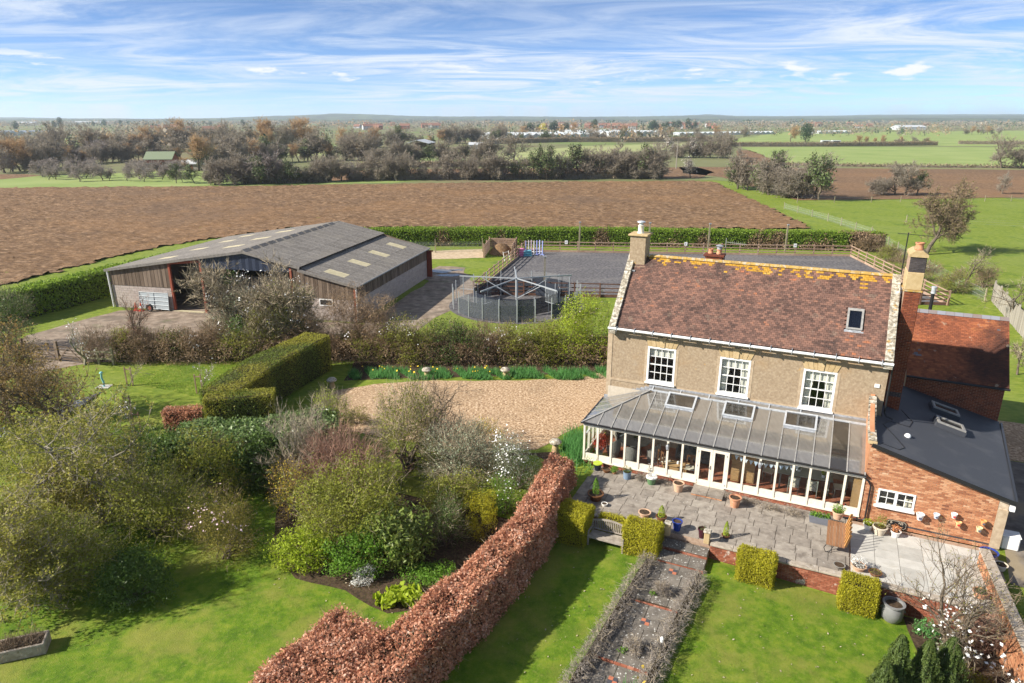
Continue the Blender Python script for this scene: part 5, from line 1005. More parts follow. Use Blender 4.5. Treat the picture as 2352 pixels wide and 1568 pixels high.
for (u_, v_, rx_, h_, lab, sd) in ((3.0, -.45, .34, .36, 'brown lavender clump beside the green glazed pot', 61), (4.0, -.35, .4, .16, 'low dark dry plant between green pot and terracotta pot', 62), (6.95, -.45, .32, .3, 'grey lavender clump by the doorstep', 63), (7.75, -.45, .45, .28, 'low grey lavender clump behind the tall terracotta pot', 64), (8.65, -.72, .55, .45, 'large grey lavender bush, left of the two under the right panes', 65), (9.5, -.72, .55, .42, 'large grey lavender bush, right of the two under the right panes', 66)):
    p = P_(u_, v_); shrub('lavender_clump', lab, p.x, p.y, rx_, .3, h_, M['lav'] if sd != 65 else M['lav'], 1100, .07, seed=sd, twig_n=300, twig_len=.12, twigm=M['twigpale'], aspect=.14, z=.005, stems=4, up=.8, rot=AH)
tro = empty('trough_planter', P_(10.62, -.85), AH, 'long grey trough planter of green leaves', 'planter'); MB().add([(-.36, -.12, 0), (.36, -.12, 0), (.36, .12, 0), (-.36, .12, 0), (-.42, -.16, .3), (.42, -.16, .3), (.42, .16, .3), (-.42, .16, .3)], [(3, 2, 1, 0), (0, 1, 5, 4), (1, 2, 6, 5), (2, 3, 7, 6), (3, 0, 4, 7), (4, 5, 6, 7)]).build('trough', flat('grey_zinc', (.16, .17, .20), .5), tro)
d_ = RNG.uniform(-1, 1, (320, 3)); link('plant', leaf_mesh('plant', d_ * [.38, .13, .1] + [0, 0, .38], np.tile([0, 0, 1.], (320, 1)), .08, M['fresh'], .6, .8), tro)
potted('half_barrel', 'half barrel with a bright green conifer at the patio corner', P_(1.6, -3.0), .34, .32, M['brownwood'], M['fresh'], .75, 900, .05, 'planter', spread=.72, conical=True); potted('small_pot', 'small white pot beside the half barrel', P_(2.12, -3.35), .13, .12, M['potwhite'], None)
potted('terracotta_bowl', 'terracotta bowl behind the clipped bush', P_(3.9, -3.4), .25, .2, M['paleterra'], None); potted('conifer_pot', 'bushy lime conifer with tulips near the clipped bush', P_(4.62, -3.45), .22, .22, M['brownwood'], M['lime'], .5, 600, .045, 'planter', spread=1.1, conical=True)
potted('blue_pot', 'cobalt blue glazed pot at the top of the steps', P_(5.36, -3.85), .2, .42, M['blueglz'], None); potted('plum_pot', 'dark plum glazed pot behind the right stone post', P_(6.38, -3.95), .17, .4, M['plum'], M['dkgreen'], .1, 60, .05)
potted('conifer_pot', 'small lime green conifer behind the terrace wall', P_(7.25, -3.55), .16, .12, M['brownwood'], M['lime'], .62, 700, .045, 'planter', spread=1.15, conical=True)
# slatted timber barrow with a pot on top
cart = empty('timber_barrow', P_(11.25, -2.2), AH, 'slatted timber barrow planter with black iron wheel frame', 'barrow'); wd1 = mat('reddish_timber', [(0, (.16, .075, .035)), (1, (.33, .17, .085))], scale=4, rough=.8, rnd=.5, stretch=(6, 1, 1)); wd2 = flat('orange_timber', (.50, .24, .075), .75)
for k in range(6): MB().add([(-.36 + k * .11, -.75, .35), (-.26 + k * .11, -.75, .35), (-.26 + k * .11, .45, .72), (-.36 + k * .11, .45, .72), (-.36 + k * .11, -.75, .38), (-.26 + k * .11, -.75, .38), (-.26 + k * .11, .45, .75), (-.36 + k * .11, .45, .75)], [(3, 2, 1, 0), (4, 5, 6, 7), (0, 1, 5, 4), (1, 2, 6, 5), (2, 3, 7, 6), (3, 0, 4, 7)]).build('floor_slat', wd1, cart)
for k in range(6): MB().bar((.31, -.65 + k * .2, .36 + k * .06), (.44, -.55 + k * .2, .86 + k * .07), .03, .11).build('side_slat', wd2, cart)
MB().path([(-.3, -.6, .36), (-.42, -.75, .2), (-.34, -.72, .012), (-.2, -.7, .02), (-.08, -.62, .3), (.2, -.55, .36)], .015, 6).build('iron_wheel_frame', M['black'], cart); MB().path([(.28, .3, .66), (.3, .34, .012)], .02, 6).path([(-.28, .3, .66), (-.3, .34, .012)], .02, 6).build('iron_leg', M['black'], cart)
pp_ = hw(11.2, -1.7, .87); potted('clay_pot', 'clay pot of green leaves standing on the timber barrow', pp_, .21, .32, M['paleterra'], M['fresh'], .3, 320, .06, spread=1.3)
potted('dish_planter', 'low planter on the old paving below the barrow', P_(11.4, -3.75), .2, .12, M['wicker'], None)
potted('white_planter', 'white rounded planter of bright leaves by the wall corner', P_(12.45, -.5), .19, .24, M['potwhite'], M['lime'], .22, 260, .06, spread=1.2); potted('cream_planter', 'large cream bowl planter with upright green shrub', P_(12.85, -.68), .27, .36, M['potcream'], M['olive'], .55, 500, .07, spread=1.0, aspect=.2)
potted('white_planter', 'white planter with dead orange stems in front of the house sign', P_(13.42, -.62), .19, .26, M['potwhite'], leafm('dead_stems', (.35, .16, .07), .3, .2), .3, 90, .12, spread=1.0, aspect=.25)
sgn = empty('house_sign', hw(13.48, -.05, .03), AH, 'black house sign with pale border leaning on the brick wall', 'sign'); oc = [(-.36, .1), (-.3, .02), (.3, .02), (.36, .1), (.36, .3), (.28, .38), (-.28, .38), (-.36, .3)]
MB().prism(oc, 'y', -.0, .03).build('board', M['black'], sgn)
for i in range(8):
    a, b_ = oc[i], oc[(i + 1) % 8]; MB().bar((a[0] * .93, -.004, .2 + (a[1] - .2) * .88), (b_[0] * .93, -.004, .2 + (b_[1] - .2) * .88), .006, .012).build('border_line', M['potcream'], sgn)
def letters(s, parent, loc, size, m, rot=(math.pi / 2, 0, 0)):
    c = bpy.data.curves.new('letters', 'FONT'); c.body = s; c.size = size; c.extrude = .002; t = bpy.data.objects.new('letters', c); COL.objects.link(t)
    bpy.context.view_layer.update(); me = bpy.data.meshes.new_from_object(t.evaluated_get(bpy.context.evaluated_depsgraph_get())); bpy.data.objects.remove(t); me.materials.clear(); me.materials.append(m)
    o = link('lettering', me, parent, loc); o.rotation_euler = rot; return o
letters('B', sgn, (-.24, -.006, .23), .14, M['potcream']); letters('NS', sgn, (.06, -.006, .23), .14, M['potcream']); letters('JE', sgn, (-.29, -.006, .1), .12, M['potcream']); letters('r', sgn, (.2, -.006, .1), .12, M['potcream'])
cols = [('white pot with dark pattern', .78, .76, .72), ('blue and white pot', .62, .72, .80), ('white pot with red flower', .80, .78, .76), ('red and yellow painted pot', .74, .42, .20), ('orange striped pot', .66, .32, .12), ('cream and yellow pot', .72, .60, .35)]
for (u_, z), cc in zip([(14.21, .72), (14.75, .93), (15.32, 1.1), (15.52, .78), (16.3, 1.05), (16.22, .72)], cols):
    k = .15 if u_ < 14.5 else .11; o = empty('wall_pot', hw(u_, -.15, z), AH, cc[0] + ' hung on the orange brick wall', 'wall pot', 'painted pots hung on the brick wall'); MB().lathe([(k * .6, 0), (k * .95, k * 1.55), (k * 1.05, k * 1.6), (k * 1.05, k * 1.8), (k * .85, k * 1.8), (k * .8, k * 1.4)], 14).build('pot', flat('painted_pot', cc[1:], .5), o, smooth=True); MB().box(-k * .4, k * .4, -k * .92, -k * .86, k * .5, k * 1.1).build('painted_motif', flat('painted_motif', (.5, .03, .03) if 'red' in cc[0] else (.1, .1, .15), .5), o); MB().box(-.012, .012, k * .7, .14, k * 1.5, k * 1.62).build('hook', M['black'], o)
potted('blue_pot', 'large blue glazed pot at the right end of the pale patio', P_(16.5, -.95), .3, .42, M['blueglz'], None); potted('cream_bowl', 'cream bowl beside the large blue pot', P_(16.85, -1.35), .22, .22, M['potcream'], None); potted('terracotta_bowl', 'terracotta bowl with a silver leaved plant near the coping', P_(12.05, -3.6), .26, .2, M['paleterra'], M['silver'], .4, 420, .08, spread=1.3, aspect=.25); potted('oval_planter', 'low wooden planter beside the silver plant', P_(12.6, -3.7), .22, .14, M['brownwood'], M['olive'], .06, 60, .04)
potted('terracotta_bowl', 'terracotta bowl at the far right of the pale patio', P_(15.9, -3.5), .24, .24, M['terra'], M['fresh'], .15, 80, .06)
tk = empty('water_tank', hw(17.4, .45, .006), AH, 'white plastic tank in the shade beside the extension', 'tank'); MB().box(-.3, .3, -.25, .25, 0, .55).build('body', M['potwhite'], tk, bevel=.04); MB().box(-.32, .32, -.27, .27, .551, .6).build('lid', M['potwhite'], tk, bevel=.02)
urn = potted('grey_urn', 'large grey glazed urn on the lawn below the terrace wall', hw(13.2, -4.85, -.885), .3, .72, flat('grey_glaze', (.20, .20, .20), .35, .5), None, prof=[(.24, 0), (.33, .12), (.36, .35), (.33, .58), (.31, .62), (.37, .66), (.37, .72), (.30, .72), (.28, .6)])
for dx_ in (-.35, .35): MB().tube((dx_, 0, .5), (dx_ * 1.08, 0, .42), .03).build('handle', urn.children[0].data.materials[0] if urn.children else M['lead'], urn)
lan = empty('garden_lantern', hw(6.25, -10.3, -.05), AH, 'tiny white lantern among the lavender right of the path', 'lantern'); MB().lathe([(.05, 0), (.05, .12), (.07, .13), (.02, .2)], 8).build('body', M['potwhite'], lan); MB().tube((0, 0, -.5), (0, 0, 0), .012).build('stake', M['black'], lan)
# right-hand bed, wall and alley
sheet('flower_bed', [hw(13.6, -4.4)[:2], hw(17.5, -4.4)[:2], hw(17.2, -9.5)[:2], hw(14.6, -9)[:2], hw(13.9, -6.6)[:2], hw(13.75, -5.2)[:2]], .016, M['soil'], .08, .5, zf=gz)
M['sidepave'] = mat('side_yard_paving', [(0, (.10, .085, .07)), (1, (.22, .19, .16))], scale=2, rough=.9, patches=[(.3, .5, .6, (.30, .24, .15), .7)])
sheet('side_yard', [hw(17.03, -2.2)[:2], hw(24, -3)[:2], hw(25, 9)[:2], hw(18.1, 9)[:2]], .008, M['sidepave'], .0)
sheet('rear_track', [hw(18.3, 9)[:2], hw(25, 9)[:2], hw(26, 15.5)[:2], hw(18.6, 14)[:2]], .01, M['gravel'], .2, .8)
gw = empty('boundary_wall', hw(16.75, -9.5, -1.1), AH + math.pi / 2 + .06, 'old brick boundary wall at the right edge of the garden', 'wall'); MB().box(0, 8.2, -.12, .12, 0, 1.7).build('wall_core', M['mortard'], gw); wall_bricks(gw, 'brick', (8.2, .13, 0), (-1, 0, 0), 8.2, 0, 1.7, M['brick'], (0, 1, 0), th=.03, seed=77)
for k in range(11): MB().box(k * .75 + .005, k * .75 + .745, -.18, .18, 1.702, 1.78).build('coping_stone', M['coping2'], gw, bevel=.012)
for k, (u_, v_, lab) in enumerate(((18.9, -.2, 'grey slab leaning in the shaded alley'),)): pass
# ------------------------------------------------------------------ barn
M['board'] = mat('weathered_timber_board', [(0, (.07, .05, .036)), (.5, (.15, .11, .08)), (1, (.26, .20, .15))], scale=3, rough=.9, rnd=.6, stretch=(1, 1, .15))
M['block'] = mat('grey_pink_block', [(0, (.34, .285, .255)), (1, (.47, .405, .37))], scale=4, rough=.9, rnd=.55, bump=.3)
M['fibre'] = mat('fibre_cement_sheet', [(0, (.12, .11, .10)), (.5, (.185, .17, .155)), (1, (.27, .25, .23))], scale=5, detail=9, rough=.95, rnd=.25, bump=.4, bscale=12, patches=[(.4, .5, .65, (.23, .21, .18), .5), (14, .6, .66, (.34, .33, .29), .6)])
M['grp'] = mat('pale_rooflight_sheet', [(0, (.42, .37, .23)), (1, (.58, .52, .36))], scale=3, rough=.6)
M['rust'] = flat('red_oxide_steel', (.26, .065, .035), .7); M['navysheet'] = flat('dark_navy_sheet', (.022, .03, .055), .45, .4)
BA = math.radians(-12.5); BO = gp(266, 704); UB = 23.25; DB = 17.3
barn = empty('barn', BO, BA, 'long low farm barn with grey sheet roof and dark open bay', 'barn')
EL, UR_, ZR_, US, ZS, ZS2, ER = 3.45, 13.55, 5.57, 18.4, 4.5, 4.28, 3.18
def zroof(u): return EL + (ZR_ - EL) * u / UR_ if u < UR_ else (ZR_ - (ZR_ - ZS) * (u - UR_) / (US - UR_) if u <= US else ZS2 - (ZS2 - ER) * (u - US) / (UB - US))
# block plinth and boarding of the front, left of the opening and right of it
def barn_wall(o3, ax, nrm, L, zsplit, ztop, seed, holes=()):
    ax = Vector(ax); nrm = Vector(nrm); o3 = Vector(o3)
    core = MB(); q = [o3, o3 + ax * L]
    core.add([q[0] - nrm * .15, q[1] - nrm * .15, q[1] - nrm * .02, q[0] - nrm * .02] + [(p + Vector((0, 0, zsplit))) for p in (q[0] - nrm * .15, q[1] - nrm * .15, q[1] - nrm * .02, q[0] - nrm * .02)], [(3, 2, 1, 0), (4, 5, 6, 7), (0, 1, 5, 4), (1, 2, 6, 5), (2, 3, 7, 6), (3, 0, 4, 7)]); wo_ = core.build('block_wall', M['mortar'], barn)
    wall_bricks(wo_, 'block', o3, ax, L, 0, zsplit, M['block'], nrm, holes=holes, limit=280, rest='blockwork', L=.45, Hh=.222, th=.1, seed=seed)
    n = int(L / .19); r = random.Random(seed); A_ = []; R = Matrix((ax, -nrm, Vector((0, 0, 1)))).transposed()
    for k in range(n):
        xm = (k + .5) * L / n; zt = ztop(xm) - .06; A_.append(TRS(o3 + ax * xm + nrm * (.03 + .012 * (k % 2)) + Vector((0, 0, (zsplit + zt) / 2)), (L / n - .012, .025, zt - zsplit - .004), R))
    bo_ = MB(); bk = [o3 - nrm * .05, o3 + ax * L - nrm * .05]; bo_.add([bk[0] + Vector((0, 0, zsplit)), bk[1] + Vector((0, 0, zsplit)), bk[1] + Vector((0, 0, ztop(L) - .1)), bk[0] + Vector((0, 0, ztop(0) - .1))], [(0, 1, 2, 3)]); k_ = bo_.build('boarded_wall', M['board'], barn); pieces('board', k_, A_, M['board'], 300, 'boarding')
barn_wall((0, 0, 0), (1, 0, 0), (0, -1, 0), 6.1, 2.05, lambda x: zroof(x), 1)
barn_wall((17.7, 0, 0), (1, 0, 0), (0, -1, 0), UB - 17.7, 1.9, lambda x: zroof(17.7 + x), 2, holes=[(2.3, 3.6, 1.25, 2.0)])
barn_wall((UB, 0, 0), (0, 1, 0), (1, 0, 0), DB, 1.9, lambda x: ER, 3)
MB().box(.0, .1, .2, DB, 0, EL - .05).build('side_wall', M['block'], barn); MB().add([(.1, DB, 0), (UB, DB, 0), (UB, DB, ER), (US, DB, ZS), (UR_, DB, ZR_ - .1), (.1, DB, EL)], [(0, 1, 2, 3, 4, 5)]).build('rear_wall', M['board'], barn)
MB().box(.1, UB, .1, DB - .1, -.02, .02).build('barn_floor', M['yard'], barn)
MB().box(.15, 12, 8.5, 8.7, .02, 1.3).build('inner_block_wall', M['block'], barn)
mb_ = MB(); n = 26                                     # navy profiled sheet over the opening
for k in range(n):
    a, c = 9.4 + (17.65 - 9.4) * k / n, 9.4 + (17.65 - 9.4) * (k + 1) / n; y0, y1 = (.0, -.05) if k % 2 else (-.05, .0); mb_.add([(a, y0, 3.95), (c, y1, 3.95), (c, y1, zroof(c) - .12), (a, y0, zroof(a) - .12)], [(0, 1, 2, 3)])
mb_.build('gable_sheeting', M['navysheet'], barn)
for u_, zt in ((6.15, 4.3), (9.25, 4.5), (17.65, 4.3), (UB - .03, 3.0)): MB().box(u_ - .09, u_ + .09, -.1, .1, 0, zt).build('steel_post', M['rust'], barn)
MB().bar((6.15, -.02, 4.22), (9.25, -.02, 4.5), .16, .2).build('lintel_beam', M['rust'], barn); MB().box(6.0, 9.1, -.25, .1, .022, .06).build('concrete_threshold', M['grp'], barn)
for vv in (5.0, 10.5): 
    for u_ in (6.15, UR_, 18.2): MB().box(u_ - .08, u_ + .08, vv - .08, vv + .08, 0, zroof(u_) - .2).build('inner_post', M['rust'], barn)
# roof in single corrugated sheets
def corr_mesh(name, m, w=1.05, l=1.7):
    v = []; n = 15
    for j in (0, 1):
        for i in range(n + 1): v.append((-w / 2 + w * i / n, (j - .5) * l, .022 * math.cos(i * math.pi)))
    return fast_mesh(name, v, [(i, i + 1, n + 2 + i, n + 1 + i) for i in range(n)], m)
SHM = corr_mesh('roof_sheet', M['fibre']); SHG = corr_mesh('rooflight_sheet', M['grp'])
bro = empty('sheet_roof', (0, 0, 0)); bro.parent = barn; r = random.Random(3)
def roof_slope(u0, z0, u1, z1, nrow, lights):
    SLn = math.hypot(u1 - u0, z1 - z0); a = math.atan2(z1 - z0, u1 - u0); ncol = 16; cw = (DB + .5) / ncol
    for j in range(nrow):
        for i in range(ncol):
            t = (j + .5) / nrow; c = Vector((u0 + (u1 - u0) * t, -.25 + (i + .5) * cw, z0 + (z1 - z0) * t + .02 + .012 * (j % 2)))
            lt = (i, j) in lights; o = link('rooflight_sheet' if lt else 'roof_sheet', SHG if lt else SHM, bro); o.matrix_basis = TRS(c, (cw / 1.0 * 1.0, (SLn / nrow) / 1.7 * 1.05, 1), RY(-a) @ RZ(-math.pi / 2)) 
roof_slope(-.25, EL - .04, UR_, ZR_, 8, {(2, 2), (6, 2), (10, 2), (13, 2), (4, 5), (8, 5), (12, 5)})
roof_slope(UR_, ZR_, US + .15, ZS - .03, 3, set()); roof_slope(US, ZS2, UB + .3, ER - .08, 3, {(1, 1), (5, 1), (9, 1), (13, 1)})
for k in range(13): MB().prism([(UR_ - .3, ZR_ - .02), (UR_, ZR_ + .16), (UR_ + .3, ZR_ - .02)], 'y', -.25 + k * 1.27, -.25 + k * 1.27 + .95).build('ridge_cap', M['fibre'], barn)
MB().bar((-.3, -.28, EL - .1), (UR_, -.28, ZR_ - .06), .03, .22).build('barge_board', M['fibre'], barn); MB().bar((UR_, -.28, ZR_ - .06), (US + .2, -.28, ZS - .1), .03, .22).build('barge_board', M['fibre'], barn); MB().bar((US, -.28, ZS2 - .08), (UB + .3, -.28, ER - .16), .03, .22).build('barge_board', M['fibre'], barn)
MB().tube((-.12, -.12, EL - .05), (-.05, -.12, .05), .075, n=8).build('downpipe', M['wpaint'], barn); MB().tube((UB + .36, -.2, ER - .1), (UB + .36, DB + .2, ER - .12), .07, n=8).build('gutter', M['alu'], barn); MB().tube((UB + .15, -.12, ER - .15), (UB + .12, -.12, .1), .06, n=8).build('downpipe', M['wpaint'], barn)
bwn = MB().box(20.0, 20.08, -.06, .05, 1.27, 1.87).box(21.13, 21.21, -.06, .05, 1.27, 1.87).box(20.08, 21.13, -.058, .048, 1.79, 1.87).box(20.08, 21.13, -.058, .048, 1.27, 1.35).build('window_frame', M['wpaint'], barn); MB().box(20.08, 21.13, -.02, -.01, 1.35, 1.79).build('pane', M['glassdark'], bwn)
def bw_(u_, v_, z=.0): c, s = math.cos(BA), math.sin(BA); return Vector((BO.x + u_ * c - v_ * s, BO.y + u_ * s + v_ * c, z))
gt = empty('galvanised_gate', bw_(4.35, -.32, .03), BA, 'galvanised sheeted gate leaning on the barn block wall', 'gate'); M['galvg'] = flat('galvanised_steel', (.42, .45, .47), .45, .4, .3)
for k in range(5): MB().tube((-1.45, -.06 + .03 * k, .12 + k * .36), (1.45, -.06 + .03 * k, .12 + k * .36), .025).build('rail', M['galvg'], gt)
for x in (-1.45, 0, 1.45): MB().tube((x, -.08, .05), (x, .08, 1.62), .025).build('upright', M['galvg'], gt)
MB().add([(-1.42, -.04, .1), (1.42, -.04, .1), (1.42, .08, 1.56), (-1.42, .08, 1.56), (-1.42, -.03, .1), (1.42, -.03, .1), (1.42, .09, 1.56), (-1.42, .09, 1.56)], [(3, 2, 1, 0), (4, 5, 6, 7), (0, 1, 5, 4), (1, 2, 6, 5), (2, 3, 7, 6), (3, 0, 4, 7)]).build('sheet', flat('zinc_sheet', (.36, .40, .42), .5), gt)
for k, (u_, lab) in enumerate(((2.75, 'orange traffic cone, left one beside the gate'), (3.3, 'orange and white traffic cone, right one beside the tyre'))):
    o = empty('traffic_cone', bw_(u_, -.75, .01), 0, lab, 'cone'); MB().box(-.2, .2, -.2, .2, 0, .05).build('base', M['red'], o); MB().lathe([(.15, .05), (.035, .7), (.02, .71)], 14).build('cone', flat('orange_plastic', (.75, .10, .03), .5), o, smooth=True)
    if k: MB().lathe([(.121, .25), (.085, .46)], 14, cap=False).build('band', M['wpaint'], o)
ty = empty('spare_wheel', bw_(4.2, -.8, .36), BA, 'old tyre on rusty rim leaning by the barn', 'wheel'); 
def ring(R_, r_, n=24, m=10): 
    v = [((R_ + r_ * math.cos(2 * math.pi * j / m)) * math.cos(2 * math.pi * i / n), r_ * 1.1 * math.sin(2 * math.pi * j / m), (R_ + r_ * math.cos(2 * math.pi * j / m)) * math.sin(2 * math.pi * i / n)) for i in range(n) for j in range(m)]; return v, [(i * m + j, ((i + 1) % n) * m + j, ((i + 1) % n) * m + (j + 1) % m, i * m + (j + 1) % m) for i in range(n) for j in range(m)]
MB().add(*ring(.27, .09)).build('tyre', M['black'], ty, smooth=True); MB().tube((0, -.04, 0), (0, .04, 0), .2, n=18).build('rim', M['rust'], ty)
cnt = empty('sliding_door', bw_(UB - .6, DB + .12, .0), BA, 'red oxide sliding steel door standing open past the rear barn corner', 'door'); MB().box(0, 1.15, 0, .06, .05, 2.75).build('panel', M['rust'], cnt)
for k in range(6): MB().box(.08 + k * .18, .17 + k * .18, -.035, -.001, .08, 2.7).build('rib', M['rust'], cnt)
MB().box(-.1, 1.3, -.06, .12, 2.76, 2.88).build('track', M['rust'], cnt)
# ------------------------------------------------------------------ post-and-rail fences
M['fence'] = mat('brown_fence_timber', [(0, (.24, .155, .105)), (1, (.46, .33, .24))], scale=3, rough=.9, rnd=.5); M['fenced'] = mat('dark_fence_timber', [(0, (.09, .045, .03)), (1, (.19, .10, .07))], scale=3, rough=.9, rnd=.5); M['postgrey'] = mat('grey_green_post', [(0, (.20, .18, .11)), (1, (.38, .34, .23))], scale=3, rough=.9, rnd=.5)
def rail_fence(name, lab, a, b, n, h, rails, m, cat='fence', pw=.13, rt=.1, kick=False, group=None, gap=None):
    a = Vector((a[0], a[1], 0)); b = Vector((b[0], b[1], 0)); L = (b - a).length; ang = math.atan2((b - a).y, (b - a).x); o = empty(name, (a.x, a.y, gz(a.x, a.y)), ang, lab, cat, group); P = []; Rr = []; r = random.Random(n)
    for i in range(n + 1): P.append(TRS((L * i / n, 0, h / 2), (pw, pw, h + .0 + r.uniform(0, .05)), RY(r.uniform(-.012, .012))))
    for i in range(n):
        if gap and i in gap: continue
        for z in rails: Rr.append(TRS((L * (i + .5) / n, -pw / 2 - .022, z + r.uniform(-.012, .012)), (L / n - .006, .04, rt)))
        if kick: Rr.append(TRS((L * (i + .5) / n, -pw / 2 - .022, .14), (L / n - .006, .04, .26)))
    pieces('post', o, P, m, 300); pieces('rail', o, Rr, m, 300); return o
rail_fence('arena_fence', 'four-rail timber fence along the far side of the arena', AR[1], AR[2], 18, 1.38, (.5, .88, 1.28), M['fence'], kick=True, group='arena fences'); rail_fence('arena_fence', 'timber fence along the left side of the arena by the drive', AR[0], AR[1], 12, 1.38, (.5, .88, 1.28), M['fence'], kick=True, group='arena fences')
rail_fence('arena_fence', 'dark timber fence along the near side of the arena behind the horse walker', AR[3], AR[0], 18, 1.38, (.5, .88, 1.28), M['fenced'], kick=True, group='arena fences'); rail_fence('arena_fence', 'timber fence along the right side of the arena', AR[2], AR[3], 10, 1.38, (.5, .88, 1.28), M['fence'], kick=True, group='arena fences')
for k, (a, s_) in enumerate(((.13, 'K'), (.5, 'E'), (.83, 'H'))):
    p = Vector((*AR[1], 0)).lerp(Vector((*AR[2], 0)), a); o = empty('letter_board', (p.x, p.y - .14, 1.1), math.radians(-4.6), 'small white arena board with the letter ' + s_, 'letter board', 'arena letter boards'); MB().box(-.18, .18, -.03, 0, -.04, .4).build('board', M['wpaint'], o); letters(s_, o, (-.1, -.033, .06), .3, M['black'])
for k, (x, y, h_, lab) in enumerate(((8.55, 86.3, 3.67, 'first from the left, left of the rendered chimney'), (17.3, 85.9, 3.65, 'just right of the rendered chimney'), (24.7, 85.4, 3.6, 'above the middle chimney pots'), (34.2, 84.8, 3.57, 'towards the right end of the far fence'), (3.07, 62.9, 3.84, 'standing by the horse walker'), (26, 61.2, 3.2, 'just showing over the roof ridge'))):
    o = empty('floodlight_pole', (x, y, 0), 0, 'slim grey arena light pole, ' + lab, 'light pole', 'arena light poles'); MB().box(-.085, .085, -.07, .07, 0, h_ - .12).build('pole', M['postgrey'] if k < 4 else M['palebark'], o); MB().box(-.14, .14, -.16, .02, h_ - .118, h_).build('lamp_head', M['lead'], o)
# horse walker
wk = empty('horse_walker', (.42, 59.6, 0), 0, 'round galvanised horse walker with mesh panels and radial arms', 'horse walker')
def meshmat(name, c, a):
    m = bpy.data.materials.new(name); m.use_nodes = True; t = m.node_tree; t.nodes.clear(); o = t.nodes.new('ShaderNodeOutputMaterial'); d = t.nodes.new('ShaderNodeBsdfDiffuse'); d.inputs[0].default_value = (*c, 1); tr_ = t.nodes.new('ShaderNodeBsdfTransparent'); g = t.nodes.new('ShaderNodeNewGeometry'); w = t.nodes.new('ShaderNodeTexNoise'); w.inputs['Scale'].default_value = 8; t.links.new(g.outputs['Position'], w.inputs[0]); ma = t.nodes.new('ShaderNodeMath'); ma.operation = 'MULTIPLY_ADD'; ma.inputs[1].default_value = .25; ma.inputs[2].default_value = a - .12; t.links.new(w.outputs[0], ma.inputs[0]); mi = t.nodes.new('ShaderNodeMixShader'); t.links.new(ma.outputs[0], mi.inputs[0]); t.links.new(d.outputs[0], mi.inputs[1]); t.links.new(tr_.outputs[0], mi.inputs[2]); t.links.new(mi.outputs[0], o.inputs[0]); return m
M['wire'] = meshmat('galvanised_wire_mesh', (.36, .39, .40), .86); M['rubmesh'] = meshmat('dark_rubber_mesh', (.03, .036, .05), .12); M['netgreen'] = meshmat('green_grey_netting', (.30, .36, .29), .84)
RO, RI, HO, HI = 5.75, 3.85, 1.95, 1.5; nO, nI = 24, 16
sheet('walker_track', [(.42 + 6.1 * math.cos(t), 59.6 + 6.1 * math.sin(t)) for t in np.linspace(0, 2 * math.pi, 40)[:-1]], .014, M['arena'])
for i in range(nO):
    t0, t1 = 2 * math.pi * i / nO, 2 * math.pi * (i + 1) / nO; MB().tube((RO * math.cos(t0), RO * math.sin(t0), 0), (RO * math.cos(t0), RO * math.sin(t0), HO), .04, n=6).build('outer_post', M['galvg'], wk)
    if i % 6 == 1: continue
    a, b_ = (RO * math.cos(t0), RO * math.sin(t0)), (RO * math.cos(t1), RO * math.sin(t1)); MB().add([(*a, .08), (*b_, .08), (*b_, HO - .05), (*a, HO - .05)], [(0, 1, 2, 3)]).build('mesh_panel', M['wire'], wk)
    if 14 <= i <= 22 or i in (2, 3, 4): MB().add([(*[c * .996 for c in a], .1), (*[c * .996 for c in b_], .1), (*[c * .996 for c in b_], HO * .72), (*[c * .996 for c in a], HO * .72)], [(0, 1, 2, 3)]).build('rubber_panel', M['rubmesh'], wk)
for i in range(nI):
    t0, t1 = 2 * math.pi * i / nI, 2 * math.pi * (i + 1) / nI; a, b_ = (RI * math.cos(t0), RI * math.sin(t0)), (RI * math.cos(t1), RI * math.sin(t1)); MB().tube((*a, 0), (*a, HI + .15), .035, n=6).build('inner_post', M['galvg'], wk)
    MB().add([(*a, .1), (*b_, .1), (*b_, HI), (*a, HI)], [(0, 1, 2, 3)]).build('rubber_panel', M['rubmesh'], wk)
MB().tube((0, 0, 0), (0, 0, 2.5), .12, n=10).build('centre_column', M['galvg'], wk)
for k in range(5):
    t = .35 + 2 * math.pi * k / 5; e = Vector((5.4 * math.cos(t), 5.4 * math.sin(t), 2.35)); s_ = Vector((-math.sin(t), math.cos(t), 0)); MB().bar((0, 0, 2.45), e, .07, .09).build('radial_arm', M['galvg'], wk); MB().bar(Vector((e.x * .62, e.y * .62, 2.38)), (0, 0, .6), .05, .05).build('brace', M['galvg'], wk)
    a, b_ = e * .72, e; a.z = b_.z = 2.3
    for z0, z1 in ((2.3, 2.26), (1.15, 1.1)): MB().bar((a.x, a.y, z0), (b_.x, b_.y, z0), .04, .04).build('divider_frame', M['galvg'], wk)
    MB().add([(a.x, a.y, 1.15), (b_.x, b_.y, 1.15), (b_.x, b_.y, 2.3), (a.x, a.y, 2.3)], [(0, 1, 2, 3)]).build('divider_mesh', M['wire'], wk)
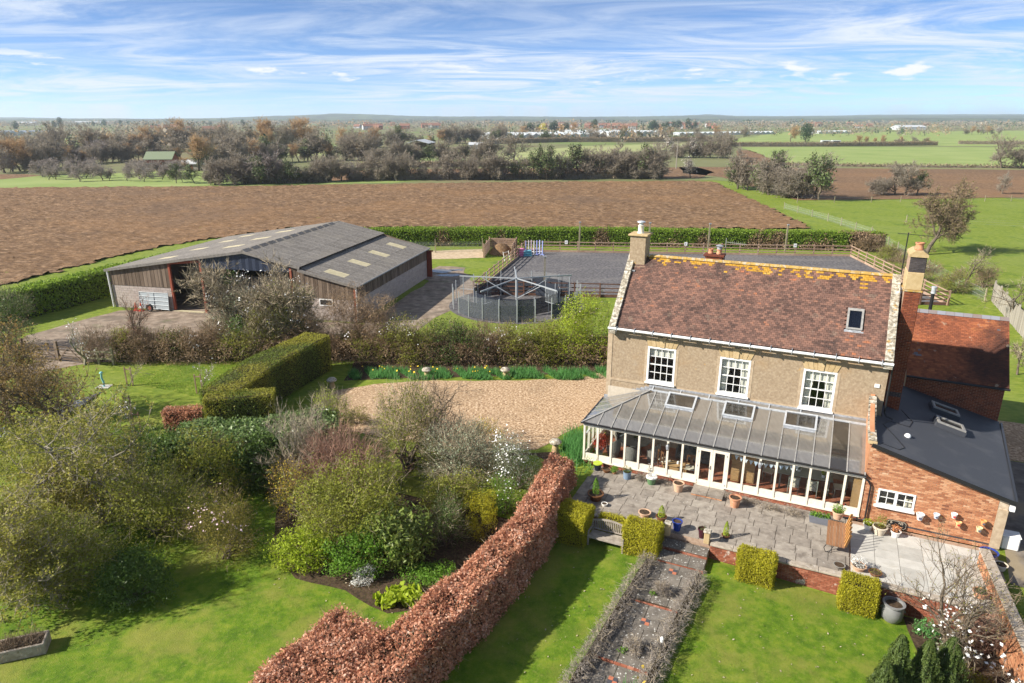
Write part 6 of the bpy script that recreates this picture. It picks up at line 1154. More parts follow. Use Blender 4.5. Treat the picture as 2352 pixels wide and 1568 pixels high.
# showjumps
jc = [(.35, .42, .75), (.82, .80, .80), (.80, .62, .68), (.85, .83, .80), (.32, .38, .80), (.55, .60, .85)]
for k in range(7):
    p = gp(1207 + k * 6.4, 586 - (k % 3)); o = empty('jump_stand', (p.x, p.y, .03), .1 * k, ['blue jump wing, leftmost of the upright poles', 'white jump wing, second of the upright poles', 'pinkish jump wing, third of the upright poles', 'white jump wing, fourth of the upright poles', 'blue jump wing, fifth of the upright poles', 'pale lilac jump wing, sixth of the upright poles', 'blue and white jump wing, rightmost of the upright poles'][k], 'jump stand', 'showjump wings in the arena corner'); m_ = flat('jump_paint', jc[k % 6], .5); MB().box(-.05, .05, -.05, .05, .06, 1.75).build('upright', m_, o); MB().box(-.3, .3, -.04, .04, 0, .06).box(-.04, .04, -.3, .3, 0, .059).build('foot', m_, o)
for k, (c, x, lab) in enumerate((((.80, .25, .45), 1196, 'pink plastic jump block in the arena corner'), ((.15, .45, .55), 1211, 'teal plastic jump block beside the pink one'))):
    p = gp(x, 588); o = empty('jump_block', (p.x, p.y, .03), .2, lab, 'jump block'); m_ = flat('plastic_paint', c, .5); [MB().prism([(-.55 + .03 * j, .0 + j * .24), (.55 - .03 * j, j * .24), (.5 - .03 * j, .2 + j * .24), (-.5 + .03 * j, .2 + j * .24)], 'y', -.25, .25).build('tier', m_, o) for j in range(4 - k)]
for k, c in enumerate(((.80, .30, .55), (.85, .83, .82))):
    a, b_ = gp(1205, 579 + k * 3), gp(1246, 578 + k * 3); o = empty('jump_pole', (a.x, a.y, .35 - .15 * k), math.atan2(b_.y - a.y, b_.x - a.x), ('pink' if k == 0 else 'white') + ' jump pole lying behind the stands', 'jump pole'); L_ = (b_ - a).length
    for j in range(5): MB().tube((L_ * j / 5, 0, 0), (L_ * (j + 1) / 5 - .002, 0, 0), .06, n=8).build('pole_section', flat('pole_paint', c if j % 2 == 0 else (.85, .84, .82), .5), o)
tb = empty('folding_rack', (gp(1165, 600).x, gp(1165, 600).y, .03), .9, 'white folded rack leaning on the arena fence', 'rack'); [MB().bar((x, 0, 0), (x, .25, 1.15), .05, .05).build('upright', M['wpaint'], tb) for x in (-.5, .5)]; [MB().bar((-.5, .21 * z, z * 1.1), (.5, .21 * z, z * 1.1), .04, .04).build('rung', M['wpaint'], tb) for z in (.2, .55, .95)]
# muck bay
mk = empty('muck_bay', (gp(1112, 592).x, gp(1112, 592).y, 0), math.radians(-6), 'three-sided timber slatted muck bay beside the arena', 'muck bay'); Wm, Dm, Hm = 3.3, 5.2, 1.6
for k in range(6):
    z = .14 + k * .26
    for x in (0, Wm): MB().box(x - .03, x + .03, 0, Dm, z - .1, z + .1).build('slat', M['fence'], mk)
    MB().box(.05, Wm - .05, Dm - .03, Dm + .03, z - .1, z + .1).build('slat', M['fence'], mk)
for x in (-.09, Wm + .09):
    for y in (.1, Dm / 2, Dm): MB().box(x - .06, x + .06, y - .06, y + .06, 0, Hm + .12).build('post', M['fence'], mk)
v_ = [(Wm / 2 + (Wm / 2 - .1) * math.cos(a) * r_, Dm * .62 + (Dm * .36) * math.sin(a) * r_, 1.25 * (1 - r_ ** 2) + .02 + .08 * mnoise.noise(Vector((3 * math.cos(a) * r_, 3 * math.sin(a) * r_, 2)))) for r_ in np.linspace(.02, 1, 8) for a in np.linspace(0, 2 * math.pi, 25)[:-1]]
link('muck_heap', fast_mesh('muck_heap', v_, [(j * 24 + i, j * 24 + (i + 1) % 24, (j + 1) * 24 + (i + 1) % 24, (j + 1) * 24 + i) for j in range(7) for i in range(24)], mat('muck', [(0, (.09, .055, .03)), (1, (.24, .15, .08))], scale=5, rough=1, bump=.9), None), mk)
# wire fences with posts
def wire_fence(lab, pts, step, h, m, net=True, cat='fence', group='stock fences', wires=(.35, .7, 1.05)):
    P0 = Vector((*pts[0][:2], 0)); o = empty('wire_fence', (P0.x, P0.y, 0), 0, lab, cat, group); P = []; r = random.Random(int(P0.x)); wm = MB()
    for a, b in zip(pts[:-1], pts[1:]):
        a = Vector((*a[:2], 0)) - P0; b = Vector((*b[:2], 0)) - P0; n = max(1, int((b - a).length / step))
        for i in range(n + 1): p = a.lerp(b, i / n); P.append(TRS((p.x, p.y, h / 2), (.1, .1, h + r.uniform(0, .1)), RY(r.uniform(-.04, .04)) @ RX(r.uniform(-.04, .04))))
        for z in wires: wm.tube(a + Vector((0, 0, z)), b + Vector((0, 0, z)), .008, n=3)
        if net: MB().add([a + Vector((0, .02, .05)), b + Vector((0, .02, .05)), b + Vector((0, .02, h * .8)), a + Vector((0, .02, h * .8))], [(0, 1, 2, 3)]).build('netting', M['netgreen'], o)
    pieces('post', o, P, m, 300); wm.build('wires', M['lead'], o)
wire_fence('green netted stock fence running from the field corner to the house paddock', [gp(1800, 480), gp(1900, 508), gp(2000, 541), gp(2060, 578), gp(2130, 622), gp(2200, 660), gp(2260, 692)], 4.0, 1.25, M['postgrey']); wire_fence('wire stock fence between paddock and far brown field', [gp(1830, 466), gp(2000, 465), gp(2200, 463), gp(2500, 461)], 5.5, 1.2, M['postgrey'], net=False)
wire_fence('netted wire fence behind the barn beside the sand', [gp(880, 578), gp(1000, 580), gp(1108, 578)], 4.2, 1.7, M['postgrey']); wire_fence('slack wire fence crossing the paddock at the right', [gp(2080, 512), gp(2351, 524)], 12, 1.3, M['postgrey'], net=False)
# grey close-board fence at the right edge
cb_ = empty('board_fence', (*gp(2275, 690)[:2], 0), 0, 'weathered grey close-board fence at the right behind the wing', 'fence'); a = Vector((0, 0, 0)); b_ = gp(2420, 860) - gp(2275, 690); b_.z = 0; L_ = b_.length; dd_ = b_.normalized(); nn_ = Vector((dd_.y, -dd_.x, 0)); Rm = Matrix((dd_, nn_, Vector((0, 0, 1)))).transposed(); r = random.Random(9); M['greyboard'] = mat('silver_grey_board', [(0, (.24, .215, .18)), (1, (.42, .385, .33))], scale=2, rough=.9, rnd=.6, stretch=(1, 1, .2))
pieces('board', cb_, [TRS(dd_ * (L_ * (k + .5) / 70) + nn_ * (.02 * (k % 2)) + Vector((0, 0, .9)), (L_ / 70 - .01, .02, 1.75 + r.uniform(-.05, .05)), Rm) for k in range(70)], M['greyboard']); pieces('post', cb_, [TRS(dd_ * (L_ * k / 9) - nn_ * .08 + Vector((0, 0, .95)), (.12, .12, 1.9), Rm) for k in range(10)], M['greyboard'])
# field gates at the left and rails beside them
def field_gate(lab, a, b):
    a = Vector(a); b = Vector(b); L = (b - a).length; o = empty('field_gate', (a.x, a.y, 0), math.atan2((b - a).y, (b - a).x), lab, 'gate', 'paired timber field gates')
    for k in range(5): MB().bar((.08, 0, .2 + k * .22), (L - .08, 0, .2 + k * .22), .05, .08).build('rail', M['board'], o)
    for x in (.08, L - .08): MB().bar((x, 0, .1), (x, 0, 1.2), .08, .07).build('stile', M['board'], o)
    MB().bar((.1, -.05, .2), (L / 2, -.05, 1.1), .04, .07).bar((L / 2, -.051, 1.1), (L - .1, -.051, .2), .04, .07).build('brace', M['board'], o); MB().box(-.1, .06, -.08, .08, 0, 1.45).build('post', M['board'], o)
field_gate('dark timber field gate, left leaf beside the ivy bush', gp(58, 822), gp(134, 829)); field_gate('dark timber field gate, right leaf with crossed braces', gp(137, 829), gp(192, 835)); rail_fence('rail_fence', 'short grey post and rail fence right of the field gates', gp(195, 835), gp(262, 838), 2, 1.2, (.45, .95), M['postgrey'])
for k, ((x, y), lab) in enumerate((((763, 890), 'mushroom-shaped staddle stone beside the yew hedge'), ((980, 866), 'mushroom-shaped staddle stone in the middle of the daffodil bed'), ((1160, 866), 'mushroom-shaped staddle stone at the right of the daffodil bed'), ((1275, 1036), 'mushroom-shaped staddle stone at the far end of the beech hedge'))):
    p = gp(x, y); o = empty('staddle_stone', (p.x, p.y, .005), 0, lab, 'staddle stone', 'staddle stones'); MB().lathe([(.2, 0), (.13, .42), (.12, .44)], 10).build('stem', M['stone'], o, smooth=True); MB().lathe([(.1, .44), (.3, .46), (.32, .52), (.24, .62), (.05, .67)], 16).build('cap', M['coping'], o, smooth=True)
o = empty('garden_ornament', gp(239, 888), 0, 'slender turquoise ornament on a slab in the orchard grass', 'ornament'); tq = flat('verdigris', (.22, .52, .55), .6); MB().path([(0, 0, 0), (.03, 0, .3), (-.05, 0, .6), (-.02, 0, .85)], .06, 8).build('stem', tq, o); MB().lathe([(.05, 0), (.12, .08), (.05, .16)], 8, (-.02, 0, .85)).build('head', tq, o); MB().box(-.4, .4, -.3, .3, .0, .03).build('slab', M['slabpale'], o)
# ------------------------------------------------------------------ hedges and garden planting
def tp(px_, py_, z): p = gp(px_, py_, z); return (p.x, p.y)
# clipped yew L-hedge: long arm runs back from the front corner, short return at the front
yl = [tp(498, 897, 2.45), tp(600, 828, 2.45), tp(728, 766, 2.45)]
hedge('yew_hedge', 'long clipped dark yew hedge between orchard grass and gravel drive', yl, 2.5, 2.45, M['yewlit'], 620, .09, amp=.05, freq=1.2, seed=71, z0=0, aspect=.3, tilt=.55, loose=.03, round_=.06, leafm2=M['yew'], share2=.35, widths=[2.1, 2.1, 1.9])
hedge('yew_hedge', 'short clipped yew return at the near end of the long yew hedge', [tp(470, 908, 2.4), tp(628, 897, 2.4)], 1.15, 2.4, M['yewlit'], 700, .09, amp=.04, freq=1.2, seed=72, z0=0, aspect=.3, tilt=.55, loose=.03, round_=.06, leafm2=M['yew'], share2=.5)
# russet beech hedge
zt = 1.25
hedge('beech_hedge', 'long russet beech hedge curving from the terrace corner down the lawn', [tp(1290, 1052, zt), tp(1248, 1120, zt), tp(1212, 1195, zt), tp(1120, 1290, zt), tp(1010, 1390, zt), tp(905, 1490, zt), tp(800, 1610, zt)], 1.4, 1.85, M['beech'], 880, .095, amp=.22, freq=1.6, seed=73, aspect=.62, tilt=1.0, loose=.07, round_=.25, widths=[1.15, 1.25, 1.3, 1.35, 1.5, 1.6, 1.7], z0=-.6, twig_n=6000, twigm=M['twigpale'])
hedge('beech_hedge', 'russet beech hedge with bare twiggy side in the bottom foreground', [tp(830, 1425, 1.2), tp(740, 1500, 1.2), tp(650, 1600, 1.2), tp(560, 1720, 1.2)], 2.4, 1.8, M['beech'], 850, .088, amp=.26, freq=1.4, seed=74, aspect=.62, tilt=1.0, loose=.09, round_=.3, z0=-.6, twig_n=9000, twigm=M['twigred'])
hedge('beech_hedge', 'low run of russet beech beyond the laurel at the orchard edge', [(-18.6, 33.6), (-14.8, 33.9)], .8, 1.3, M['beech'], 500, .09, amp=.1, seed=75, tilt=1.0, z0=-.05)
# field hedges
hedge('hawthorn_hedge', 'tall bright-topped hawthorn hedge running back past the left of the barn', [(-47, 47.5), (-41.6, 55), (-39.2, 62), (-36.5, 70), (-32.5, 79), (-28, 88)], 1.9, 2.4, M['haw'], 170, .22, amp=.12, freq=.9, seed=76, z0=0, tilt=.9, loose=.09, leafm2=M['lime'], share2=.3, round_=.15)
hedge('hawthorn_hedge', 'long clipped hawthorn hedge behind the arena, green and bare brown in patches', [(-28, 88.5), (-10, 90.3), (13, 90), (30, 88.2), (47, 86.3)], 1.7, 2.25, M['haw'], 180, .2, amp=.08, freq=.7, seed=77, z0=0, tilt=.9, loose=.09, leafm2=M['hawtwig'], share2=.48, round_=.15)
# laurel and the shrub border
hedge('laurel_hedge', 'broad pale-topped laurel hedge beside the gravel drive', [(-16.2, 29.8), (-12.5, 30.2), (-8.8, 31.4)], 2.8, 2.0, M['laurel'], 330, .19, amp=.25, freq=.8, seed=78, z0=-.3, aspect=.42, tilt=.7, loose=.1, round_=.3)
S = shrub
S('olive_shrub', 'large rounded olive and lime shrub at the front of the border', -6.4, 24.0, 2.6, 2.1, 3.9, M['olive'], 16000, .10, seed=101, clumps=34, twig_n=1600, twig_len=.6, stems=18, shell=.2, wild=.12, twigm=M['twigpale'])
S('lime_shrub', 'fresh lime green low shrub spilling onto the left lawn', -8.2, 22.8, 1.4, 1.1, 1.7, M['lime'], 5000, .10, seed=102, clumps=16, twig_n=500, wild=.08)
S('lime_shrub', 'bright green shrub below the variegated one', -6.0, 22.3, 1.5, .9, 1.7, M['fresh'], 5200, .10, seed=103, clumps=16, twig_n=400, wild=.06)
S('russet_twiggy_shrub', 'bare reddish twiggy shrub in the middle of the border', -7.3, 27.2, 2.3, 1.9, 3.5, M['twigred'], 6000, .26, seed=104, clumps=26, twig_n=5000, twig_w=.02, twig_len=.7, twigm=M['twigred'], aspect=.05, stems=20, wild=.2, up=.6)
S('golden_shrub', 'golden catkin shrub left of the olive shrub', -9.3, 26.3, 1.3, 1.2, 2.9, M['gold'], 1500, .07, seed=105, clumps=16, twig_n=1500, twig_len=.6, stems=10, wild=.15)
S('willow_shrub', 'tall grey-green willowy shrub against the gravel', -5.0, 29.4, 1.7, 1.5, 4.4, M['olive'], 7000, .085, seed=106, clumps=24, twig_w=.02, twig_n=2800, twig_len=.8, twigm=M['twigpale'], stems=18, wild=.2, up=.7)
S('willow_shrub', 'pale brown feathery shrub beside the gravel, right of the tall willow', -2.4, 28.3, 1.9, 1.5, 3.1, M['grey'], 6000, .085, seed=107, clumps=24, twig_w=.02, twig_n=3000, twig_len=.6, twigm=M['twigpale'], stems=16, wild=.2, up=.6)
S('amber_shrub', 'amber tinted shrub at the gravel edge', -1.3, 29.6, 1.2, 1.0, 2.4, M['gold'], 2200, .08, seed=108, clumps=14, twig_n=1500, twig_len=.5, twigm=M['twigpale'], wild=.15)
S('olive_shrub', 'dull green shrub in the hollow of the border', -2.5, 26.0, 1.4, 1.2, 2.3, M['olive'], 5500, .10, seed=109, clumps=18, twig_n=1500, twig_len=.5, wild=.12)
S('blossom_shrub', 'evergreen shrub dotted with small white flowers by the beech hedge', .15, 27.6, 1.25, 1.0, 2.9, M['grey'], 4800, .06, seed=110, clumps=20, twig_n=900, flowers=M['white'], flower_n=260, flower_size=.075, wild=.1)
S('blossom_shrub', 'white flowered shrub on the inner side of the beech hedge', -.3, 26.0, .8, .7, 2.0, M['fresh'], 2200, .06, seed=111, clumps=12, twig_n=300, flowers=M['white'], flower_n=90, flower_size=.075)
S('variegated_shrub', 'broad variegated leathery shrub at the front of the border', -4.5, 23.0, 1.5, 1.2, 2.5, M['rhodo'], 2600, .20, seed=112, clumps=26, twig_n=0, aspect=.36, stems=10, shell=.14)
S('grey_leaved_shrub', 'dark grey-green conical shrub beside the golden bush', -2.75, 23.9, 1.05, .95, 2.5, M['dkgreen'], 4200, .06, seed=113, clumps=18, twig_n=900, twigm=M['twigpale'])
S('golden_bush', 'upright rounded golden evergreen bush next to the beech hedge', -1.25, 24.6, .72, .7, 2.3, M['box'], 5200, .05, seed=114, clumps=22, twig_n=0, shell=.1)
S('silver_bush', 'small silvery bush at the lawn edge of the border', -5.55, 21.6, .5, .42, .7, M['silver'], 1100, .06, seed=115, clumps=10, twig_n=100)
S('large_leaved_plants', 'low clump of large green leaves beside the beech hedge corner', -4.0, 20.55, 1.0, .6, .42, M['lime'], 420, .26, 'plant', seed=116, clumps=14, twig_n=0, aspect=.7, stems=4)
S('low_green_plants', 'low mixed green plants in front of the grey-green shrub', -3.2, 21.9, 1.2, .9, .45, M['fresh'], 2400, .08, 'plant', seed=117, clumps=20, twig_n=0, stems=4)
sheet('shrub_bed', [(-9.8, 23.5), (-8.2, 21.9), (-6.2, 21.1), (-4.4, 20.0), (-2.6, 20.2), (-.2, 22.5), (1.6, 27), (2.4, 31), (-2, 30.5), (-6, 31.2), (-9, 30.5), (-10.5, 27)], .016, M['soil'], .15, .6, zf=gz)
M['bronze'] = leafm('bronze_leaves', (.13, .115, .02), .5, .25)
# dark mass and trees at the left
S('dark_evergreen', 'dark evergreen shrub shading the left lawn below the laurel', -11.5, 28.6, 1.8, 1.2, 2.9, M['dkgreen'], 7500, .13, seed=121, clumps=24, twig_n=600, stems=10)
S('dark_evergreen', 'dark tangled shrub left of the laurel hedge', -14.0, 28.3, 2.2, 1.7, 3.1, M['olive'], 6500, .11, seed=122, clumps=24, twig_n=1800, twig_len=.5, stems=12, wild=.15)
S('bronze_shrub', 'bronze-green rounded shrub with a few pale pink flowers on the left lawn', -11.4, 23.3, 1.55, 1.4, 3.1, M['bronze'], 9000, .06, seed=123, clumps=30, twig_n=1500, twig_len=.35, flowers=M['pink'], flower_n=110, flower_size=.09, stems=10, wild=.08)
S('dark_evergreen', 'glossy dark green low shrub at the far left lawn edge', -13.7, 20.7, 1.5, 1.2, 1.9, M['dkgreen'], 6500, .09, seed=124, clumps=24, twig_n=0)
S('olive_shrub', 'yellowish olive shrub at the left edge above the stone trough', -16.8, 21.2, 2.6, 2.0, 3.4, M['olive'], 9500, .10, seed=125, clumps=30, twig_n=2000, twig_len=.5, twigm=M['twigpale'], wild=.15)
S('olive_shrub', 'mossy shrub behind the bronze one', -14.9, 24.8, 2.4, 1.9, 3.2, M['olive'], 9000, .10, seed=126, clumps=28, twig_n=2000, twig_len=.6, twigm=M['twigpale'], wild=.15)
S('dark_evergreen', 'dark shrub at the left edge under the budding tree', -20.2, 27.5, 3.0, 2.4, 3.8, M['olive'], 10000, .11, seed=127, clumps=32, twig_n=2000, twig_len=.5, twigm=M['twigpale'], wild=.2)
S('olive_shrub', 'mossy green shrub filling the left edge between the budding trees', -18.7, 24.0, 2.4, 1.9, 3.3, M['bronze'], 9000, .10, seed=133, clumps=30, twig_n=1800, wild=.15, twigm=M['twigpale'])
S('dark_evergreen', 'dark green shrub behind the mossy shrubs at the left', -16.8, 28.8, 2.2, 1.7, 3.0, M['dkgreen'], 8000, .11, seed=134, clumps=28, twig_n=800, wild=.1)
S('olive_shrub', 'pale olive shrub at the left edge beyond the dark ones', -24.0, 30.5, 2.6, 2.0, 3.2, M['olive'], 8000, .11, seed=135, clumps=28, twig_n=1800, wild=.15, twigm=M['twigpale'])
S('green_tuft', 'small pale green plant alone at the edge of the left lawn', *tp(300, 1388, -.6), .22, .2, .3, M['grey'], 260, .07, 'plant', seed=128, clumps=6, twig_n=0, stems=2)
def tree(name, lab, x, y, h, seed, bark, twigm, leaf=None, leaf_n=3, leaf_size=.08, tw=.016, minr=.007, cat='tree', group=None, flower=None, z=None, **k):
    T = Tree(seed, h, **k); o = empty(name, (x, y, gz(x, y) if z is None else z), 0, lab, cat, group); a, b, c = T.meshes(name, bark, twigm, tw, minr); link('trunk', a, o)
    link('crown', join_mesh('crown', ([(b, 0)] if b else []) + [(c, 1)], [bark, twigm]), o)
    if leaf is not None:
        i = RNG.integers(0, len(T.tip), len(T.tip) * leaf_n // 2 if leaf_n < 2 else len(T.tip) * leaf_n); P = T.tip[i] + RNG.normal(0, .06, (len(i), 3)); link('blossom' if flower else 'leaves', leaf_mesh('leaves', P, np.tile([0, 0, 1.], (len(P), 1)), leaf_size, leaf, .7, .9), o)
    return o
M['bud'] = leafm('yellow_green_buds', (.17, .165, .03), .45, .35, alt=(.40, .36, .08)); M['budrust'] = leafm('rusty_buds', (.15, .10, .035), .4, .3, alt=(.34, .27, .08))
tree('budding_tree', 'wide spreading tree with yellow-green buds at the left edge, farthest back', -22.5, 31.5, 6.6, 201, M['bark'], M['twig'], M['budrust'], 2, .10, levels=4, spread=.62, kids=(8, 6, 6), up=.2, twig_len=.5, twigs_per=8, bend=.25)
tree('budding_tree', 'tree with long drooping branches and yellow buds over the left shrubs', -17.6, 25.6, 6.2, 202, M['palebark'], M['twigpale'], M['bud'], 3, .10, levels=4, spread=.7, kids=(8, 6, 6), up=.0, twig_len=.5, twigs_per=8, bend=.26)
tree('budding_tree', 'pale branched tree with yellow-green buds at the left lawn edge', -16.4, 20.6, 4.6, 203, M['palebark'], M['twigpale'], M['bud'], 3, .09, levels=4, spread=.78, kids=(9, 6, 6), up=-.1, twig_len=.45, twigs_per=8, bend=.26)
tree('budding_tree', 'tree crown of rusty buds crossing the track at the far left', -27.5, 34.5, 6.0, 204, M['bark'], M['twig'], M['budrust'], 2, .10, levels=4, spread=.6, kids=(8, 6, 6), up=.25, twig_len=.5, twigs_per=8)
tree('bare_tree', 'small bare crooked tree standing against the gravel', -2.95, 30.3, 3.9, 205, M['bark'], M['twig'], None, levels=4, spread=.5, kids=(5, 4, 5), up=.35, stems=2, twig_len=.3, twigs_per=6, bend=.28)
tree('bare_tree', 'leafless pale sapling in front of the laurel hedge', -9.6, 28.6, 4.0, 206, M['palebark'], M['twigpale'], None, levels=4, spread=.45, kids=(6, 4, 4), stems=3, up=.4, twig_len=.4, twigs_per=4)
tree('bare_tree', 'thin bare shoots rising through the laurel hedge', -11.2, 30.0, 3.6, 207, M['palebark'], M['twigpale'], None, levels=3, spread=.4, kids=(5, 4), stems=4, up=.5, twig_len=.5, twigs_per=4)
S('forsythia', 'yellow-green shrub at the drive end of the laurel hedge', -9.4, 32.7, 1.1, 1.0, 2.9, M['lime'], 2600, .075, seed=130, clumps=18, twig_n=2200, twig_len=.6, wild=.15, twigm=M['twigpale'], up=.5)
S('drive_edge_plants', 'twiggy green plants at the left edge of the gravel', -8.6, 34.4, .9, .6, 1.0, M['olive'], 1500, .06, seed=131, clumps=12, twig_n=700, wild=.1)
tr2 = empty('stone_trough', (*tp(52, 1498, -.6), -.6), .35, 'old stone trough of dry tangled stems at the bottom left', 'trough'); MB().box(-.75, .75, -.35, -.27, 0, .42).box(-.75, .75, .27, .35, 0, .42).box(-.75, -.67, -.27, .27, 0, .42).box(.67, .75, -.27, .27, 0, .42).build('trough', M['coping2'], tr2, bevel=.02); MB().box(-.66, .66, -.26, .26, .01, .34).build('soil', M['soil'], tr2)
n = 900; pp = RNG.uniform(-1, 1, (n, 3)) * [.6, .25, .0] + [0, 0, .35]; link('dry_stems', twig_mesh('dry_stems', pp, RNG.normal(0, 1, (n, 3)) + [0, 0, .9], RNG.uniform(.2, .6, n), np.full(n, .016), M['twig']), tr2)
# fallen petals and leaves on the lawns, daisies
n = 420; uu = RNG.uniform(-16, 14, n); vv = RNG.uniform(-13, -5, n); PX = np.array([hw(a, b)[:] for a, b in zip(uu, vv)]); PX[:, 2] = [gz(a, b) + .03 for a, b in PX[:, :2]]
tag(link('fallen_petals', leaf_mesh('fallen_petals', PX, np.tile([0, 0, 1.], (n, 1)), .075, M['twigpale'], .6, .3)), 'scattered fallen leaves and petals on the lawns', 'leaves', kind='stuff')
def blades(name, lab, P, h, m, w=.012, kind='stuff', cat='grass'):
    n = len(P); d = RNG.normal(0, .35, (n, 3)) + [0, 0, 1]; o = link(name, twig_mesh(name, P, d, RNG.uniform(.6, 1.3, n) * h, np.full(n, w), m)); return tag(o, lab, cat, kind=kind)
M['blade'] = leafm('grass_blades', (.11, .185, .018), .5, .3, alt=(.25, .27, .05))
def scatter(n, u0, u1, v0, v1): a = RNG.uniform(u0, u1, n); b = RNG.uniform(v0, v1, n); P = np.column_stack([OH.x + a * UH.x + b * VH.x, OH.y + a * UH.y + b * VH.y, np.zeros(n)]); T_ = np.clip((b + 6.4) / 3.2, 0, 1); P[:, 2] = np.where(a > 1.2, np.where(b < -4.12, -.6 - .045 * np.maximum(0, a - 6.8), 0), -.6 + .6 * T_ * T_ * (3 - 2 * T_)); return P, a, b
P, a, b = scatter(90000, -20, 14, -14.5, -4.4); keep = ~((np.abs(a - (5.68 + (b + 5.9) * .088)) < 1.0) | ((a > 13.6) & (b > -9)) | ((a > 4.9) & (a < 6.8) & (b > -5.6))); blades('lawn_grass', 'short mown grass of the lower lawns', P[keep], .05, M['blade'], .012)
P, a, b = scatter(90000, -30, -8, -2, 16); P = P[P[:, 0] > -33]; keep = inpoly(P[:, 0], P[:, 1], px((60, 862), (150, 842), (540, 838), (760, 800), (640, 960), (330, 990), (100, 990))); blades('orchard_grass_blades', 'longer grass of the small orchard at the left', P[keep], .11, M['blade'], .02)
# saplings in the orchard grass
for k, (x, y, lab, fl) in enumerate(((298, 886, 'staked bare sapling, farthest back in the orchard grass', 0), (293, 941, 'staked sapling nearest the middle of the orchard grass', 0), (458, 904, 'blossoming young tree beside the yew hedge', 1), (312, 972, 'small white blossoming tree at the near edge of the orchard grass', 1))):
    p = gp(x, y); o = tree('young_tree', lab, p.x, p.y, 2.0, 230 + k, M['palebark'], M['twigpale'], M['white'] if fl else None, 1, .09, levels=3, kids=(5, 4), spread=.4, twig_len=.3, twigs_per=5, trunk_r=.03, group='orchard saplings', flower=True)
    for s_ in (-.18, .18): MB().bar((s_, .05, 0), (s_, .05, 1.25), .06, .06).build('stake', M['fence'], o)
    MB().bar((-.2, .05, 1.1), (.2, .05, 1.1), .04, .06).build('tie_bar', M['fence'], o)
# mixed hedgerow behind the gravel
hedge('mixed_hedge', 'low tangled hedge row between gravel drive and barn yard', [(-27.5, 45.3), (-20, 45.2), (-13, 45.4), (-6, 45.0), (1, 44.9), (7.2, 44.4)], 1.9, 1.7, M['hawtwig'], 260, .2, amp=.6, freq=.9, seed=370, z0=0, aspect=.16, tilt=1.2, loose=.25, leafm2=M['olive'], share2=.62, round_=.3, twig_n=7000)
rw = [  # px centre, y, half width, height, leaf, aspect, n, label
    (228, 44.6, 1.3, 2.0, 'hawtwig', .12, 1800, 'thin brown bush by the rail fence'), (290, 44.8, 1.4, 2.0, 'olive', .5, 2200, 'olive bush right of the gates'), (345, 44.7, 1.4, 1.9, 'hawtwig', .12, 2000, 'brown twiggy bush in the orchard hedge'), (395, 44.7, 1.3, 1.8, 'dkgreen', .5, 1900, 'small dark green bush in the orchard hedge'), (445, 44.6, 1.4, 1.9, 'hawtwig', .12, 2200, 'rust brown bush in the orchard hedge'), (490, 44.8, 1.4, 2.2, 'hawtwig', .12, 2200, 'brown bush left of the blossoming thorn'),
    (705, 44.8, 1.5, 3.0, 'hawtwig', .12, 2600, 'tangled bush between thorn and yew'), (795, 45.0, 1.9, 4.3, 'hawtwig', .10, 8000, 'tall brown bush right of the barn window'), (862, 45.2, 2.0, 4.0, 'hawtwig', .10, 8000, 'tall brown bush in front of the barn side wall'), (905, 44.3, 1.5, 2.8, 'olive', .5, 3000, 'olive bush at the bend of the drive'), (958, 44.2, 1.6, 2.5, 'olive', .5, 3200, 'olive green bush above the daffodil bed'), (1015, 44.2, 1.5, 2.7, 'dkgreen', .5, 3400, 'dark green bush above the first staddle stone'), (1070, 44.1, 1.6, 2.6, 'dkgreen', .5, 3400, 'dark ivy-green bush below the horse walker'), (1130, 44.2, 1.4, 2.4, 'hawtwig', .12, 2600, 'brown twiggy bush below the horse walker'), (1190, 44.3, 1.5, 2.5, 'olive', .5, 3000, 'green bush with white blossom below the horse walker'), (1245, 44.2, 1.5, 2.7, 'olive', .5, 3800, 'brown-green bush near the house corner'), (1300, 44.1, 1.7, 3.2, 'lime', .5, 4600, 'yellow-green bush near the house corner'), (1362, 43.9, 2.2, 4.4, 'lime', .5, 8200, 'tall yellow-green bush against the house corner')]
for k, (x, y, r_, h, lm, asp, n, lab) in enumerate(rw):
    d = ray(x, 800); X = d.x * y / d.y; fl = M['white'] if k in (4, 6, 10, 13, 14, 9) else (M['pink'] if k == 17 else None)
    S('hedgerow_bush', lab, X, y + (.4 if k % 2 else 0), r_ * 1.1, 1.2, h * (1.25 if k < 17 else 1.2), M[lm], n, .10 if asp > .3 else .30, 'bush', 'hedgerow behind the gravel drive', seed=300 + k, clumps=18, twig_n=900 if asp > .3 else 1500, twig_w=.02, twig_len=.5, aspect=asp if asp > .3 else .05, wild=.14, stems=10, flowers=fl, flower_n=90 if fl else 0, flower_size=.08, z=0, up=.4 if asp < .3 else 0)
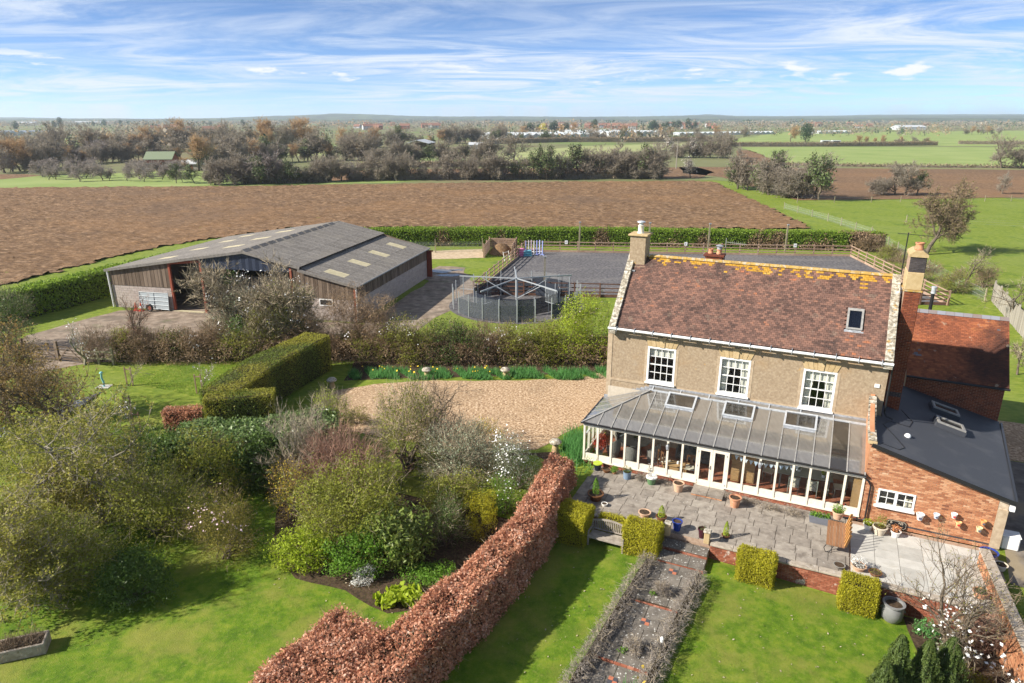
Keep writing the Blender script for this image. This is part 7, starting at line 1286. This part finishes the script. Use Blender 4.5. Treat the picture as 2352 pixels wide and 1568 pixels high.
for k, (x, y, h, lab) in enumerate(((-18.9, 46.8, 6.4, 'left of the pair of tall ivy-clad thorn trees in front of the barn'), (-15.4, 46.6, 6.2, 'right of the pair of tall ivy-clad thorn trees in front of the barn'))):
    o = tree('thorn_tree', lab, x, y, h, 320 + k, M['bark'], M['twigpale'], None, levels=4, spread=.6, kids=(9, 7, 6), up=.25, twig_len=.6, twigs_per=12, first=.1, bend=.3, tw=.035, minr=.012, z=0)
    rng = np.random.default_rng(77 + k); n = 5200; d = unit(rng.normal(0, 1, (n, 3))); C_ = rng.normal(0, 1, (16, 3)) * [.75, .7, 1.1] + [0, 0, h * .38]; P = C_[rng.integers(0, 16, n)] + d * rng.uniform(.3, .75, n)[:, None]; P = P[P[:, 2] > .1]; link('ivy', leaf_mesh('ivy', P, unit(P - [0, 0, h * .4]), .10, M['dkgreen'], .8, .8, rng), o); n = 330; c = rng.normal(0, 1, (60, 3)) * [1.3, 1.0, 1.3] + [0, -.4, h * .42]; P = c[rng.integers(0, 40, n)] + rng.normal(0, .22, (n, 3)); link('blossom', leaf_mesh('blossom', P[P[:, 2] > .3], np.tile([0, -.5, 1.], ((P[:, 2] > .3).sum(), 1)), .10, M['white'], .8, .6, rng), o)
for k, (x, y, r_, h) in enumerate(((-19.3, 46.2, 2.0, 5.2), (-15.6, 46.0, 2.1, 5.6), (-17.4, 45.6, 1.8, 4.4))):
    S('thorn_thicket', ['left', 'right', 'middle'][k] + ' part of the pale twiggy thicket under the tall thorn trees', x, y, r_, 1.4, h, M['olive'] if k else M['grey'], 5200, .11, 'bush', 'thicket under the thorn trees', seed=350 + k, clumps=24, twig_n=4200, twig_w=.028, twig_len=.7, twigm=M['twigpale'], wild=.3, z=0, flowers=M['white'], flower_n=130, flower_size=.1, up=.4)
S('ivy_bush', 'dark ivy-covered bush at the left edge beside the field gate', *tp(22, 800, 0), 2.2, 2.0, 5.0, M['dkgreen'], 6500, .11, 'bush', seed=340, clumps=26, twig_n=2500, twig_len=.7, z=0, stems=12, twigm=M['twigpale'])
tree('bare_tree', 'small bare brown tree in the yard-side hedge', *tp(322, 826, 0), 4.3, 341, M['bark'], M['twigred'], None, levels=4, kids=(6, 5, 5), spread=.42, up=.4, twig_len=.35, twigs_per=6, z=0)
tree('blossom_tree', 'small white blossoming tree beside the field gates', *tp(196, 838, 0), 3.4, 342, M['palebark'], M['twigpale'], M['white'], 1, .09, levels=3, kids=(6, 5), spread=.45, up=.4, twig_len=.3, twigs_per=5, flower=True, z=0)
# daffodil border
n = 9000; x = RNG.uniform(-10.6, 6.2, n); y = 41.6 + RNG.uniform(-.55, 1.1, n) + .15 * np.sin(x * 1.3); cl = np.sin(x * 2.1) + np.sin(x * 5.3 + y * 3) > -.6; blades('daffodil_leaves', 'band of daffodil and iris leaves along the gravel', np.column_stack([x, y, np.zeros(n)])[cl], .42, M['bluegreen'], .05, cat='plants'); n = 34; x = RNG.uniform(-10, 0, n); y = 41.7 + RNG.uniform(-.4, .8, n)
tag(link('daffodil_flowers', leaf_mesh('daffodil_flowers', np.column_stack([x, y, np.full(n, .42)]), np.tile([0, -.6, .8], (n, 1)), .12, M['yellow'], .9, .5)), 'scattered yellow daffodil flowers in the gravel border', 'flowers', kind='stuff')
sheet('daffodil_bed', [(-10.8, 40.9), (6.4, 42.3), (6.6, 44.6), (-10.8, 44.6)], .006, M['soil'], .1, .6)
n = 1500; x = RNG.normal(0, .35, n); y = RNG.normal(0, .8, n); c = hw(-.75, 1.2); blades('iris_leaves', 'green sword leaves at the left corner of the conservatory', np.column_stack([c.x + x, c.y + y, np.zeros(n)]), .6, M['bluegreen'], .05, cat='plants')
# right-hand bed
p = hw(15.05, -5.45, -.6); tree('bare_tree', 'small pale multi-stemmed bare tree in the right-hand bed', p.x, p.y, 4.2, 401, M['bark'], M['twig'], M['bud'], 1, .04, levels=4, spread=.5, kids=(5, 4, 3), stems=3, up=.4, twig_len=.35, twigs_per=5, tw=.012)
p = hw(15.75, -6.6, -.6); tree('magnolia', 'twiggy star magnolia with large white flowers at the bottom right', p.x, p.y, 2.0, 402, M['bark'], M['twig'], M['white'], 1, .13, levels=4, spread=.62, kids=(4, 3, 3), stems=3, up=.3, twig_len=.3, twigs_per=2, flower=True, tw=.012)
p = hw(16.2, -4.9, -.6); S('rusty_shrub', 'rust brown twiggy shrub against the terrace wall', p.x, p.y, .9, .6, 1.4, M['twigred'], 1800, .2, seed=403, aspect=.06, twig_n=1800, twigm=M['twigred'])
for k, (u_, v_, r_, h_, lm, lab) in enumerate(((14.3, -5.1, .4, .5, 'bluegreen', 'clump of daffodil leaves under the small bare tree'), (14.8, -6.3, .55, .5, 'grey', 'grey-green low plants at the front of the bed'), (15.4, -7.3, .7, .6, 'olive', 'mixed low plants in front of the magnolia'), (14.2, -6.9, .5, .4, 'fresh', 'green low plant at the lawn edge of the bed'))):
    p = hw(u_, v_, -.6); S('border_plant', lab, p.x, p.y, r_, r_, h_, M[lm], 700, .12, 'plant', seed=410 + k, clumps=8, twig_n=100, aspect=.25, stems=3, up=.6)
for k, (x, y, h, r_, lab) in enumerate(((10.9, 15.9, 1.9, .5, 'leftmost and lowest of the dark conifers at the bottom right corner'), (11.45, 16.3, 2.5, .48, 'second from left of the dark conifers at the bottom right corner'), (12.3, 16.3, 2.35, .5, 'third from left of the dark conifers at the bottom right corner'), (13.15, 16.5, 2.3, .55, 'rightmost dark conifer at the bottom right corner'))):
    rng = np.random.default_rng(420 + k); o = empty('conifer', (x, y, gz(x, y)), 0, lab, 'conifer', 'dark conifers in the corner'); n = 12000; a = rng.uniform(0, 6.28, n); t = rng.uniform(0, 1, n) ** .8; rr0 = r_ * (1 - t ** 1.3) ** .7 + .03; R0 = rr0 * (1 + .22 * np.sin(a * 5 + t * 9) + .15 * np.sin(a * 11 - t * 17)) * rng.uniform(.75, 1.05, n); P = np.column_stack([R0 * np.cos(a), R0 * np.sin(a), t * h]); nr = np.column_stack([np.cos(a), np.sin(a), np.full(n, .3)]); link('foliage', leaf_mesh('foliage', P, nr, .075, M['conifer'], .3, .6, rng, up=1.2), o); MB().tube((0, 0, 0), (0, 0, h * .9), .08, .02).build('trunk', M['bark'], o); MB().lathe([(r_ * .6, .02), (r_ * .6, h * .3), (r_ * .35, h * .65), (.03, h * .85)], 12).build('inner_twigs', M['core'], o)
n = 260; p = hw(6.15, -12.3, -.6); a = RNG.normal(0, .35, (n, 2)); blades('daffodil_clump', 'clump of daffodils at the very bottom beside the path', np.column_stack([p.x + a[:, 0], p.y + a[:, 1], np.full(n, -.6)]), .38, M['bluegreen'], .03, kind=None, cat='flowers'); n = 7
DH = tag(link('daffodil_flowers', leaf_mesh('daffodil_flowers', np.column_stack([p.x + RNG.normal(0, .4, n), p.y + RNG.normal(0, .3, n), np.full(n, -.18)]), np.tile([0, -.5, .8], (n, 1)), .13, M['yellow'], .95, .4)), 'yellow daffodil flowers at the very bottom beside the path', 'flowers')
# trees behind the house to the right
p = gp(2125, 585); tree('hawthorn_tree', 'round-headed bare hawthorn leaning on a bent trunk in the right paddock', p.x, p.y, 8.2, 430, M['bark'], M['twig'], leafm('tiny_buds', (.14, .12, .05), .4, .3), 1, .16, levels=5, spread=.6, kids=(6, 5, 5, 5), up=.2, lean=(.35, .1), first=.35, twig_len=.5, twigs_per=7, tw=.045, minr=.012, trunk_r=.28, z=0, bend=.2)
for k, (x, y, h, lab) in enumerate(((2215, 660, 4.2, 'crooked half-dead tree between wing and netted fence'), (2330, 735, 4.5, 'bare dark branched tree by the grey board fence'), (2335, 860, 2.6, 'dark crooked stump tree right of the wing roof'))):
    p = gp(x, y); tree('bare_tree', lab, p.x, p.y, h, 440 + k, M['bark'], M['twigpale'], None, levels=4, spread=.55, kids=(4, 4, 4), up=.25, lean=(.3 if k != 1 else -.4, 0), twig_len=.4, twigs_per=4, tw=.025, minr=.012, z=0, bend=.3)
for k, (x, y, r_, h, lm, lab) in enumerate(((2185, 672, 1.6, 2.4, 'olive', 'green bush at the netted fence behind the wing'), (2075, 622, 2.2, 2.2, 'hawtwig', 'scrubby bush at the right end of the arena'), (2035, 600, 1.8, 2.0, 'olive', 'scrubby green bush beside the arena corner'), (2120, 645, 2.2, 2.2, 'hawtwig', 'scrubby brown bush along the netted fence'), (2255, 660, 1.5, 2.2, 'hawtwig', 'twiggy bush beside the grey board fence'), (1995, 578, 1.8, 2.4, 'hawtwig', 'rounded end bush of the arena hedge'))):
    p = gp(x, y); S('scrub_bush', lab, p.x, p.y, r_, 1.3, h, M[lm], 2400 if lm == 'olive' else 1500, .10 if lm == 'olive' else .3, 'bush', 'scrub along the right fence', seed=450 + k, clumps=16, twig_n=1600, twig_len=.5, aspect=.5 if lm == 'olive' else .06, wild=.15, z=0, twig_w=.02, flowers=M['white'] if k == 3 else None, flower_n=60)
# ------------------------------------------------------------------ far countryside
M['fartwig'] = mat('far_winter_twigs', [(0, (.20, .17, .135)), (.5, (.33, .285, .225)), (1, (.49, .43, .34))], scale=.3, rough=1, rnd=.5, transl=.35)
M['fartan'] = mat('far_tan_willow', [(0, (.38, .25, .13)), (1, (.60, .43, .26))], scale=.3, rough=1, rnd=.5, transl=.35)
M['fargrey'] = mat('far_grey_orchard', [(0, (.25, .215, .19)), (1, (.44, .38, .34))], scale=.3, rough=1, rnd=.5, transl=.35)
M['fargreen'] = leafm('far_ivy_green', (.055, .075, .025), .5, .1); M['fardark'] = leafm('far_dark_conifer', (.025, .045, .022), .5, .05); M['faryellow'] = leafm('far_yellow_willow', (.34, .31, .07), .4, .2); M['farblossom'] = flat('far_blossom', (.66, .62, .58), .9)
PROTO = {}
def proto(kind, seed, m, h, leaf=None, green=None, **k):
    T = Tree(seed, h, **k); a, b, c = T.meshes(kind, M['bark'], m, .075, .03); parts = ([(b, 1)] if b else []) + [(c, 1)]; mats_ = [M['bark'], m]
    if leaf is not None:
        n = len(T.tip); i = RNG.integers(0, n, 500 if kind == 'blossom' else min(2600, n * 2)); P = T.tip[i] + RNG.normal(0, .25, (len(i), 3)); parts.append((leaf_mesh(kind + 'l', P, unit(P - [0, 0, h * .4]), .2 if kind == 'blossom' else .34, leaf, .6, .7), 2)); mats_.append(leaf)
    PROTO.setdefault(kind, []).append((a, join_mesh(kind + '_crown', parts, mats_), h))
def blob(kind, seed, m, h, rx, n, size):
    rng = np.random.default_rng(seed); d = unit(rng.normal(0, 1, (14, 3))); C_ = d * [rx * .55, rx * .55, h * .3] + [0, 0, h * .55]; k = rng.integers(0, 14, n); P = C_[k] + unit(rng.normal(0, 1, (n, 3))) * [rx * .5, rx * .5, h * .22] * rng.uniform(.7, 1.1, n)[:, None]; P[:, 2] = np.maximum(P[:, 2], .15)
    tr_ = seg_mesh(kind + 't', [(0, 0, 0)], [(0, 0, h * .5)], [h * .03], [h * .015], M['bark'], 5); PROTO.setdefault(kind, []).append((tr_, leaf_mesh(kind + '_crown', P, unit(P - [0, 0, h * .4]), size, m, .6, .8, rng), h))
for s_ in range(4): proto('brown', 500 + s_, M['fartwig'], 7, levels=4, spread=.55 + .04 * s_, kids=(7, 5, 4), up=.3, twig_len=.8, twigs_per=9, first=.08, stems=1 + s_ % 3)
for s_ in range(2): proto('tan', 510 + s_, M['fartan'], 9, levels=4, spread=.5, kids=(7, 5, 4), up=.3, twig_len=1.1, twigs_per=8)
for s_ in range(2): proto('grey', 520 + s_, M['fargrey'], 5, levels=4, spread=.6, kids=(6, 5, 4), up=.1, twig_len=.7, twigs_per=7, first=.35)
for s_ in range(3): proto('ivy', 530 + s_, M['fartwig'], 7, M['fargreen'], levels=4, spread=.5, kids=(6, 4, 4), up=.3, twig_len=.8, twigs_per=5)
proto('blossom', 540, M['fartwig'], 5, M['farblossom'], levels=4, spread=.55, kids=(5, 4, 4), twig_len=.8, twigs_per=5)
for s_ in range(2): blob('conifer', 550 + s_, M['fardark'], 12, 4.0, 2600, .55)
blob('yellow', 556, M['faryellow'], 7, 3.2, 1500, .5)
FR = random.Random(31)
LAB = {'brown': 'bare brown tree', 'tan': 'tan winter willow', 'grey': 'grey pruned orchard tree', 'ivy': 'ivy-clad tree', 'blossom': 'white blossoming thorn', 'conifer': 'dark evergreen tree', 'yellow': 'yellow-green willow'}
def far_tree(kind, x, y, h, where, group):
    tr_, cr, h0 = FR.choice(PROTO[kind]); o = empty('distant_tree' if y > 400 else 'hedgerow_tree', (x, y, 0), FR.uniform(0, 6.28), LAB[kind] + ' ' + where, 'tree', LAB[kind] + 's ' + group); s_ = h / h0 * .92; o.scale = (s_ * FR.uniform(.9, 1.25), s_ * FR.uniform(.9, 1.25), s_); link('trunk', tr_, o); link('crown', cr, o); return o
def row(kinds, pts, n, h, where, group, jit=1.5):
    n = int(n * 1.5); P = [gp(a, b) for a, b in pts]; Ls = [0]
    for a, b in zip(P[:-1], P[1:]): Ls.append(Ls[-1] + (b - a).length)
    for i in range(n):
        t = (i + FR.uniform(.1, .9)) / n * Ls[-1]; j = max(0, min(len(P) - 2, next(k for k in range(len(Ls)) if Ls[k] >= t) - 1)); p = P[j].lerp(P[j + 1], (t - Ls[j]) / (Ls[j + 1] - Ls[j])); far_tree(FR.choice(kinds), p.x + FR.uniform(-jit, jit), p.y + FR.uniform(-jit, jit), h * FR.choice((.55, .7, .85, 1, 1.15, 1.4)), where, group)
row(['brown', 'brown', 'ivy', 'brown', 'grey'], [(480, 424), (560, 423), (640, 422), (740, 418)], 16, 6.5, 'at the far left edge of the ploughed field', 'along the ploughed field, left')
row(['brown', 'brown', 'brown', 'grey'], [(740, 416), (1000, 413), (1180, 413)], 16, 5.8, 'in the middle of the hedgerow beyond the ploughed field', 'along the ploughed field, middle')
row(['brown', 'ivy', 'brown', 'ivy', 'brown'], [(1190, 413), (1400, 410), (1500, 410)], 17, 7.0, 'at the right of the hedgerow beyond the ploughed field', 'along the ploughed field, right')
far_tree('blossom', *gp(1585, 409)[:2], 6.0, 'at the right end of the hedgerow beyond the ploughed field', 'single')
far_tree('ivy', *gp(405, 421)[:2], 5.2, 'left of two alone in the orchard meadow', 'single a'); far_tree('ivy', *gp(447, 421)[:2], 5.0, 'right of two alone in the orchard meadow', 'single b')
for k in range(46): p = gp(90 + FR.random() * 330, 418 - FR.random() * 26); far_tree('grey', p.x, p.y, 4.6 * FR.uniform(.8, 1.1), 'in the old orchard', 'in the old orchard')
row(['brown', 'brown', 'ivy'], [(1700, 432), (1760, 446), (1830, 455), (1890, 458)], 12, 7.0, 'in the thicket at the field corner', 'in the thicket'); row(['brown', 'ivy', 'brown'], [(1985, 447), (2080, 447), (2110, 450)], 4, 5.5, 'in the right-hand brown field', 'in the right-hand brown field'); far_tree('brown', *gp(2300, 446)[:2], 5.0, 'at the far right of the brown field', 'single c')
far_tree('brown', *gp(2298, 386)[:2], 12, 'standing tall at the right edge of the green field', 'single d'); far_tree('brown', *gp(2340, 387)[:2], 8, 'beside the tall one at the right edge of the green field', 'single e')
far_tree('conifer', *gp(1849, 327)[:2], 14, 'standing alone on the right-hand skyline field', 'single f'); far_tree('tan', *gp(1815, 325)[:2], 12, 'beside the lone dark evergreen', 'single g')
row(['brown', 'brown', 'tan'], [(1960, 333), (2100, 333), (2140, 333)], 9, 6, 'in the clump right of the lone dark evergreen', 'right of the lone evergreen'); row(['tan', 'blossom', 'blossom', 'brown'], [(2210, 309), (2300, 309)], 7, 7, 'in the thorn clump at the right skyline', 'at the right skyline')
row(['brown', 'grey', 'tan', 'brown'], [(0, 398), (90, 388), (250, 372), (420, 366)], 34, 8, 'in the wooded strip behind the orchard', 'behind the orchard'); row(['brown', 'tan', 'brown', 'brown'], [(0, 372), (150, 358), (330, 348), (520, 345)], 34, 10, 'in the belt above the old orchard', 'above the old orchard')
row(['brown', 'brown', 'tan', 'ivy'], [(430, 395), (560, 378), (700, 370), (860, 368)], 26, 9, 'behind the green-roofed shed', 'behind the green-roofed shed'); row(['tan', 'tan', 'brown'], [(380, 338), (480, 340), (620, 345), (720, 340)], 16, 13, 'in the tall willow belt', 'in the tall willow belt')
row(['brown', 'ivy', 'brown'], [(860, 376), (1000, 372), (1130, 374)], 16, 7, 'around the white open barn', 'around the white open barn'); row(['brown', 'tan', 'brown', 'ivy'], [(780, 345), (900, 336), (1080, 328), (1180, 322)], 26, 9, 'behind the white open barn', 'behind the white open barn'); far_tree('brown', *gp(1180, 372)[:2], 12, 'tall and bare in mid-distance', 'single h')
row(['brown', 'ivy', 'brown'], [(1130, 329), (1300, 324), (1560, 322), (1660, 327)], 26, 6, 'in the hedge before the glasshouses', 'before the glasshouses'); row(['brown', 'blossom', 'brown'], [(1530, 362), (1600, 362), (1670, 364)], 9, 8, 'at the tip of the pale field', 'at the tip of the pale field'); row(['tan', 'tan', 'brown'], [(1180, 318), (1330, 312), (1560, 315), (1720, 316)], 10, 10, 'dotted around the glasshouses', 'around the glasshouses')
row(['conifer'], [(1200, 304), (1290, 303), (1305, 303)], 12, 11, 'in the dark windbreak behind the glasshouses', 'windbreak'); far_tree('conifer', *gp(1363, 305)[:2], 17, 'rounded behind the glasshouses', 'single i'); far_tree('yellow', *gp(1247, 308)[:2], 12, 'before the dark windbreak', 'single j'); row(['conifer'], [(1475, 300), (1530, 298), (1600, 297)], 10, 13, 'in groups on the skyline near the village', 'near the village'); row(['conifer'], [(5, 300), (60, 299), (280, 288), (560, 292), (640, 296)], 10, 14, 'scattered along the left skyline', 'left skyline')
# low hedges between the fields
def far_hedge(lab, pts, w, h, m, dens=9, size=.5, seed=1): return hedge('field_hedge', lab, [gp(a, b)[:2] for a, b in pts], w, h, m, dens, size, 'hedge', 'distant field hedges', amp=.25, freq=.3, seed=seed, z0=0, tilt=1, loose=.25, round_=.2, corem=M['fartwig'])
M['farhedge'] = leafm('far_hedge_twigs', (.13, .10, .065), .5, .1)
far_hedge('tangled brown undergrowth along the far left edge of the ploughed field', [(560, 421), (660, 420), (760, 416)], 3, 2.6, M['farhedge'], 12, .4, seed=607); far_hedge('tangled brown undergrowth below the hedgerow trees beyond the ploughed field', [(800, 414), (1000, 412), (1250, 411), (1520, 409)], 2.5, 1.8, M['farhedge'], 12, .4, seed=608)
far_hedge('long low dark hedge across the right-hand green fields', [(1670, 336), (1900, 336), (2150, 334)], 2.2, 2.4, M['farhedge'], seed=601); far_hedge('straight brown hedge beyond the middle brown field', [(820, 386), (1000, 384), (1280, 380)], 1.8, 1.8, M['farhedge'], seed=603); far_hedge('hedge bounding the lower green field at the right', [(1780, 379), (2000, 383), (2351, 386)], 1.6, .9, M['farhedge'], seed=604); far_hedge('broken hedge on the farthest right-hand field', [(2200, 331), (2351, 332)], 2, 2, M['farhedge'], seed=605); far_hedge('dark hedge in front of the glasshouses', [(1120, 331), (1300, 326), (1650, 325)], 3, 3, M['farhedge'], seed=606)
# buildings in the distance
M['corrg'] = flat('green_sheet_roof', (.20, .24, .15), .7); M['whiteroof'] = flat('pale_sheet_roof', (.45, .47, .49), .6); M['fbrick'] = flat('far_red_brick', (.30, .12, .075), .9); M['frooft'] = flat('far_clay_roof', (.24, .12, .085), .9); M['fglass'] = mat('far_glasshouse_glass', [(0, (.36, .40, .42)), (1, (.58, .61, .62))], scale=.15, rough=.3, rnd=.3)
def house_(name, lab, p, w, d, h, rh, ang, wm, rm, cat='building', group=None, wins=0, chim=False):
    o = empty(name, (p[0], p[1], 0), ang, lab, cat, group); MB().box(-w / 2, w / 2, -d / 2, d / 2, 0, h).prism([(-d / 2, h), (d / 2, h), (0, h + rh)], 'x', -w / 2, w / 2).build('wall', wm, o)
    MB().prism([(-d / 2 - .4, h - .25), (0, h + rh + .12), (d / 2 + .4, h - .25), (d / 2 + .4, h - .05), (0, h + rh + .35), (-d / 2 - .4, h - .05)], 'x', -w / 2 - .3, w / 2 + .3).build('roof', rm, o)
    for k in range(wins):
        x = -w / 2 + w * (k + .5) / wins
        for z in ((h * .25, h * .65) if h > 4 else (h * .45,)): MB().box(x - .5, x + .5, -d / 2 - .04, -d / 2 - .001, z, z + 1.1).build('window', M['black'], o)
    MB().box(-w * .1 - .5, -w * .1 + .5, -d / 2 - .05, -d / 2 - .002, 0, 2.1).build('door', M['brownwood'], o)
    if chim: MB().box(w * .3, w * .3 + .8, -.4, .4, h + rh * .6, h + rh + 1.1).build('chimney', wm, o)
    return o
p = gp(375, 388); o = house_('brick_shed', 'red brick shed with green sheet roof in the old orchard', p[:2], 8.5, 7, 3.4, 1.9, .12, M['fbrick'], M['corrg']); MB().box(-4.1, -1.2, -3.56, -3.51, .2, 2.2).build('boarding', M['greyboard'], o); MB().box(1, 3.6, -3.56, -3.51, .0, 2.4).build('lean_to_front', M['board'], o)
p = gp(455, 390); house_('low_shed', 'low grey shed with white sheet roof behind the orchard', p[:2], 9, 5, 2.2, .7, -.05, M['greyboard'], M['whiteroof'], group='distant sheds'); p = gp(967, 347); o = empty('open_barn', (p.x, p.y, 0), -.1, 'open-sided barn with white sheet roof in mid-distance', 'barn'); MB().prism([(-6, 4.2), (0, 5.8), (6, 4.2), (6, 4.0), (0, 5.6), (-6, 4.0)], 'y', -9, 9).build('roof', M['whiteroof'], o); [MB().box(x - .15, x + .15, y - .15, y + .15, 0, 4.1 + (1.5 if x == 0 else 0)).build('post', M['board'], o) for x in (-5.6, 0, 5.6) for y in (-8.5, 0, 8.5)]; MB().box(-5.6, 5.6, 8.3, 8.6, 0, 3.9).build('rear_wall', M['board'], o)
p = gp(1093, 345); house_('low_shed', 'small white shed right of the open barn', p[:2], 7, 5, 3, .8, -.1, M['whiteroof'], M['whiteroof'], group='distant sheds')
def glasshouse(lab, a, b, rows_, d, h):
    A_ = gp(*a); B_ = gp(*b); L_ = (B_ - A_).length; o = empty('glasshouse', (A_.x, A_.y, 0), math.atan2(B_.y - A_.y, B_.x - A_.x), lab, 'glasshouse', 'glasshouses')
    n = max(6, int(L_ / 7))
    for k in range(n): MB().prism([(L_ * k / n + .05, 0), (L_ * (k + 1) / n - .05, 0), (L_ * (k + 1) / n - .05, h), (L_ * (k + .5) / n, h + 1.5), (L_ * k / n + .05, h)], 'y', 0, d).build('glazed_bay', M['fglass'], o)
glasshouse('long range of glasshouses in the middle distance, left block', (1165, 322), (1365, 319), 1, 60, 3.4); glasshouse('second block of glasshouses right of the first', (1400, 314), (1530, 312), 1, 90, 3.4); glasshouse('low polytunnels strung across the right-hand fields', (1560, 311), (1780, 308), 1, 12, 1.6); glasshouse('white polytunnels at the left edge of the plain', (-60, 312), (100, 311), 1, 40, 3); glasshouse('pale tunnels beyond the dark evergreen', (1880, 307), (1960, 306), 1, 12, 1.6)
vb = random.Random(8)
def village(n, x0, x1, y0, y1, lab, grp):
    for k in range(n): p = gp(vb.uniform(x0, x1), vb.uniform(y0, y1)); house_('distant_house', lab, p[:2], vb.uniform(9, 16), 8, vb.choice((3, 5, 5.2)), vb.uniform(2.4, 3.4), vb.uniform(-.5, .5), vb.choice((M['fbrick'], M['fbrick'], M['whiteroof'])), M['frooft'], 'house', grp, wins=3, chim=vb.random() < .5)
village(26, 1240, 1460, 289, 299, 'red roofed house of the distant village in the middle', 'distant village houses, middle'); village(16, 780, 1020, 289, 298, 'brick house of the distant village left of the middle', 'distant village houses, left'); village(12, 1500, 1640, 289, 296, 'brick house of the distant village right of the middle', 'distant village houses, right'); village(9, 360, 520, 300, 306, 'low terrace house behind the tall willow belt', 'distant terrace'); village(8, 1750, 2150, 283, 295, 'pale house scattered along the right skyline', 'skyline houses')
for k, (x, y, w_) in enumerate(((60, 285, 60), (180, 283, 90), (230, 284, 60), (2085, 298, 40))): p = gp(x, y); house_('low_shed', ['pale long shed at the far left skyline', 'long white shed on the left skyline', 'white shed right of the long one on the left skyline', 'white shed on the right skyline field'][k], p[:2], w_, 25, 4, 2.5, 0, M['whiteroof'], M['whiteroof'], group='distant sheds')
p = gp(1510, 333); 
for k, (x, lab) in enumerate(((1894, 'white caravan beside the lone dark evergreen'), (1918, 'second white caravan right of the first'))):
    p = gp(x, 332); o = empty('caravan', (p.x, p.y, 0), .1, lab, 'caravan', 'caravans'); MB().box(-3, 3, -1.2, 1.2, .5, 2.7).build('body', M['whiteroof'], o, bevel=.3); MB().box(-2, 2, -1.24, -1.2, 1.5, 2.2).build('window', M['black'], o); [MB().tube((x_, -1.25, .35), (x_, -1.0, .35), .35, n=10).build('wheel', M['black'], o) for x_ in (-.5, .5)]
p = gp(1552, 388); o = empty('telegraph_pole', (p.x, p.y, 0), 0, 'slim telegraph pole beyond the hedgerow', 'pole'); MB().tube((0, 0, 0), (0, 0, 9), .16, .12).build('pole', M['greyboard'], o); MB().box(-.8, .8, -.06, .06, 8.4, 8.55).build('cross_arm', M['greyboard'], o)
# far woods, hedgerows and scattered crowns too small to tell apart
def mass():
    rng = np.random.default_rng(5); C_ = []
    ys = 300 * np.exp(rng.uniform(0, 1, 13000) ** .8 * math.log(4800 / 300)); xs = ys * rng.uniform(-.95, .95, 13000); keep = np.ones(len(xs), bool)
    ln = (np.sin(xs * .013 + np.sin(ys * .004) * 2) * np.sin(ys * .012 + np.sin(xs * .003) * 2)); keep &= (ln > .02) | (ys > 1500) & (rng.uniform(0, 1, len(xs)) < .6)
    keep &= ~((xs > ys * .22) & (ys < 640)); keep &= ~((np.abs(xs) < ys * .25) & (ys < 420))
    xs, ys = xs[keep], ys[keep]; hh = rng.uniform(4, 10, len(xs)) * np.where(rng.uniform(0, 1, len(xs)) < .1, 1.5, 1); wd = hh * rng.uniform(.5, 1.3, len(xs)) * np.clip(ys / 900, .7, 3.5)
    for nm, m, sel in (('brown_woodland', M['fartwig'], rng.uniform(0, 1, len(xs))), ('evergreen_woodland', M['fardark'], None), ('tan_woodland', M['fartan'], None)):
        if sel is not None: base = sel
        k = (base < .74) if nm[0] == 'b' else ((base >= .74) & (base < .87) if nm[0] == 'e' else base >= .87)
        n = 19; i = np.repeat(np.where(k)[0], n); d = unit(rng.normal(0, 1, (len(i), 3))); rr0 = rng.uniform(.5, 1, len(i))[:, None]
        P = np.column_stack([xs[i], ys[i], hh[i] * .5]) + d * rr0 * np.column_stack([wd[i] * .7, wd[i] * .5, hh[i] * .5]); nr = unit(d + [0, -.3, .6]); s_ = (hh[i] * .3 * np.clip(ys[i] / 1500, .6, 1.6))
        L = leaf_mesh(nm, P, nr, 1.0, m, .7, .7, rng)
        co = np.empty(len(P) * 12, np.float32); L.vertices.foreach_get('co', co); co = co.reshape(-1, 4, 3); c0 = P[:, None, :]; co = c0 + (co - c0) * s_[:, None, None]; L.vertices.foreach_set('co', co.astype(np.float32).ravel()); L.update()
        tag(link(nm, L), {'b': 'far-off bare brown woods and hedgerows of the plain', 'e': 'far-off dark evergreen clumps of the plain', 't': 'far-off tan willow clumps of the plain'}[nm[0]], 'woodland', kind='stuff')
mass()
# ------------------------------------------------------------------ air
hz = MB().box(-8800, 8800, -60, 8900, -2.5, 95).build('haze', bpy.data.materials.new('haze'), None); tag(hz, kind='stuff'); m = hz.data.materials[0]; m.use_nodes = True; m.node_tree.nodes.clear(); o_ = m.node_tree.nodes.new('ShaderNodeOutputMaterial'); pv_ = m.node_tree.nodes.new('ShaderNodeVolumePrincipled'); pv_.inputs['Color'].default_value = (.72, .84, 1.0, 1); pv_.inputs['Density'].default_value = .00013; pv_.inputs['Anisotropy'].default_value = .2
m.node_tree.links.new(pv_.outputs[0], o_.inputs['Volume'])
